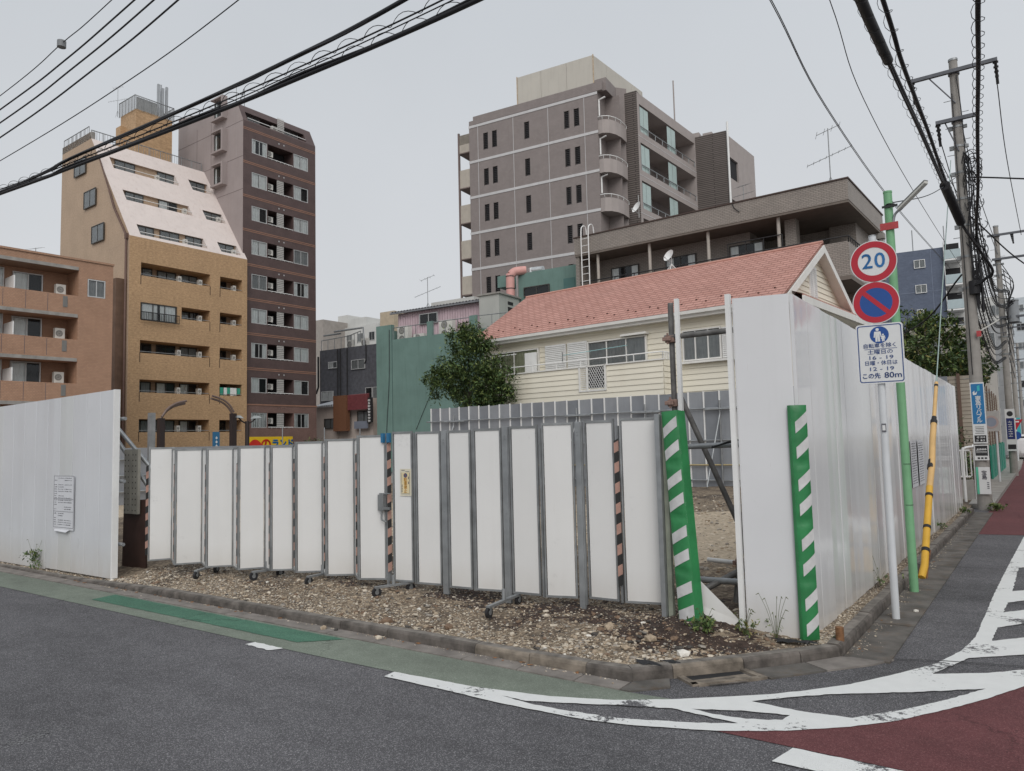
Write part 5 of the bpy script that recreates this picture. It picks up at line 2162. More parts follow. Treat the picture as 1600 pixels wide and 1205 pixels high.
caster(g1, (-8.66, 5.36), (-8.87, 5.80), 0, 0)
caster(g1, (-7.93, 5.66), (-7.84, 6.03), 0, 0)
caster(g1, (-7.02, 5.76), (-7.02, 6.22), 0, 0)
caster(g2, (-5.83, 5.68), (-5.68, 6.1), 0, 0)
caster(g2, (-4.20, 5.52), (-4.27, 6.13), 0, 0)
# no parking sticker
st = thing('no_parking_sticker', 'small cream no parking sticker with orange characters on the gate', 'sticker', (-5.69, 6.03, 1.335), R(10))
st.scale = (.86, .86, .9)
b = MB()
b.box(-.085, .085, -.003, 0, -.165, .165)
b.build('sheet', [M('cream_sticker', (.66, .62, .50), .5)], st)
b = MB()
b.box(-.06, .06, -.0045, -.0032, -.135, .12)
b.build('yellow_ground', [M('pale_yellow_ground', (.68, .58, .36), .5)], st)
b = MB()
b.disc((-.0, -.006, .085), (1, 0, 0), (0, 0, 1), .028, 20)
b.build('symbol_disc', [M('dull_sign_blue', (.06, .10, .17), .5)], st)
b = MB()
b.obox((-.02, -.0075, .102), (.034, 0, -.04), (.006, 0, .006), (0, .001, 0))
b.build('symbol_bar', [M('dull_red', (.3, .08, .06), .5)], st)
ORG = M('orange_print', (.72, .36, .04), .5)
for q, ch_ in enumerate('駐車禁止'):
    lettering(st, ch_, 0, .03 - q * .046, .05, ORG, -.006, bold=.001)
b = MB()
b.box(-.068, -.064, -.006, -.005, -.13, .12)
b.box(.062, .066, -.006, -.005, -.13, .12)
b.box(-.07, .07, -.006, -.005, -.142, -.138)
for q in range(5):
    b.box(-.058, -.045, -.006, -.005, -.12 + q * .02, -.108 + q * .02)
b.box(.04, .052, -.006, -.005, .04, .07)
b.box(.04, .052, -.006, -.005, -.02, .01)
b.box(-.06, -.01, -.006, -.005, .145, .152)
b.box(.0, .06, -.006, -.005, .128, .134)
b.build('print', [INK], st)

# corner scaffold behind the gate end
sf = thing('corner_scaffold', 'grey scaffold pipes and brace behind the gap between gate and corner panel', 'scaffold', (0, 0, 0))


def pipe(a, c, r=.027, m=None, name='pipe', cl=()):
    b = MB()
    b.tube([a, c], r, 10)
    o = b.build(name, [m or STEEL], sf)
    return o


pipe((-2.89, 6.95, .1), (-2.89, 6.95, 3.11), .028, PIPE_D, 'upright_pipe')
pipe((-2.95, 6.92, 2.76), (-2.05, 6.88, 2.76), .028, PIPE_D)
pipe((-2.95, 6.92, 1.66), (-2.05, 6.9, 1.68), .028, STEEL)
pipe((-2.9, 7.15, 2.16), (-2.25, 7.3, .5), .028, PIPE_D, 'brace')
pipe((-2.75, 6.9, .39), (-2.0, 6.85, .42), .03, STEEL)
pipe((-2.66, 6.75, .29), (-2.1, 7.2, .62), .03, PIPE_D)
pipe((-2.75, 7.3, .52), (-2.2, 7.3, .50), .022, WHITE)
pipe((-2.28, 7.1, 1.1), (-2.36, 6.95, .2), .028, PIPE_D)
b = MB()
b.box(-2.815, -2.775, 6.86, 6.9, .2, 3.13)
b.build('perforated_angle', [WHITE], sf)
CLAMP = M('rusty_clamp', (.26, .17, .14), .7, .3, 30)
for p in ((-2.89, 6.95, 2.74), (-2.89, 6.95, 2.1), (-2.4, 7.3, .52), (-2.89, 6.95, 1.64)):
    b = MB()
    x, y, z = p
    b.box(x - .05, x + .05, y - .06, y + .045, z - .035, z + .035)
    b.box(x - .07, x + .02, y - .085, y - .06, z - .02, z + .02)
    b.tube([(x - .02, y - .06, z - .05), (x - .02, y - .06, z + .06)], .012, 6)
    b.build('clamp', [CLAMP], sf, .006)
b = MB()
b.tube(spline([(-2.5, 6.88, 1.66), (-2.3, 6.84, 1.70), (-2.15, 6.86, 1.73), (-2.05, 6.85, 1.72)]), .008, 5)
b.tube(spline([(-2.5, 6.87, 1.65), (-2.25, 6.83, 1.72), (-2.05, 6.84, 1.7)]), .008, 5)
b.build('tie_wire', [BLACK], sf)
bo = MB()
bo.poly([(-2.44, 6.27, .50), (-2.10, 6.24, .21), (-2.22, 6.2, .09), (-2.50, 6.25, .32)][::-1])
bo.poly([(-2.44, 6.285, .50), (-2.10, 6.255, .21), (-2.22, 6.215, .09), (-2.50, 6.265, .32)])
tag(bo.build('leaning_board', FLAT), 'white board lying slanted at the foot of the open gate gap', 'board')

# green and white padded guards
VIN_G = M('green_vinyl', (.025, .20, .065), .42, .28, 4, .35, bmp=.35, bscale=14, spec=.5)
VIN_W = M('reflective_white_vinyl', (.56, .56, .56), .45, .16, 9, .3, bmp=.3, bscale=22)


def guard(name, label, TL, TR, BL, BR, fold, side):
    """padded strip between four corners; fold = depth of the side flap, side = +1 flap on the TR edge, -1 on the TL edge"""
    TL, TR, BL, BR = map(Vector, (TL, TR, BL, BR))
    t = thing(name, label, 'edge guard', BL, 0, 'striped edge guards')
    nrm = (BR - BL).cross(TL - BL).normalized()
    P = lambda s, v, o=0: (BL.lerp(BR, s)).lerp(TL.lerp(TR, s), v) - BL + nrm * o
    b = MB()
    nu, nv = 8, 60
    g = []
    for j in range(nv + 1):
        v = j / nv
        seam = min(abs(v - q) for q in (.0, .25, .5, .75, 1.0))
        for i in range(nu + 1):
            s = i / nu
            bulge = .02 * math.sin(math.pi * s) ** .5 * (1 - .65 * math.exp(-(seam / .012) ** 2)) + random.uniform(-.0015, .0015)
            g.append(P(s, v, bulge))
    b.add(g, [(j * (nu + 1) + i, j * (nu + 1) + i + 1, (j + 1) * (nu + 1) + i + 1, (j + 1) * (nu + 1) + i) for j in range(nv) for i in range(nu)], 0, True)
    e = 1 if side > 0 else 0
    ed = (BR - BL).normalized() * (fold * .35 * side) - nrm * fold
    for j in range(nv):
        a0, a1 = P(e, j / nv), P(e, (j + 1) / nv)
        q = [a0, a0 + ed, a1 + ed, a1]
        b.add(q if side > 0 else q[::-1], [(0, 1, 2, 3)])
    b.add([P(0, 0, -.03), P(1, 0, -.03), P(1, 0), P(0, 0)], [(0, 1, 2, 3)])
    b.add([P(0, 1), P(1, 1), P(1, 1, -.03), P(0, 1, -.03)], [(0, 1, 2, 3)])
    b.build('green_pad', [VIN_G], t)
    s0, s1 = (.06, .95) if side > 0 else (.2, .99)
    for c in (.08, .19, .33, .435, .585, .69, .835, .94):
        w = MB()
        h = .05
        rise = .031
        gg = []
        for i in range(7):
            s = s0 + (s1 - s0) * i / 6
            for k in range(2):
                v = 1 - c + (k - .5) * h * 2 * .5 + (s - .5) * rise * 2
                seam = min(abs(v - q) for q in (.0, .25, .5, .75, 1.0))
                gg.append(P(s, v, .02 * math.sin(math.pi * s) ** .5 * (1 - .65 * math.exp(-(seam / .012) ** 2)) + .004))
        w.add(gg, [(2 * i, 2 * i + 2, 2 * i + 3, 2 * i + 1) for i in range(6)], 0, True)
        w.build('white_patch', [VIN_W], t)
    return t


guard('edge_guard', 'crumpled green and white striped guard leaning on the open end of the gate', (-2.725, 6.24, 1.99), (-2.565, 6.22, 2.0), (-2.60, 6.16, .15), (-2.425, 6.13, .11), .08, 1)
guard('edge_guard', 'straight green and white striped guard wrapped round the hoarding corner', (-1.625, 6.345, 2.0), (-1.515, 6.43, 2.0), (-1.615, 6.335, .09), (-1.505, 6.42, .09), .03, -1)
b = MB()
b.box(-2.79, -2.745, 6.22, 6.33, .14, 1.97)
b.build('end_post', [STEEL], g2, .003)
b = MB()
b.box(-2.742, -2.70, 6.27, 6.32, .12, 1.96)
b.build('end_batten', [M('weathered_green_wood', (.30, .32, .26), .8, .25, 5, .3)], g2)

# rusty can by the kerb, black sheeting
b = MB()
b.tube([(-1.36, 6.46, .09), (-1.36, 6.46, .2)], .032, 14)
b.tube([(-1.36, 6.46, .14), (-1.36, 6.46, .146)], .034, 14)
tag(b.build('rusty_can', M('rusty_orange_steel', (.21, .105, .05), .85, .35, 30)), 'small rusty steel tube standing by the kerb at the corner', 'can')
b = MB()
for (cx, cy, s) in ((-1.70, 6.2, .12), (-1.55, 6.27, .08), (-2.42, 5.14, .12), (-2.3, 5.25, .07)):
    n = 18
    ring = [(cx + s * random.uniform(.6, 1.3) * math.cos(a), cy + .45 * s * random.uniform(.6, 1.3) * math.sin(a), plot_z(min(cx, plot_edge(cy) - .01), cy) + random.uniform(.012, .035)) for a in np.linspace(0, 6.28, n, endpoint=False)]
    b.add([(cx, cy, plot_z(min(cx, plot_edge(cy) - .01), cy) + .04)] + ring, [(0, 1 + i, 1 + (i + 1) % n) for i in range(n)])
stuff(b.build('torn_sheeting', [M('black_sheeting', (.02, .02, .022), .5)]))

# ================================================================== STREET FURNITURE
SIGN_RED = M('sign_red', (.42, .018, .035), .4, .05, 3)
SIGN_BLUE = M('sign_blue', (.015, .07, .27), .4, .05, 3)
SIGN_NUM = M('sign_number_blue', (.02, .14, .36), .4, .05, 3)
SIGN_WHITE = M('sign_white', (.66, .67, .67), .4, .04, 4)
PLATE_BLUE = M('plate_blue_print', (.03, .07, .22), .5, .03)
POLE_W = M('white_pole_paint', (.60, .62, .64), .4, .06, 4, .2)
sgn = thing('road_sign', 'white pole with a 20 speed disc, a no parking disc and a pedestrian plate', 'road sign', (-1.14, 7.81, 0), R(6))
b = MB()
b.tube([(0, 0, 0), (0, 0, 3.66)], .034, 16)
b.build('pole', [POLE_W], sgn)
b = MB()
b.tube([(0, 0, 3.66), (0, 0, 3.672)], .036, 14)
b.build('pole_cap', [STEEL], sgn)
b = MB()
b.box(-.02, .02, -.04, -.036, 1.76, 1.84)
b.box(-.013, .013, -.042, -.04, 1.775, 1.825, 1)
b.build('pole_sticker', [INK, SIGN_WHITE], sgn)


def disc_sign(z, name):
    y = -.05
    b = MB()
    n = 48
    for (r0, y0) in ((.205, y),):
        b.disc((0, y0, z), X3, Z3, r0, n)
        b.disc((0, y0 + .006, z), X3, -Z3, r0, n, 1)
    vs = [(r * math.cos(a), yy, z + r * math.sin(a)) for r, yy in ((.205, y), (.205, y + .006)) for a in np.linspace(0, 2 * math.pi, n, endpoint=False)]
    b.add(vs, [(i, n + i, n + (i + 1) % n, (i + 1) % n) for i in range(n)])
    b.box(-.03, .03, y + .006, -.03, z - .1, z - .07, 1)
    b.box(-.03, .03, y + .006, -.03, z + .07, z + .1, 1)
    return b.build(name, [SIGN_WHITE, STEEL], sgn)


zA, zB = 3.405, 3.005
d1 = disc_sign(zA, 'speed_disc')
b = MB()
b.disc((0, -.0525, zA), X3, Z3, .197, 48, 0, .137)
b.build('red_ring', [SIGN_RED], d1)
for ch_, dx in (('2', -.055), ('0', .055)):
    lettering(d1, ch_, dx, zA, .205, SIGN_NUM, -.0535, width=.088, bold=.002)
d2 = disc_sign(zB, 'no_parking_disc')
b = MB()
b.disc((0, -.0525, zB), X3, Z3, .197, 48, 0, .142)
b.obox((-.118, -.0535, zB + .086), (.204, 0, -.204), (.03, 0, .03), (0, .0005, 0))
b.build('red_ring', [SIGN_RED], d2)
b = MB()
b.disc((0, -.0518, zB), X3, Z3, .143, 48)
b.build('blue_field', [SIGN_BLUE], d2)
pl = MB()


def rrect(w, h, r, cx, cz, n=6):
    pts = []
    for qx, qz, a0 in ((1, 1, 0), (-1, 1, 90), (-1, -1, 180), (1, -1, 270)):
        for k in range(n + 1):
            a = R(a0 + 90 * k / n)
            pts.append((cx + qx * (w / 2 - r) + r * math.cos(a), cz + qz * (h / 2 - r) + r * math.sin(a)))
    return pts


pz, pw, ph = 2.51, .405, .575
rr = rrect(pw, ph, .03, .01, pz)
pl.poly([(x, -.05, z) for x, z in rr])
pl.poly([(x, -.046, z) for x, z in rr][::-1])
pl.add([(x, -.05, z) for x, z in rr] + [(x, -.046, z) for x, z in rr], [(i, len(rr) + i, len(rr) + (i + 1) % len(rr), (i + 1) % len(rr)) for i in range(len(rr))])
for z in (2.3, 2.7):
    pl.box(-.03, .03, -.046, -.03, z, z + .03, 1)
plate = pl.build('pedestrian_plate', [SIGN_WHITE, STEEL], sgn)
b = MB()
r1, r2 = rrect(pw - .024, ph - .024, .024, .01, pz), rrect(pw - .042, ph - .042, .018, .01, pz)
k = len(r1)
b.add([(x, -.0515, z) for x, z in r1] + [(x, -.0515, z) for x, z in r2], [(i, (i + 1) % k, k + (i + 1) % k, k + i) for i in range(k)])
b.box(-.125, .155, -.052, -.0512, 2.553, 2.557)
b.build('blue_border', [PLATE_BLUE], plate)
b = MB()
cx, cz = .01, 2.69
b.disc((cx, -.0515, cz), X3, Z3, .082, 36)
b.build('symbol_disc', [SIGN_BLUE], plate)
b = MB()


def figure(x, z, s):
    b.disc((x, -.053, z + .86 * s), X3, Z3, .11 * s, 14)
    b.poly([(x + u * s, -.053, z + w * s) for u, w in ((-.2, .72), (-.25, .3), (-.17, .3), (-.14, .58), (-.15, -.0), (-.02, -.0), (0, .36), (.02, 0), (.15, 0), (.14, .58), (.19, .32), (.26, .34), (.2, .72))])


figure(cx - .015, cz - .065, .135)
figure(cx + .032, cz - .065, .075)
b.build('pedestrian_symbol', [SIGN_WHITE], plate)
for txt, z, s, w in (('自転車を除く', 2.585, .047, .275), ('土曜日の', 2.524, .047, .215), ('16 - 19', 2.470, .050, .205), ('日曜・休日は', 2.418, .047, .275), ('12 - 19', 2.362, .050, .205)):
    lettering(plate, txt, .01, z, s, PLATE_BLUE, -.0525, width=w, bold=.0004)
lettering(plate, 'この先', -.08, 2.295, .056, PLATE_BLUE, -.0525, width=.15, bold=.0014)
lettering(plate, '80m', .108, 2.298, .075, PLATE_BLUE, -.0525, width=.145, bold=.0012)

GREENP = M('light_green_paint', (.185, .40, .215), .5, .1, 5, .2)
gl = thing('street_lamp', 'light green lamp pole with a fluorescent tube lamp and red tag', 'street lamp', (-1.15, 9.23, 0))
b = MB()
b.tube([(0, 0, 0), (-.01, 0, 4.48)], .045, 16)
b.build('pole', [GREENP], gl)
b = MB()
b.tube([(-.01, 0, 4.48), (-.01, 0, 4.5)], .048, 14)
b.build('pole_cap', [GREENP], gl)
b = MB()
b.box(-.10, .085, -.062, -.048, 4.045, 4.125)
b.box(-.06, .05, -.05, .05, 4.075, 4.095)
b.build('red_tag', [M('faded_red_plate', (.42, .06, .065), .6, .15, 12)], gl)
b = MB()
b.tube(spline([(.03, -.02, 4.13), (.06, -.03, 4.22), (.14, -.06, 4.27)]), .014, 8)
b.build('lamp_arm', [STEEL], gl)
b = MB()
p0, p1 = Vector((.10, -.05, 4.24)), Vector((.40, -.22, 4.44))
d = p1 - p0
nrm = d.cross(Z3).normalized()
b.obox(p0 - nrm * .03, d, nrm * .06, Z3 * .03)
b.obox(p0 - nrm * .035 + Z3 * .03, d, nrm * .07, Z3 * .012, 1)
b.build('lamp_housing', [M('milky_lamp_cover', (.60, .60, .56), .35, .05), STEEL], gl, .006)
b = MB()
b.tube(spline([(-.06, 0, 4.33), (0, -.055, 4.34), (.06, 0, 4.33), (0, .055, 4.32), (-.06, 0, 4.33)]), .008, 5)
b.box(-.07, .09, -.06, -.05, 4.3, 4.325)
b.build('wire_clamp', [BLACK], gl)
b = MB()
for z in (.95, 1.4):
    b.tube([(0, 0, z), (0, 0, z + .006)], .0465, 14)
b.build('pole_mark', [BLACK], gl)

# yellow guy-wire guard
gd = (Vector((-1.10, 17.1, 6.1)) - Vector((-1.15, 10.07, 0))).normalized()
g0 = Vector((-1.15, 10.07, 0.0))
gat = lambda z: g0 + gd * (z / gd.z)
gy = thing('guy_wire_guard', 'yellow plastic sleeve with dark bands over a slanting guy wire', 'guy guard', g0)
GY1 = M('yellow_plastic', (.62, .36, .045), .5, .08, 6)
GY2 = M('sunbleached_yellow_plastic', (.62, .40, .17), .55, .08, 6)
rel = lambda z, dy=0: gat(z) - g0 + Vector((0, dy, 0))
b = MB()
b.tube([rel(.0) + Vector((-.02, -.01, .02)), rel(.14), rel(.7), rel(1.02)], .043, 14, caps=True)
b.build('lower_sleeve', [GY1], gy)
b = MB()
b.tube([rel(1.02), rel(1.3) + Vector((.012, 0, 0)), rel(1.62), rel(1.86)], .041, 14)
b.build('middle_sleeve', [GY2], gy)
b = MB()
b.tube([rel(1.86), rel(2.2), rel(2.5)], .027, 12)
b.build('upper_sleeve', [GY2], gy)
for z, r, h in ((.28, .047, .035), (.53, .047, .03), (.9, .047, .03), (1.25, .046, .05), (1.30, .038, .06), (1.86, .046, .05), (1.91, .034, .05), (2.43, .03, .03)):
    b = MB()
    b.tube([rel(z), rel(z + h)], r, 14)
    b.build('black_band', [BLACK], gy)
b = MB()
b.tube([rel(2.5), rel(7.9)], .009, 6)
b.tube([rel(2.5), rel(2.62)], .014, 6)
b.build('guy_wire', [M('green_grey_wire', (.30, .38, .36), .5)], gy)
b = MB()
b.tube([rel(.0) + Vector((.03, .02, 0)), rel(.3) + Vector((.05, .02, 0))], .008, 6)
b.build('anchor_rod', [RUST], gy)

POLE_C = M('grey_pole_concrete', (.30, .285, .265), .85, .14, 5, .45, bmp=.2, bscale=60)


def insulator(parent, p, d, L=.5):
    d = Vector(d).normalized()
    p = Vector(p)
    b = MB()
    for q in range(4):
        b.tube([p + d * (q * L / 5), p + d * (q * L / 5 + .05)], .055 - .006 * q, 10)
    b.tube([p, p + d * L], .03, 8)
    return b.build('insulator', [BLACK], parent)


def utility_pole(loc, h, rb, rt, label, arms):
    t = thing('utility_pole', label, 'utility pole', loc, 0, 'utility poles along the side street')
    b = MB()
    b.tube([(0, 0, 0), (0, 0, h)], rb, 20, 0, rt)
    b.build('pole', [POLE_C], t)
    b = MB()
    b.tube([(0, 0, h), (0, 0, h + .05)], rt * 1.12, 16)
    b.build('pole_cap', [STEEL], t)
    for z, x0, x1 in arms:
        b = MB()
        b.box(x0, x1, -rt - .09, -rt - .01, z - .04, z + .04)
        b.tube([(x0 * .55, -rt - .03, z - .04), (0, -rt - .02, z - .75)], .015, 6)
        b.tube([(0, 0, z - .05), (0, 0, z + .05)], rt * 1.35, 14)
        b.build('crossarm', [M('dark_crossarm_steel', (.12, .125, .14), .5, .2, 6, .2, metal=.3)], t)
    b = MB()
    for q in range(22):
        z = 2.6 + q * (h - 3.2) / 22
        b.tube([(-.24 if q % 2 else .05, -.02, z), (-.05 if q % 2 else .24, -.02, z)], .008, 5)
    b.build('climbing_step', [STEEL_D], t)
    for z in (h * .48, h * .55, h * .62, h * .68, h * .74, h * .8, h * .845):
        b = MB()
        rr_ = rb + (rt - rb) * z / h
        b.tube([(0, 0, z), (0, 0, z + .05)], rr_ + .012, 16)
        b.box(-rr_ - .09, -rr_, -.03, .03, z - .03, z + .06)
        b.box(rr_, rr_ + .09, -.03, .03, z - .02, z + .05)
        b.build('band', [STEEL_D], t)
    return t


p1 = utility_pole((-.92, 19.45, 0), 10.3, .148, .088, 'concrete utility pole with a blue and white advertising strip by the hoarding', ((10.02, -.88, .85), (8.88, -.42, .42)))
for x, z in ((-.84, 10.0), (.81, 10.0), (-.38, 8.85)):
    insulator(p1, (x, -.1, z), (.02, .3, -.7))
b = MB()
b.tube(spline([(.05, -.12, 9.9), (.1, -.14, 9.0), (.12, -.16, 8.0)]), .012, 5)
b.tube([(-.06, -.12, 9.5), (-.05, -.15, 3)], .01, 5)
b.build('earth_wire', [CABLE], p1)
random.seed(21)
b = MB()
for q in range(26):
    z = random.uniform(5.6, 8.1)
    r = random.uniform(.1, .26)
    a0 = random.uniform(0, 6)
    c0 = Vector((.2 + random.uniform(-.05, .12), -.1 + random.uniform(-.1, .1), z))
    pts = [c0 + Vector((r * .7 * math.cos(a0 + q2 * .7), .12 * math.sin(q2), r * math.sin(a0 + q2 * .7) - q2 * .03)) for q2 in range(8)]
    b.tube(spline(pts, 4), .009, 4)
for q in range(7):
    x = .1 + .025 * q
    b.tube(spline([(x * .8, -.12, 8.1 - q * .03), (x + .08 * math.sin(q), -.2, 7.2), (x * .7 + .05 * math.cos(q * 2), -.18, 6.3), (x * .9, -.14, 5.2), (.16, -.1, 4.4)], 6), .011, 4)
b.build('cable_tangle', [CABLE], p1)
b = MB()
b.tube([(.1, -.14, 4.8), (.1, -.14, 5.1)], .10, 12)
b.build('cable_splice_drum', [CABLE], p1)
b = MB()
b.obox((.14, -.1, 3.95), (.38, 0, .22), (0, .05, 0), (0, 0, .03))
b.build('lamp_housing', [M('milky_lamp_cover', (.60, .60, .56), .35, .05)], p1)
b = MB()
b.box(.08, .17, -.17, -.155, 3.84, 3.97)
b.build('red_tag', [M('faded_red_plate', (.42, .06, .065), .6, .15, 12)], p1)
ADB = M('advert_blue', (.02, .16, .36), .45, .04, 3)
b = MB()
b.box(-.135, .135, -.175, -.165, 1.47, 2.82)
ad = b.build('advert_board', [SIGN_WHITE], p1, rot=R(4))
b = MB()
b.box(-.115, .115, -.178, -.1755, 1.9, 2.79)
b.build('blue_field', [ADB], ad)
b = MB()
b.poly([(.0, -.1795, 2.74), (.05, -.1795, 2.76), (.05, -.1795, 2.64), (.0, -.1795, 2.62)], 1)
b.poly([(-.09, -.1795, 2.6), (-.05, -.1795, 2.64), (-.05, -.1795, 2.58), (.0, -.1795, 2.62), (-.02, -.1795, 2.55), (-.08, -.1795, 2.54)], 0)
b.build('emblem', [SIGN_WHITE, M('advert_teal', (.04, .38, .42), .5)], ad)
for q, ch_ in enumerate('東急リバブル'):
    lettering(ad, ch_, .005, 2.46 - q * .098, .115, SIGN_WHITE, -.1795, bold=.003)
b = MB()
b.box(-.11, .11, -.178, -.1755, 1.5, 1.65)
for q in range(5):
    b.box(-.09 + .01 * (q % 2), .08, -.178, -.1755, 1.69 + q * .035, 1.70 + q * .035)
b.build('black_panel', [BLACK], ad)
b = MB()
for x0, x1, z0, z1 in ((-.07, -.02, 1.605, 1.615), (-.05, -.04, 1.58, 1.63), (0, .04, 1.59, 1.6), (0, .04, 1.61, 1.62), (.05, .09, 1.6, 1.61), (.065, .075, 1.585, 1.63),
                       (-.08, -.045, 1.545, 1.553), (-.08, -.045, 1.52, 1.528), (-.05, -.043, 1.52, 1.553), (.0, .03, 1.52, 1.553), (.045, .075, 1.545, 1.553), (.045, .075, 1.52, 1.528), (.07, .077, 1.52, 1.553)):
    b.box(x0, x1, -.181, -.1785, z0, z1)
b.build('print', [SIGN_WHITE], ad)
b = MB()
b.box(-.135, .135, -.178, -.168, 1.1, 1.44)
ad2 = b.build('advert_board', [SIGN_WHITE], p1, rot=R(4))
b = MB()
b.box(-.115, .115, -.181, -.1785, 1.2, 1.42)
for q in range(3):
    b.box(-.08 + q * .065, -.035 + q * .065, -.181, -.1785, 1.13, 1.165)
b.build('black_panel', [BLACK], ad2)
b = MB()
b.poly([(-.1, -.183, 1.315), (.1, -.183, 1.335), (.1, -.183, 1.345), (-.09, -.183, 1.33)])
for q in range(6):
    b.box(-.08 + q * .03, -.065 + q * .03, -.183, -.1815, 1.32, 1.36)
b.box(-.1, .1, -.183, -.1815, 1.285, 1.293)
b.box(-.1, .1, -.183, -.1815, 1.265, 1.27)
b.build('print', [SIGN_WHITE], ad2)
b = MB()
b.box(-.13, .13, -.182, -.172, .36, .95)
ad3 = b.build('advert_board', [SIGN_WHITE], p1, rot=R(4))
b = MB()
b.box(-.13, -.085, -.185, -.1825, .36, .95)
b.build('green_edge', [M('mint_green_print', (.10, .45, .30), .5)], ad3)
for q, ch_ in enumerate('宝島'):
    lettering(ad3, ch_, .02, .82 - q * .1, .105, INK, -.1845, bold=.003)
b = MB()
for q in range(4):
    b.box(.06, .1, -.185, -.1835, .6 - q * .04, .62 - q * .04)
b.build('print', [INK], ad3)
p2 = utility_pole((-.60, 34.2, 0), 9.7, .135, .085, 'second concrete utility pole carrying a transformer', ((9.35, -.3, 1.1), (8.4, -.2, 1.1), (6.1, -.1, 1.2)))
b = MB()
b.tube([(.36, 0, 5.9), (.36, 0, 6.7)], .19, 18)
b.tube([(.36, 0, 6.7), (.36, 0, 6.75)], .205, 18)
b.tube([(.1, 0, 5.86), (.6, 0, 5.86)], .035, 6)
b.build('transformer', [M('transformer_grey', (.25, .265, .28), .5)], p2)
for x in (.5, 1.0):
    insulator(p2, (x, -.1, 9.3), (.05, -.4, -.6))
b = MB()
b.box(-.16, .16, -.20, -.19, .95, 2.55)
ad4 = b.build('advert_board', [SIGN_WHITE], p2)
b = MB()
b.box(-.13, .12, -.204, -.2015, 1.4, 2.2)
b.build('navy_panel', [M('navy_print', (.02, .03, .13), .5)], ad4)
b = MB()
b.disc((0, -.203, 2.37), X3, Z3, .1, 16)
b.box(-.13, .13, -.204, -.2015, 1.02, 1.2)
b.build('dark_panel', [BLACK], ad4)
b = MB()
for q in range(7):
    b.box(-.08, .05, -.206, -.2045, 1.5 + q * .09, 1.52 + q * .09)
    b.box(-.03 + .04 * (q % 2), -.01 + .04 * (q % 2), -.206, -.2045, 1.49 + q * .09, 1.56 + q * .09)
b.build('print', [SIGN_WHITE], ad4)
b = MB()
for q in range(10):
    b.tube(spline([(.1, -.15, 8.2 - q * .2), (.35 + .1 * math.sin(q), -.2, 7.5 - q * .1), (.2, -.2, 6.4), (.15, -.17, 4.6)], 5), .014, 4)
b.build('cable_tangle', [CABLE], p2)
p3 = utility_pole((-.62, 56, 0), 9.7, .16, .10, 'third utility pole far along the side street with a green strip', ((9.3, -.3, 1.1), (8.2, -.3, 1.0)))
b = MB()
b.box(-.15, .15, -.2, -.19, 1.0, 2.5)
b.build('advert_board', [M('advert_teal', (.04, .38, .42), .5)], p3)
p4 = utility_pole((-.5, 82, 0), 9.7, .16, .10, 'farthest utility pole at the end of the side street', ((9.3, -.6, 1.0), (8.2, -.5, 1.0)))

# faded round sign on a white post
fs = thing('faded_sign', 'square faded white sign on a thin white post beyond the first utility pole', 'road sign', (-1.0, 28.6, 0), R(-3))
b = MB()
b.tube([(.1, 0, 0), (.1, 0, 2.4)], .035, 10)
b.build('post', [POLE_W], fs)
b = MB()
b.box(-.26, .22, -.05, -.04, 1.72, 2.38)
b.build('sign_plate', [M('faded_sign_face', (.44, .43, .42), .6, .1, 6)], fs)
b = MB()
b.disc((-.02, -.053, 2.02), X3, Z3, .15, 24)
b.disc((-.02, -.055, 2.02), X3, Z3, .21, 24, 1, .15)
b.build('faded_disc', [M('faded_blue', (.26, .29, .36), .6), M('faded_pink', (.42, .33, .32), .6)], fs)
ss = thing('stop_sign', 'small red triangle sign above a blue disc far up the street', 'road sign', (-.62, 48, 0))
b = MB()
b.tube([(0, 0, 0), (0, 0, 2.4)], .04, 8)
b.build('post', [POLE_W], ss)
b = MB()
b.add([(-.33, -.06, 2.3), (.33, -.06, 2.3), (0, -.06, 1.72), (-.33, -.045, 2.3), (.33, -.045, 2.3), (0, -.045, 1.72)], [(0, 2, 1), (3, 4, 5), (0, 1, 4, 3), (1, 2, 5, 4), (2, 0, 3, 5)])
b.box(-.16, .16, -.065, -.062, 2.15, 2.22, 1)
b.build('red_triangle', [SIGN_RED, SIGN_WHITE], ss)
b = MB()
b.disc((0, -.06, 1.45), X3, Z3, .22, 20)
b.disc((0, -.05, 1.45), X3, -Z3, .22, 20)
b.build('blue_disc', [SIGN_BLUE], ss)

# beyond the side hoarding: wall, hedge, picket fence, barrier
WALLB = tile_mat('striped_wall_block', (.44, .39, .32), (.38, .335, .275), (.16, .135, .11), 1.2, .11, .85, .12, .15, .5, .010)
wl_ = tag(MB().build('garden_wall', WALLB), 'high beige striped garden wall beyond the end of the white hoarding', 'wall')
b = MB()
b.box(-5.5, -1.22, 24.0, 24.25, 0, 3.3)
b.box(-1.42, -1.22, 24.25, 43, 0, 3.3)
wl_.data = b.mesh('garden_wall', [WALLB])
b = MB()
for x in (-4.2, -2.9, -1.6):
    b.box(x, x + .08, 23.95, 23.995, 0, 3.36)
for q in range(8):
    b.box(-1.215, -1.18, 25 + q * 2.2, 25.08 + q * 2.2, 0, 3.36)
b.build('wall_post', [M('brown_wall_post', (.16, .105, .08), .8)], wl_)
pf = thing('picket_fence', 'low white metal picket fence before the dark hedge', 'fence', (-2.6, 21.2, 0))
b = MB()
b.box(-.6, 1.4, -.02, .25, 0, .55)
b.build('plinth', [CONC], pf)
for z in (.62, 1.26):
    b = MB()
    b.box(-.6, 1.35, .08, .12, z, z + .035)
    b.build('fence_rail', [WHITE], pf)
for q in range(20):
    b = MB()
    b.box(-.55 + q * .1, -.525 + q * .1, .09, .11, .655, 1.26)
    b.build('picket', [WHITE], pf)
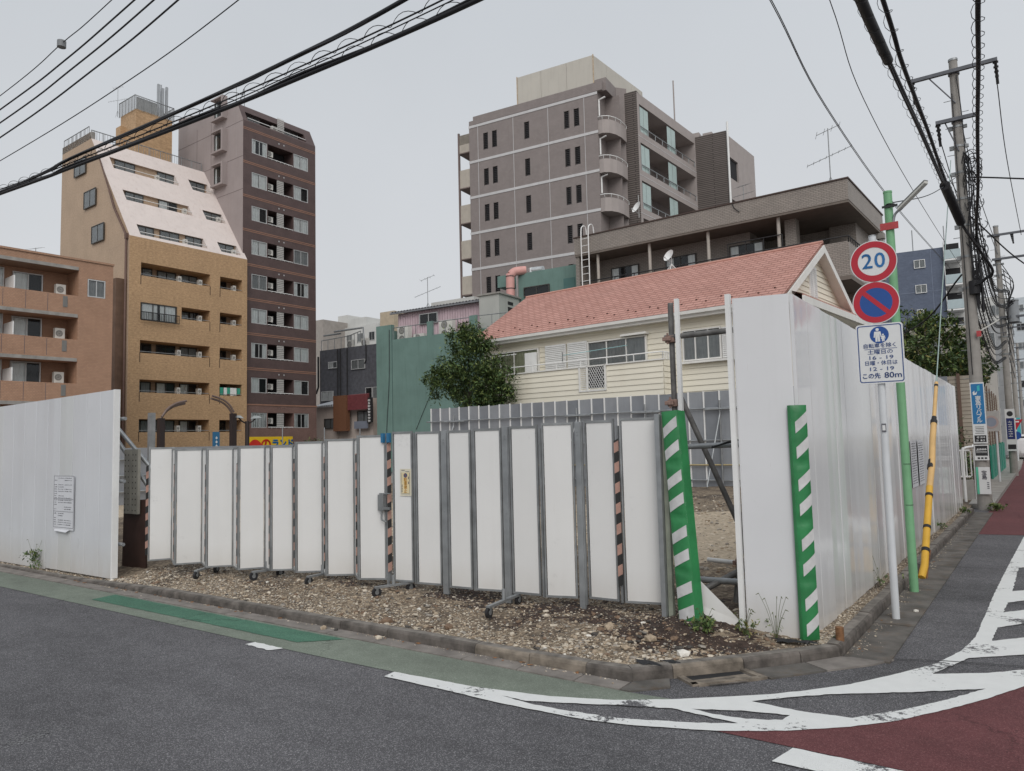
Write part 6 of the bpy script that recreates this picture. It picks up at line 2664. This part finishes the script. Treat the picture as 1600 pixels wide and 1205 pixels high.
br = thing('pipe_barrier', 'white bent pipe barrier beside the picket fence', 'barrier', (-1.25, 20.6, 0))
b = MB()
b.tube(spline([(-.1, 0, 0), (-.1, 0, 1.2), (-.07, .02, 1.33), (0, .1, 1.36), (.08, .5, 1.36), (.1, .56, 1.3), (.1, .58, 0)], 6), .03, 10)
b.build('pipe', [WHITE], br)
gf = thing('green_net_fence', 'green mesh panels standing along the far pavement', 'fence', (-1.15, 30, 0), R(89))
for q in range(6):
    b = MB()
    b.box(q * 1.6, q * 1.6 + .06, -.03, .03, 0, 1.25)
    b.box(q * 1.6 + .06, q * 1.6 + 1.6, -.012, .012, .1, 1.2)
    b.build('mesh_panel', [M('green_mesh', (.03, .24, .17), .6, .25, 9)], gf)
b = MB()
b.prism([(-1.25, 19.8), (-.78, 19.8), (-.45, 40), (-.3, 90), (-1.25, 90)], -.05, .1)
structure(b.build('pavement', CONC))

car = thing('parked_car', 'small white car parked far along the side street', 'car', (-.25, 52, 0), R(2))
b = MB()
prof = [(-.78, .25), (-.8, .7), (-.72, .85), (-.6, 1.4), (-.5, 1.48), (.5, 1.48), (.6, 1.4), (.72, .85), (.8, .7), (.78, .25)]
n = len(prof)
secs = [(-1.7, .88, .72), (-1.62, 1, .98), (-.6, 1, 1), (1.0, 1, 1), (1.6, .96, .8), (1.75, .9, .6)]
vs = [(x * sx, y, .25 + (z - .25) * sz) for y, sx, sz in secs for x, z in prof]
b.add(vs, [(k * n + i, (k + 1) * n + i, (k + 1) * n + (i + 1) % n, k * n + (i + 1) % n) for k in range(len(secs) - 1) for i in range(n)] + [tuple(range(n)), tuple(range(len(vs) - 1, len(vs) - n - 1, -1))], 0, True)
b.build('body', [M('white_car_paint', (.7, .7, .71), .25, .02)], car)
b = MB()
b.poly([(-.56, -1.70, .9), (.56, -1.70, .9), (.47, -1.655, 1.38), (-.47, -1.655, 1.38)])
b.build('windscreen', [DARKROOM], car)
for x in (-.74, .74):
    for y in (-1.15, 1.1):
        b = MB()
        b.tube([(x - .09, y, .3), (x + .09, y, .3)], .3, 16)
        b.build('wheel', [BLACK], car)
b = MB()
b.box(-.3, .3, -1.74, -1.70, .42, .56)
b.build('number_plate', [SIGN_WHITE], car)

# buildings closing the side street and facing it
far_block('pale office block closing the far end of the side street', -6, 150, 14, 12, 24, M('pale_blue_grey_render', (.50, .54, .57), .8, .05), 0, 6, 6, 3.2)
far_block('low house with pale balconies beyond the garden wall', -6.5, 46, 4.9, 14, 7.4, M('light_house_render', (.46, .43, .385), .8), 0, 3, 2, 2.6)
far_block('grey narrow house beyond the second utility pole', -7, 62, 5.9, 14, 9.5, M('cool_grey_render', (.33, .34, .35), .8), 0, 3, 3, 2.7)
far_block('light slab apartment block beyond the third utility pole', -8, 100, 6.8, 20, 17, PALE, 0, 3, 5, 2.9)
op = building('facing_house', 'tan tiled house on the opposite pavement of the side street', 'building', (7.5, 9), -90, 'houses facing the hoarding')
b = MB()
b.box(-11, 0, 0, 9, 0, 6.5)
b.build('wall', [LB], op)
for u in (-9.5, -6.5, -3.2):
    for z in (1.0, 3.9):
        window(op, u, -.02, z, 1.7, 1.3, 0, 'curtain', 2, ALU)
op = building('facing_house', 'pale rendered house on the opposite pavement farther up the side street', 'building', (7.5, 21), -90, 'houses facing the hoarding')
b = MB()
b.box(-11, 0, 0, 9, 0, 7.5)
b.build('wall', [CREAM], op)
for u in (-9.5, -6.5, -3.2):
    for z in (1.0, 3.9):
        window(op, u, -.02, z, 1.7, 1.3, 0, 'lace', 2, ALU)

# far pavement: arched posts, lamp, billboard, small signs
DK = M('dark_brown_steel', (.035, .025, .024), .5)
BR = M('bronze_beam', (.16, .115, .10), .45, .15, 6)
for y, sgn_, lab in ((19.2, 1, 'dark arch post curving towards the brick balconies, nearer the hoarding'), (23.1, -1, 'dark arch post beside the small twin lamp')):
    t = thing('arch_post', lab, 'arch post', (-34, y, 0), 0, 'shopping street arch posts')
    b = MB()
    b.box(-.13, .13, -.13, .13, 0, 3.3 if sgn_ > 0 else 3.6)
    b.build('post', [DK], t)
    z0 = 3.3 if sgn_ > 0 else 3.6
    for o_ in (-.05, .07):
        b = MB()
        b.tube(spline([(o_, 0, z0 + o_), (o_, .28 * sgn_, z0 + .38 + o_), (o_, .7 * sgn_, z0 + .65 + o_), (o_, 1.25 * sgn_, z0 + .8 + o_)], 6), .055, 8)
        b.build('curved_beam', [BR], t)
t = thing('twin_lamp', 'short dark post with two small pale lamp heads', 'street lamp', (-34, 23.95, 0))
b = MB()
b.tube([(0, 0, 0), (0, 0, 3.2)], .11, 10)
b.build('post', [DK], t)
for s in (-1, 1):
    b = MB()
    b.tube([(0, 0, 3.05), (0, .32 * s, 3.2), (0, .5 * s, 3.35)], .04, 6)
    b.build('lamp_arm', [DK], t)
    b = MB()
    b.add([(-.16, .3 * s, 3.34), (.16, .3 * s, 3.34), (.16, .8 * s, 3.4), (-.16, .8 * s, 3.4), (0, .4 * s, 3.5), (0, .7 * s, 3.5)], [(0, 1, 2, 3), (0, 3, 5, 4), (1, 4, 5, 2), (0, 4, 1), (3, 2, 5)])
    b.build('lamp_head', [M('grey_lamp_head', (.32, .34, .34), .4)], t)
t = thing('yellow_billboard', 'yellow shop billboard with red and blue lettering above the folded gate', 'billboard', (-40, 28.25, 0), R(90))
b = MB()
b.box(0, 3.4, 0, .12, .6, 2.48)
b.build('board', [M('billboard_yellow', (.72, .47, .02), .5, .04)], t)
RED = M('billboard_red', (.55, .03, .02), .5)
b = MB()
b.poly([(.08 + .42 + .42 * math.cos(a) * (1 + .08 * math.sin(5 * a)), -.012, 1.95 + .36 * math.sin(a)) for a in np.linspace(0, 6.28, 22, endpoint=False)])
b.build('red_shape', [RED], t)
lettering(t, 'の', 1.3, 1.95, .85, RED, -.02, bold=.03)
lettering(t, 'ランド', 2.6, 2.0, .6, M('billboard_blue', (.01, .12, .3), .5), -.02, width=1.6, bold=.03)
for x, y, c, lab in ((-40, 25.85, (.04, .16, .30), 'small blue upright sign between the two arch posts'), (-36, 16.9, (.45, .47, .22), 'pale yellow green upright sign behind the props')):
    t = thing('upright_sign', lab, 'sign', (x, y, 0), R(90), 'small upright signs')
    b = MB()
    b.box(0, .42, 0, .1, .8, 2.8 if c[0] < .1 else 3.0)
    b.build('sign_panel', [M('upright_sign_%d' % int(c[0] * 100), c, .5)], t)
    b = MB()
    for q in range(6):
        b.box(.14, .28, -.006, -.002, 1.2 + q * .24, 1.26 + q * .24)
        b.box(.18, .23, -.007, -.003, 1.16 + q * .24, 1.32 + q * .24)
    b.build('print', [WHITE if c[0] < .1 else INK], t)
t = tag(MB().build('steel_stake', STEEL), 'tall galvanised channel post standing behind the first gate panel', 'post')
b = MB()
b.box(-16.5, -16.38, 9, 9.12, 0, 2.62)
t.data = b.mesh('steel_stake', [STEEL])
for q, (x, y, h) in enumerate(((-24, 18.5, 2.55), (-24, 20.6, 2.55), (-23.8, 22.4, 2.5))):
    b = MB()
    b.tube([(x, y, 0), (x, y, h)], .025, 6)
    tag(b.build('thin_stake', STEEL), 'thin grey rod rising above the folded gate in front of the dark brown tower', 'post', 'thin rods behind the gate')

# ================================================================== OVERHEAD CABLES


def cable(name, label, pts, r, group='overhead cables', helix=None, extra=(), seg=8, mat=None):
    path = spline(pts, seg)
    t = thing(name, label, 'cable', path[0], 0, group)
    o0 = Vector(path[0])
    b = MB()
    b.tube([q - o0 for q in path], r, 7)
    b.build('cable_strand', [mat or CABLE], t)
    for dy, dz, rr_, wob in extra:
        b = MB()
        b.tube([q - o0 + Vector((wob * .4 * math.sin(i * .9 + dy * 40), dy + wob * math.sin(i * .7 + dz * 30), dz + wob * math.cos(i * .8 + dy * 50))) for i, q in enumerate(path)], rr_, 6)
        b.build('cable_strand', [mat or CABLE], t)
    if helix:
        R_, pitch, rw, drop = helix
        L = [0]
        for a, c in zip(path, path[1:]):
            L.append(L[-1] + (c - a).length)
        tot = L[-1]
        n = int(tot / pitch * 9)
        hp = []
        j = 0
        for k in range(n):
            s = tot * k / (n - 1)
            while j < len(L) - 2 and L[j + 1] < s:
                j += 1
            f = (s - L[j]) / max(1e-6, L[j + 1] - L[j])
            q = path[j].lerp(path[j + 1], f)
            d = (path[j + 1] - path[j]).normalized()
            nx = d.cross(Z3).normalized()
            a = 2 * math.pi * s / pitch
            hp.append(q - o0 + nx * (R_ * math.cos(a)) + Z3 * (R_ * math.sin(a) + drop))
        b = MB()
        b.tube(hp, rw, 4, caps=False)
        b.build('spiral_hanger', [CABLE], t)
    return t


cable('overhead_cable', 'thick black cable bundle crossing the sky over the buildings, upper of the heavy pair', [(-22, 4.0, 5.75), (-11.1, 4.0, 5.27), (-9.1, 4.0, 5.24), (-6.6, 4.0, 5.155), (-5.1, 4.0, 5.13), (-3.8, 4.0, 5.155), (-1.2, 4, 5.35)], .019,
      extra=((.014, .010, .010, .006), (-.012, -.014, .009, .008)), helix=None)
cable('overhead_cable', 'thick black cable bundle crossing the sky over the buildings, lower of the heavy pair', [(-22, 4.05, 6.0), (-11.1, 4.0, 5.245), (-9.1, 4.0, 5.125), (-6.6, 4.0, 4.99), (-5.1, 4.0, 4.93), (-3.0, 4.0, 4.89), (-.8, 4, 4.97)], .021,
      extra=((.016, .014, .009, .005), (-.015, .012, .010, .008)), helix=(.034, .34, .003, .04))
cable('overhead_cable', 'thinner black strand with wavy hanger running between the heavy pair', [(-22, 4.06, 6.1), (-11.1, 4.02, 5.32), (-9.1, 4.02, 5.20), (-6.6, 4.02, 5.08), (-5.1, 4.02, 5.04), (-3.3, 4.02, 5.03), (-1, 4, 5.1)], .007,
      extra=((.01, -.03, .005, .003),), helix=(.03, .32, .003, .02))
cable('overhead_wire', 'thin sky wire carrying a small round fitting', [(-18, 4, 6.5), (-11.2, 4, 6.64), (-9.4, 4, 6.77), (-8.2, 4, 6.87), (-3, 4, 7.5)], .0055, 'thin wires at the sky corner')
cable('overhead_wire', 'outer of three parallel sky wires', [(-18, 4, 6.3), (-11.2, 4, 6.44), (-9.36, 4, 6.52), (-7.7, 4, 6.68), (-3, 4, 7.2)], .0095, 'thin wires at the sky corner')
cable('overhead_wire', 'middle of three parallel sky wires', [(-18, 4, 6.15), (-11.2, 4, 6.25), (-9.2, 4, 6.35), (-7.3, 4, 6.53), (-3, 4, 7.1)], .0095, 'thin wires at the sky corner')
cable('overhead_wire', 'inner of three parallel sky wires', [(-18, 4, 5.95), (-11.2, 4, 6.04), (-8.55, 4, 6.18), (-6.86, 4, 6.35), (-3, 4, 6.9)], .0095, 'thin wires at the sky corner')
cable('overhead_wire', 'single thin sky wire passing over the tan roof tower', [(-18, 4, 5.7), (-11.2, 4, 5.71), (-8.1, 4, 5.78), (-5.84, 4, 5.96), (-2, 4, 6.5)], .0055, 'thin wires at the sky corner')
b = MB()
b.tube([(-9.43, 4, 6.72), (-9.43, 4, 6.80)], .05, 12)
tag(b.build('wire_fitting', M('grey_fitting', (.22, .23, .24), .5)), 'small grey round fitting hanging on a thin sky wire', 'fitting')

# side street cables, running up the street to the first utility pole
c1 = [(-1.1, 2.0, 5.95), (-1.1, 7.76, 6.04), (-1.09, 9.1, 6.1), (-1.03, 12.2, 6.15), (-1.0, 16.0, 6.29), (-.879, 17.0, 5.94), (-.635, 18.2, 5.56), (-.446, 19.0, 5.22), (-.6, 19.2, 5.1), (-.818, 19.25, 4.98)]
cable('street_cable', 'fattest black cable bundle running up the side street to a sleeve', c1, .029, 'cables above the side street', (.06, .36, .003, -.02), ((.022, .015, .018, .01), (-.022, -.016, .016, .012), (.0, -.035, .012, .01)))
for pts_, r_, lab_ in (([(-1.1, 7.0, 6.02), (-1.1, 8.2, 6.055), (-1.085, 9.4, 6.1)], .056, 'long black splice sleeve on the fattest cable near the top edge'),
                       ([(-1.0, 15.5, 6.28), (-.985, 16.1, 6.26), (-.93, 16.6, 6.1), (-.87, 17.05, 5.92)], .088, 'short fat black splice sleeve hanging before the utility pole')):
    b = MB()
    b.tube(pts_, r_, 12)
    tag(b.build('cable_sleeve', CABLE), lab_, 'cable sleeve', 'splice sleeves')
cable('street_cable', 'black cable bundle with small hanger rings next to the fattest one', [(-1.0, 2.5, 6.5), (-1.0, 8.59, 6.4), (-1.0, 9.99, 6.29), (-1.0, 12.85, 6.41), (-1.0, 15.85, 6.45), (-.95, 19.3, 6.6), (-.75, 26, 6.7), (-.72, 34, 6.6)], .026, 'cables above the side street',
      (.06, .42, .004, -.02), ((.03, .02, .012, .008), (-.02, .03, .01, .008)))
cable('street_cable', 'black cable bundle with looped hangers dropping from the utility pole overhead', [(.05, 6.5, 7.2), (-.17, 9.6, 6.62), (-.25, 11.3, 6.6), (-.385, 13.9, 6.66), (-.52, 16.6, 6.5), (-.7, 19.2, 6.1), (-.68, 19.4, 5.2), (-.68, 19.4, 4.4)], .03, 'cables above the side street',
      (.07, .36, .005, 0), ((.03, .0, .016, .008), (-.03, .01, .014, .008)))
for k, (pts, r, lab) in enumerate((
        ([(-3, 6, 9.0), (-3, 11.83, 8.78), (-3, 15.7, 8.42), (-3, 25.5, 8.8), (-2.6, 40, 9.4)], .008, 'thin wire above the green lamp pole, first of a close double'),
        ([(-3, 6, 9.06), (-3, 11.83, 8.84), (-3, 15.7, 8.47), (-3, 25.5, 8.86), (-2.6, 40, 9.45)], .008, 'thin wire above the green lamp pole, second of a close double'),
        ([(-2, 6, 8.8), (-2, 11.2, 8.1), (-2, 13.74, 7.55), (-2, 22.3, 7.85), (-1.8, 40, 8.6)], .007, 'single thin wire between the double wire and the fat bundles'),
        ([(-1.76, 19.55, 9.6), (-1.5, 24, 9.15), (-1.0, 34, 9.2)], .011, 'line wire from the nearer crossarm end to the next pole'),
        ([(-.11, 19.55, 9.6), (-.05, 24, 9.2), (.2, 34, 9.2)], .011, 'line wire from the outer crossarm end to the next pole'),
        ([(-.9, 19.5, 9.2), (-.8, 26, 8.8), (-.6, 34, 8.9)], .011, 'line wire from the pole top to the next pole'),
        ([(-1.3, 19.5, 8.6), (-1.2, 26, 8.2), (-.8, 34, 8.3)], .011, 'line wire from the short lower crossarm'),
        ([(-1.15, 9.23, 4.36), (-1.05, 13.5, 5.6), (-.95, 19.4, 7.6)], .007, 'thin wire rising from the green pole to the utility pole'),
        ([(-.78, 19.4, 7.5), (1.5, 19.0, 6.9), (5, 18.6, 6.9)], .018, 'service cable leaving the utility pole across the road'),
        ([(-.8, 19.4, 6.6), (.3, 22, 5.7), (2, 26, 5.5)], .016, 'lower service cable leaving the utility pole across the road'),
        ([(-1.05, 19.45, 5.3), (-2.2, 21.5, 4.5), (-4.5, 25, 4.3)], .02, 'sagging service cable from the utility pole to the house behind the hedge'))):
    cable('overhead_wire', lab, pts, r, 'wires above the side street')
random.seed(5)
for k in range(9):
    x0, z0 = -.84 + .02 * k, 4.4 + .32 * k
    cable('overhead_wire', 'sagging black wire strung between the first and second utility poles', [(x0, 19.5, z0), (x0 + .05, 27, z0 - .5 - .1 * (k % 3)), (-.6 + .03 * k, 34.1, z0 + .15)], .014 + .006 * (k % 3 == 0), 'sagging wires between the poles',
          (.05, .4, .006, -.02) if k % 2 == 0 else None)
for k in range(6):
    x0, z0 = -.56 + .02 * k, 5.0 + .6 * k
    cable('overhead_wire', 'sagging black wire strung between the second and third utility poles', [(x0, 34.3, z0), (x0 + .1, 45, z0 - .6), (-.58 + .03 * k, 55.8, z0 + .2)], .016, 'sagging wires beyond the second pole')

# ================================================================== VEGETATION
LEAF = [M('leaf_dark_green', (.048, .082, .030), .65, .3, 3), M('leaf_mid_green', (.090, .145, .046), .65, .3, 3), M('leaf_light_green', (.18, .225, .07), .65, .25, 3), M('leaf_yellow', (.22, .19, .06), .6, .25, 3)]
BARK = M('bark', (.10, .085, .07), .9, .3, 8, bmp=.5, bscale=30)


def leaves(centres, radii, per, size, weights=(.5, .35, .15), droop=.3):
    """many small folded leaves in clumps; returns arrays for one crown mesh"""
    V, F, MI = [], [], []
    o = 0
    for c, r in zip(centres, radii):
        n = int(per * random.uniform(.7, 1.3))
        q = rng.normal(0, .45, (n, 3)) * r + np.array(c)
        top = rng.random(n)
        for i in range(n):
            s = size * (.6 + .8 * rng.random())
            a = rng.uniform(0, 2 * math.pi)
            e = rng.normal(-droop, .5)
            d = np.array([math.cos(a) * math.cos(e), math.sin(a) * math.cos(e), math.sin(e)])
            side = np.cross(d, [rng.normal(0, .4), rng.normal(0, .4), 1])
            side /= np.linalg.norm(side) + 1e-6
            V += [q[i] - d * s, q[i] + side * s * .34, q[i] + d * s, q[i] - side * s * .34]
            F.append((o, o + 1, o + 2, o + 3))
            o += 4
            w = top[i]
            MI.append(0 if w < weights[0] else 1 if w < weights[0] + weights[1] else 2 if w < sum(weights[:3]) else 3)
    return V, F, MI


def crown_mesh(name, data):
    V, F, MI = data
    me = bpy.data.meshes.new(name)
    me.from_pydata([tuple(map(float, v)) for v in V], [], F)
    for m_ in LEAF:
        me.materials.append(m_)
    me.polygons.foreach_set('material_index', MI)
    me.update()
    return me


def tree(label, loc, lobes, per, size, weights, trunk_h, group=None, name='tree', trunk_r=.09):
    t = thing(name, label, 'tree', loc, 0, group)
    C_, R_ = [], []
    for (cx, cy, cz, rx, ry, rz, n) in lobes:
        for _ in range(n):
            d = rng.normal(0, 1, 3)
            d /= np.linalg.norm(d)
            f = rng.random() ** .4
            C_.append((cx + d[0] * rx * f, cy + d[1] * ry * f, cz + d[2] * rz * f))
            R_.append(random.uniform(.16, .34) * min(1.3, max(.6, rx)))
    put('crown', crown_mesh('crown', leaves(C_, R_, per, size, weights)), t)
    b = MB()
    b.tube(spline([(0, 0, -.1), (.03, 0, trunk_h * .5), (-.03, .02, trunk_h)], 5), trunk_r, 10, 0, trunk_r * .6)
    b.build('trunk', [BARK], t)
    for k in range(9):
        c = random.choice(C_)
        b = MB()
        b.tube(spline([(0, 0, trunk_h * random.uniform(.6, 1)), (c[0] * .45, c[1] * .45, trunk_h * .5 + c[2] * .5), c], 5), trunk_r * .4, 6, 0, .008)
        b.build('limb', [BARK], t)
    return t


rng = np.random.default_rng(11)
tree('dense round green tree standing before the cream house', (-19.85, 25.2, .25),
     [(-.1, 0, 4.7, 1.9, 1.0, 1.5, 95), (.05, 0, 6.0, 1.15, .8, .75, 45), (1.1, 0, 4.1, 1.1, .8, .9, 45), (-1.2, 0, 4.2, 1.3, .8, .8, 40), (-2.1, .0, 4.6, .7, .5, .4, 10), (1.5, 0, 3.6, .75, .6, .6, 22), (.3, 0, 3.4, 1.7, .8, .5, 40)],
     78, .08, (.38, .40, .22), 3.6)
tree('leafy tree with yellowish sprays behind the far end of the white hoarding', (-2.6, 26.3, .1),
     [(-.2, 0, 4.1, 1.0, 1.2, .9, 45), (.4, .6, 4.9, .75, .9, .6, 26), (.2, 1.0, 3.7, 1.2, 1.3, .7, 42)], 60, .085, (.30, .38, .24, .08), 3.4, 'street trees behind the garden wall')
tree('tall loose tree tops behind the blue house front', (-3.6, 29.5, .1),
     [(0, 0, 5.4, .9, .9, .7, 20), (.9, .5, 5.2, .8, .9, .6, 18), (-.6, 0, 4.4, .9, 1.2, .8, 30)], 50, .09, (.3, .38, .2, .12), 4, 'street trees behind the garden wall')
tree('dark bushy tree showing beside the utility pole', (-1.75, 28.5, .1),
     [(.2, 0, 4.0, .75, 1.6, .8, 45), (.35, 1.5, 3.7, .6, 1.4, .7, 30)], 60, .085, (.6, .3, .08, .02), 3.2, 'street trees behind the garden wall')
hd = thing('dark_hedge', 'dark clipped hedge between the picket fence and the striped wall', 'hedge', (-2.3, 22.6, 0))
C_ = [(random.uniform(-1.3, 1.0), random.uniform(-.6, .8), random.uniform(.3, 1.75)) for _ in range(110)]
put('foliage', crown_mesh('foliage', leaves(C_, [.25] * 110, 40, .06, (.7, .25, .05))), hd)
b = MB()
for k in range(6):
    b.tube([(-1 + k * .4, 0, 0), (-1 + k * .4 + .05, .05, 1.2)], .02, 5)
b.build('stem', [BARK], hd)
bz = thing('clipped_bush', 'small round dark bush beside the yellow billboard', 'bush', (-38.5, 32.2, 0))
C_ = [(random.uniform(-.4, .4), random.uniform(-.6, .6), random.uniform(.4, 2.1)) for _ in range(50)]
put('foliage', crown_mesh('foliage', leaves(C_, [.3] * 50, 30, .08, (.7, .25, .05))), bz)


def weed(loc, label, h, n, size, weights=(.2, .5, .3), heads=0):
    t = thing('weed', label, 'weed', loc, 0, 'weeds along the plot edge')
    C_ = [(random.gauss(0, h * .3), random.gauss(0, h * .2), random.uniform(.02, h * .7)) for _ in range(n)]
    put('leaves', crown_mesh('leaves', leaves(C_, [h * .16] * n, 7, size, weights, -.4)), t)
    b = MB()
    for k in range(max(4, heads)):
        a = random.uniform(0, 6.28)
        L = h * random.uniform(.6, 1.5)
        tip = Vector((L * .35 * math.cos(a), L * .2 * math.sin(a), L))
        b.tube(spline([(0, 0, -.02), tip * .5 + Vector((0, 0, L * .1)), tip], 5), .0016, 4)
        if k < heads:
            d = Vector((math.cos(a), math.sin(a), -.5)) * .025
            b.tube([tip, tip + d * .5, tip + d], .0045, 5, 0, .0015)
    b.build('stalk', [M('dry_green_stalk', (.10, .12, .045), .8)], t)
    return t


weed((-2.30, 5.98, plot_z(-2.3, 5.98)), 'leafy weed clump at the foot of the leaning white board', .17, 34, .026, heads=4)
weed((-2.02, 6.12, plot_z(-2.02, 6.1)), 'yellow green weed with seed stalks at the corner panel foot', .16, 20, .02, (.1, .4, .3, .2), 8)
weed((-1.80, 6.24, plot_z(-1.8, 6.2)), 'thin foxtail grass stalks against the white corner panel', .24, 5, .015, (.1, .4, .5), 9)
weed((-1.40, 6.52, plot_z(-1.45, 6.5)), 'tiny green weed beside the rusty tube', .07, 8, .012)
weed((-12.35, 5.03, .04), 'upright weed growing at the foot of the street hoarding', .34, 26, .03, (.2, .5, .3), 3)
weed((-1.45, 9.0, .1), 'small weed growing at the side hoarding foot behind the green pole', .2, 12, .02, heads=3)
weed((-1.35, 14.5, .1), 'low weed patch at the side hoarding foot beyond the yellow sleeve', .14, 14, .025)
weed((-1.2, 17.6, .1), 'weed patch near the far end of the side hoarding', .16, 22, .03)
weed((-.70, 19.2, .0), 'grass tuft growing at the foot of the first utility pole', .24, 40, .035, (.1, .4, .4, .1))
weed((-2.4, 14.5, plot_z(-2.4, 14.5)), 'broad leaved weed inside the plot beyond the scaffold', .5, 36, .06)
weed((-3.6, 18.5, plot_z(-3.6, 18.5)), 'low weed in the back of the plot below the silver hoarding', .2, 18, .05)
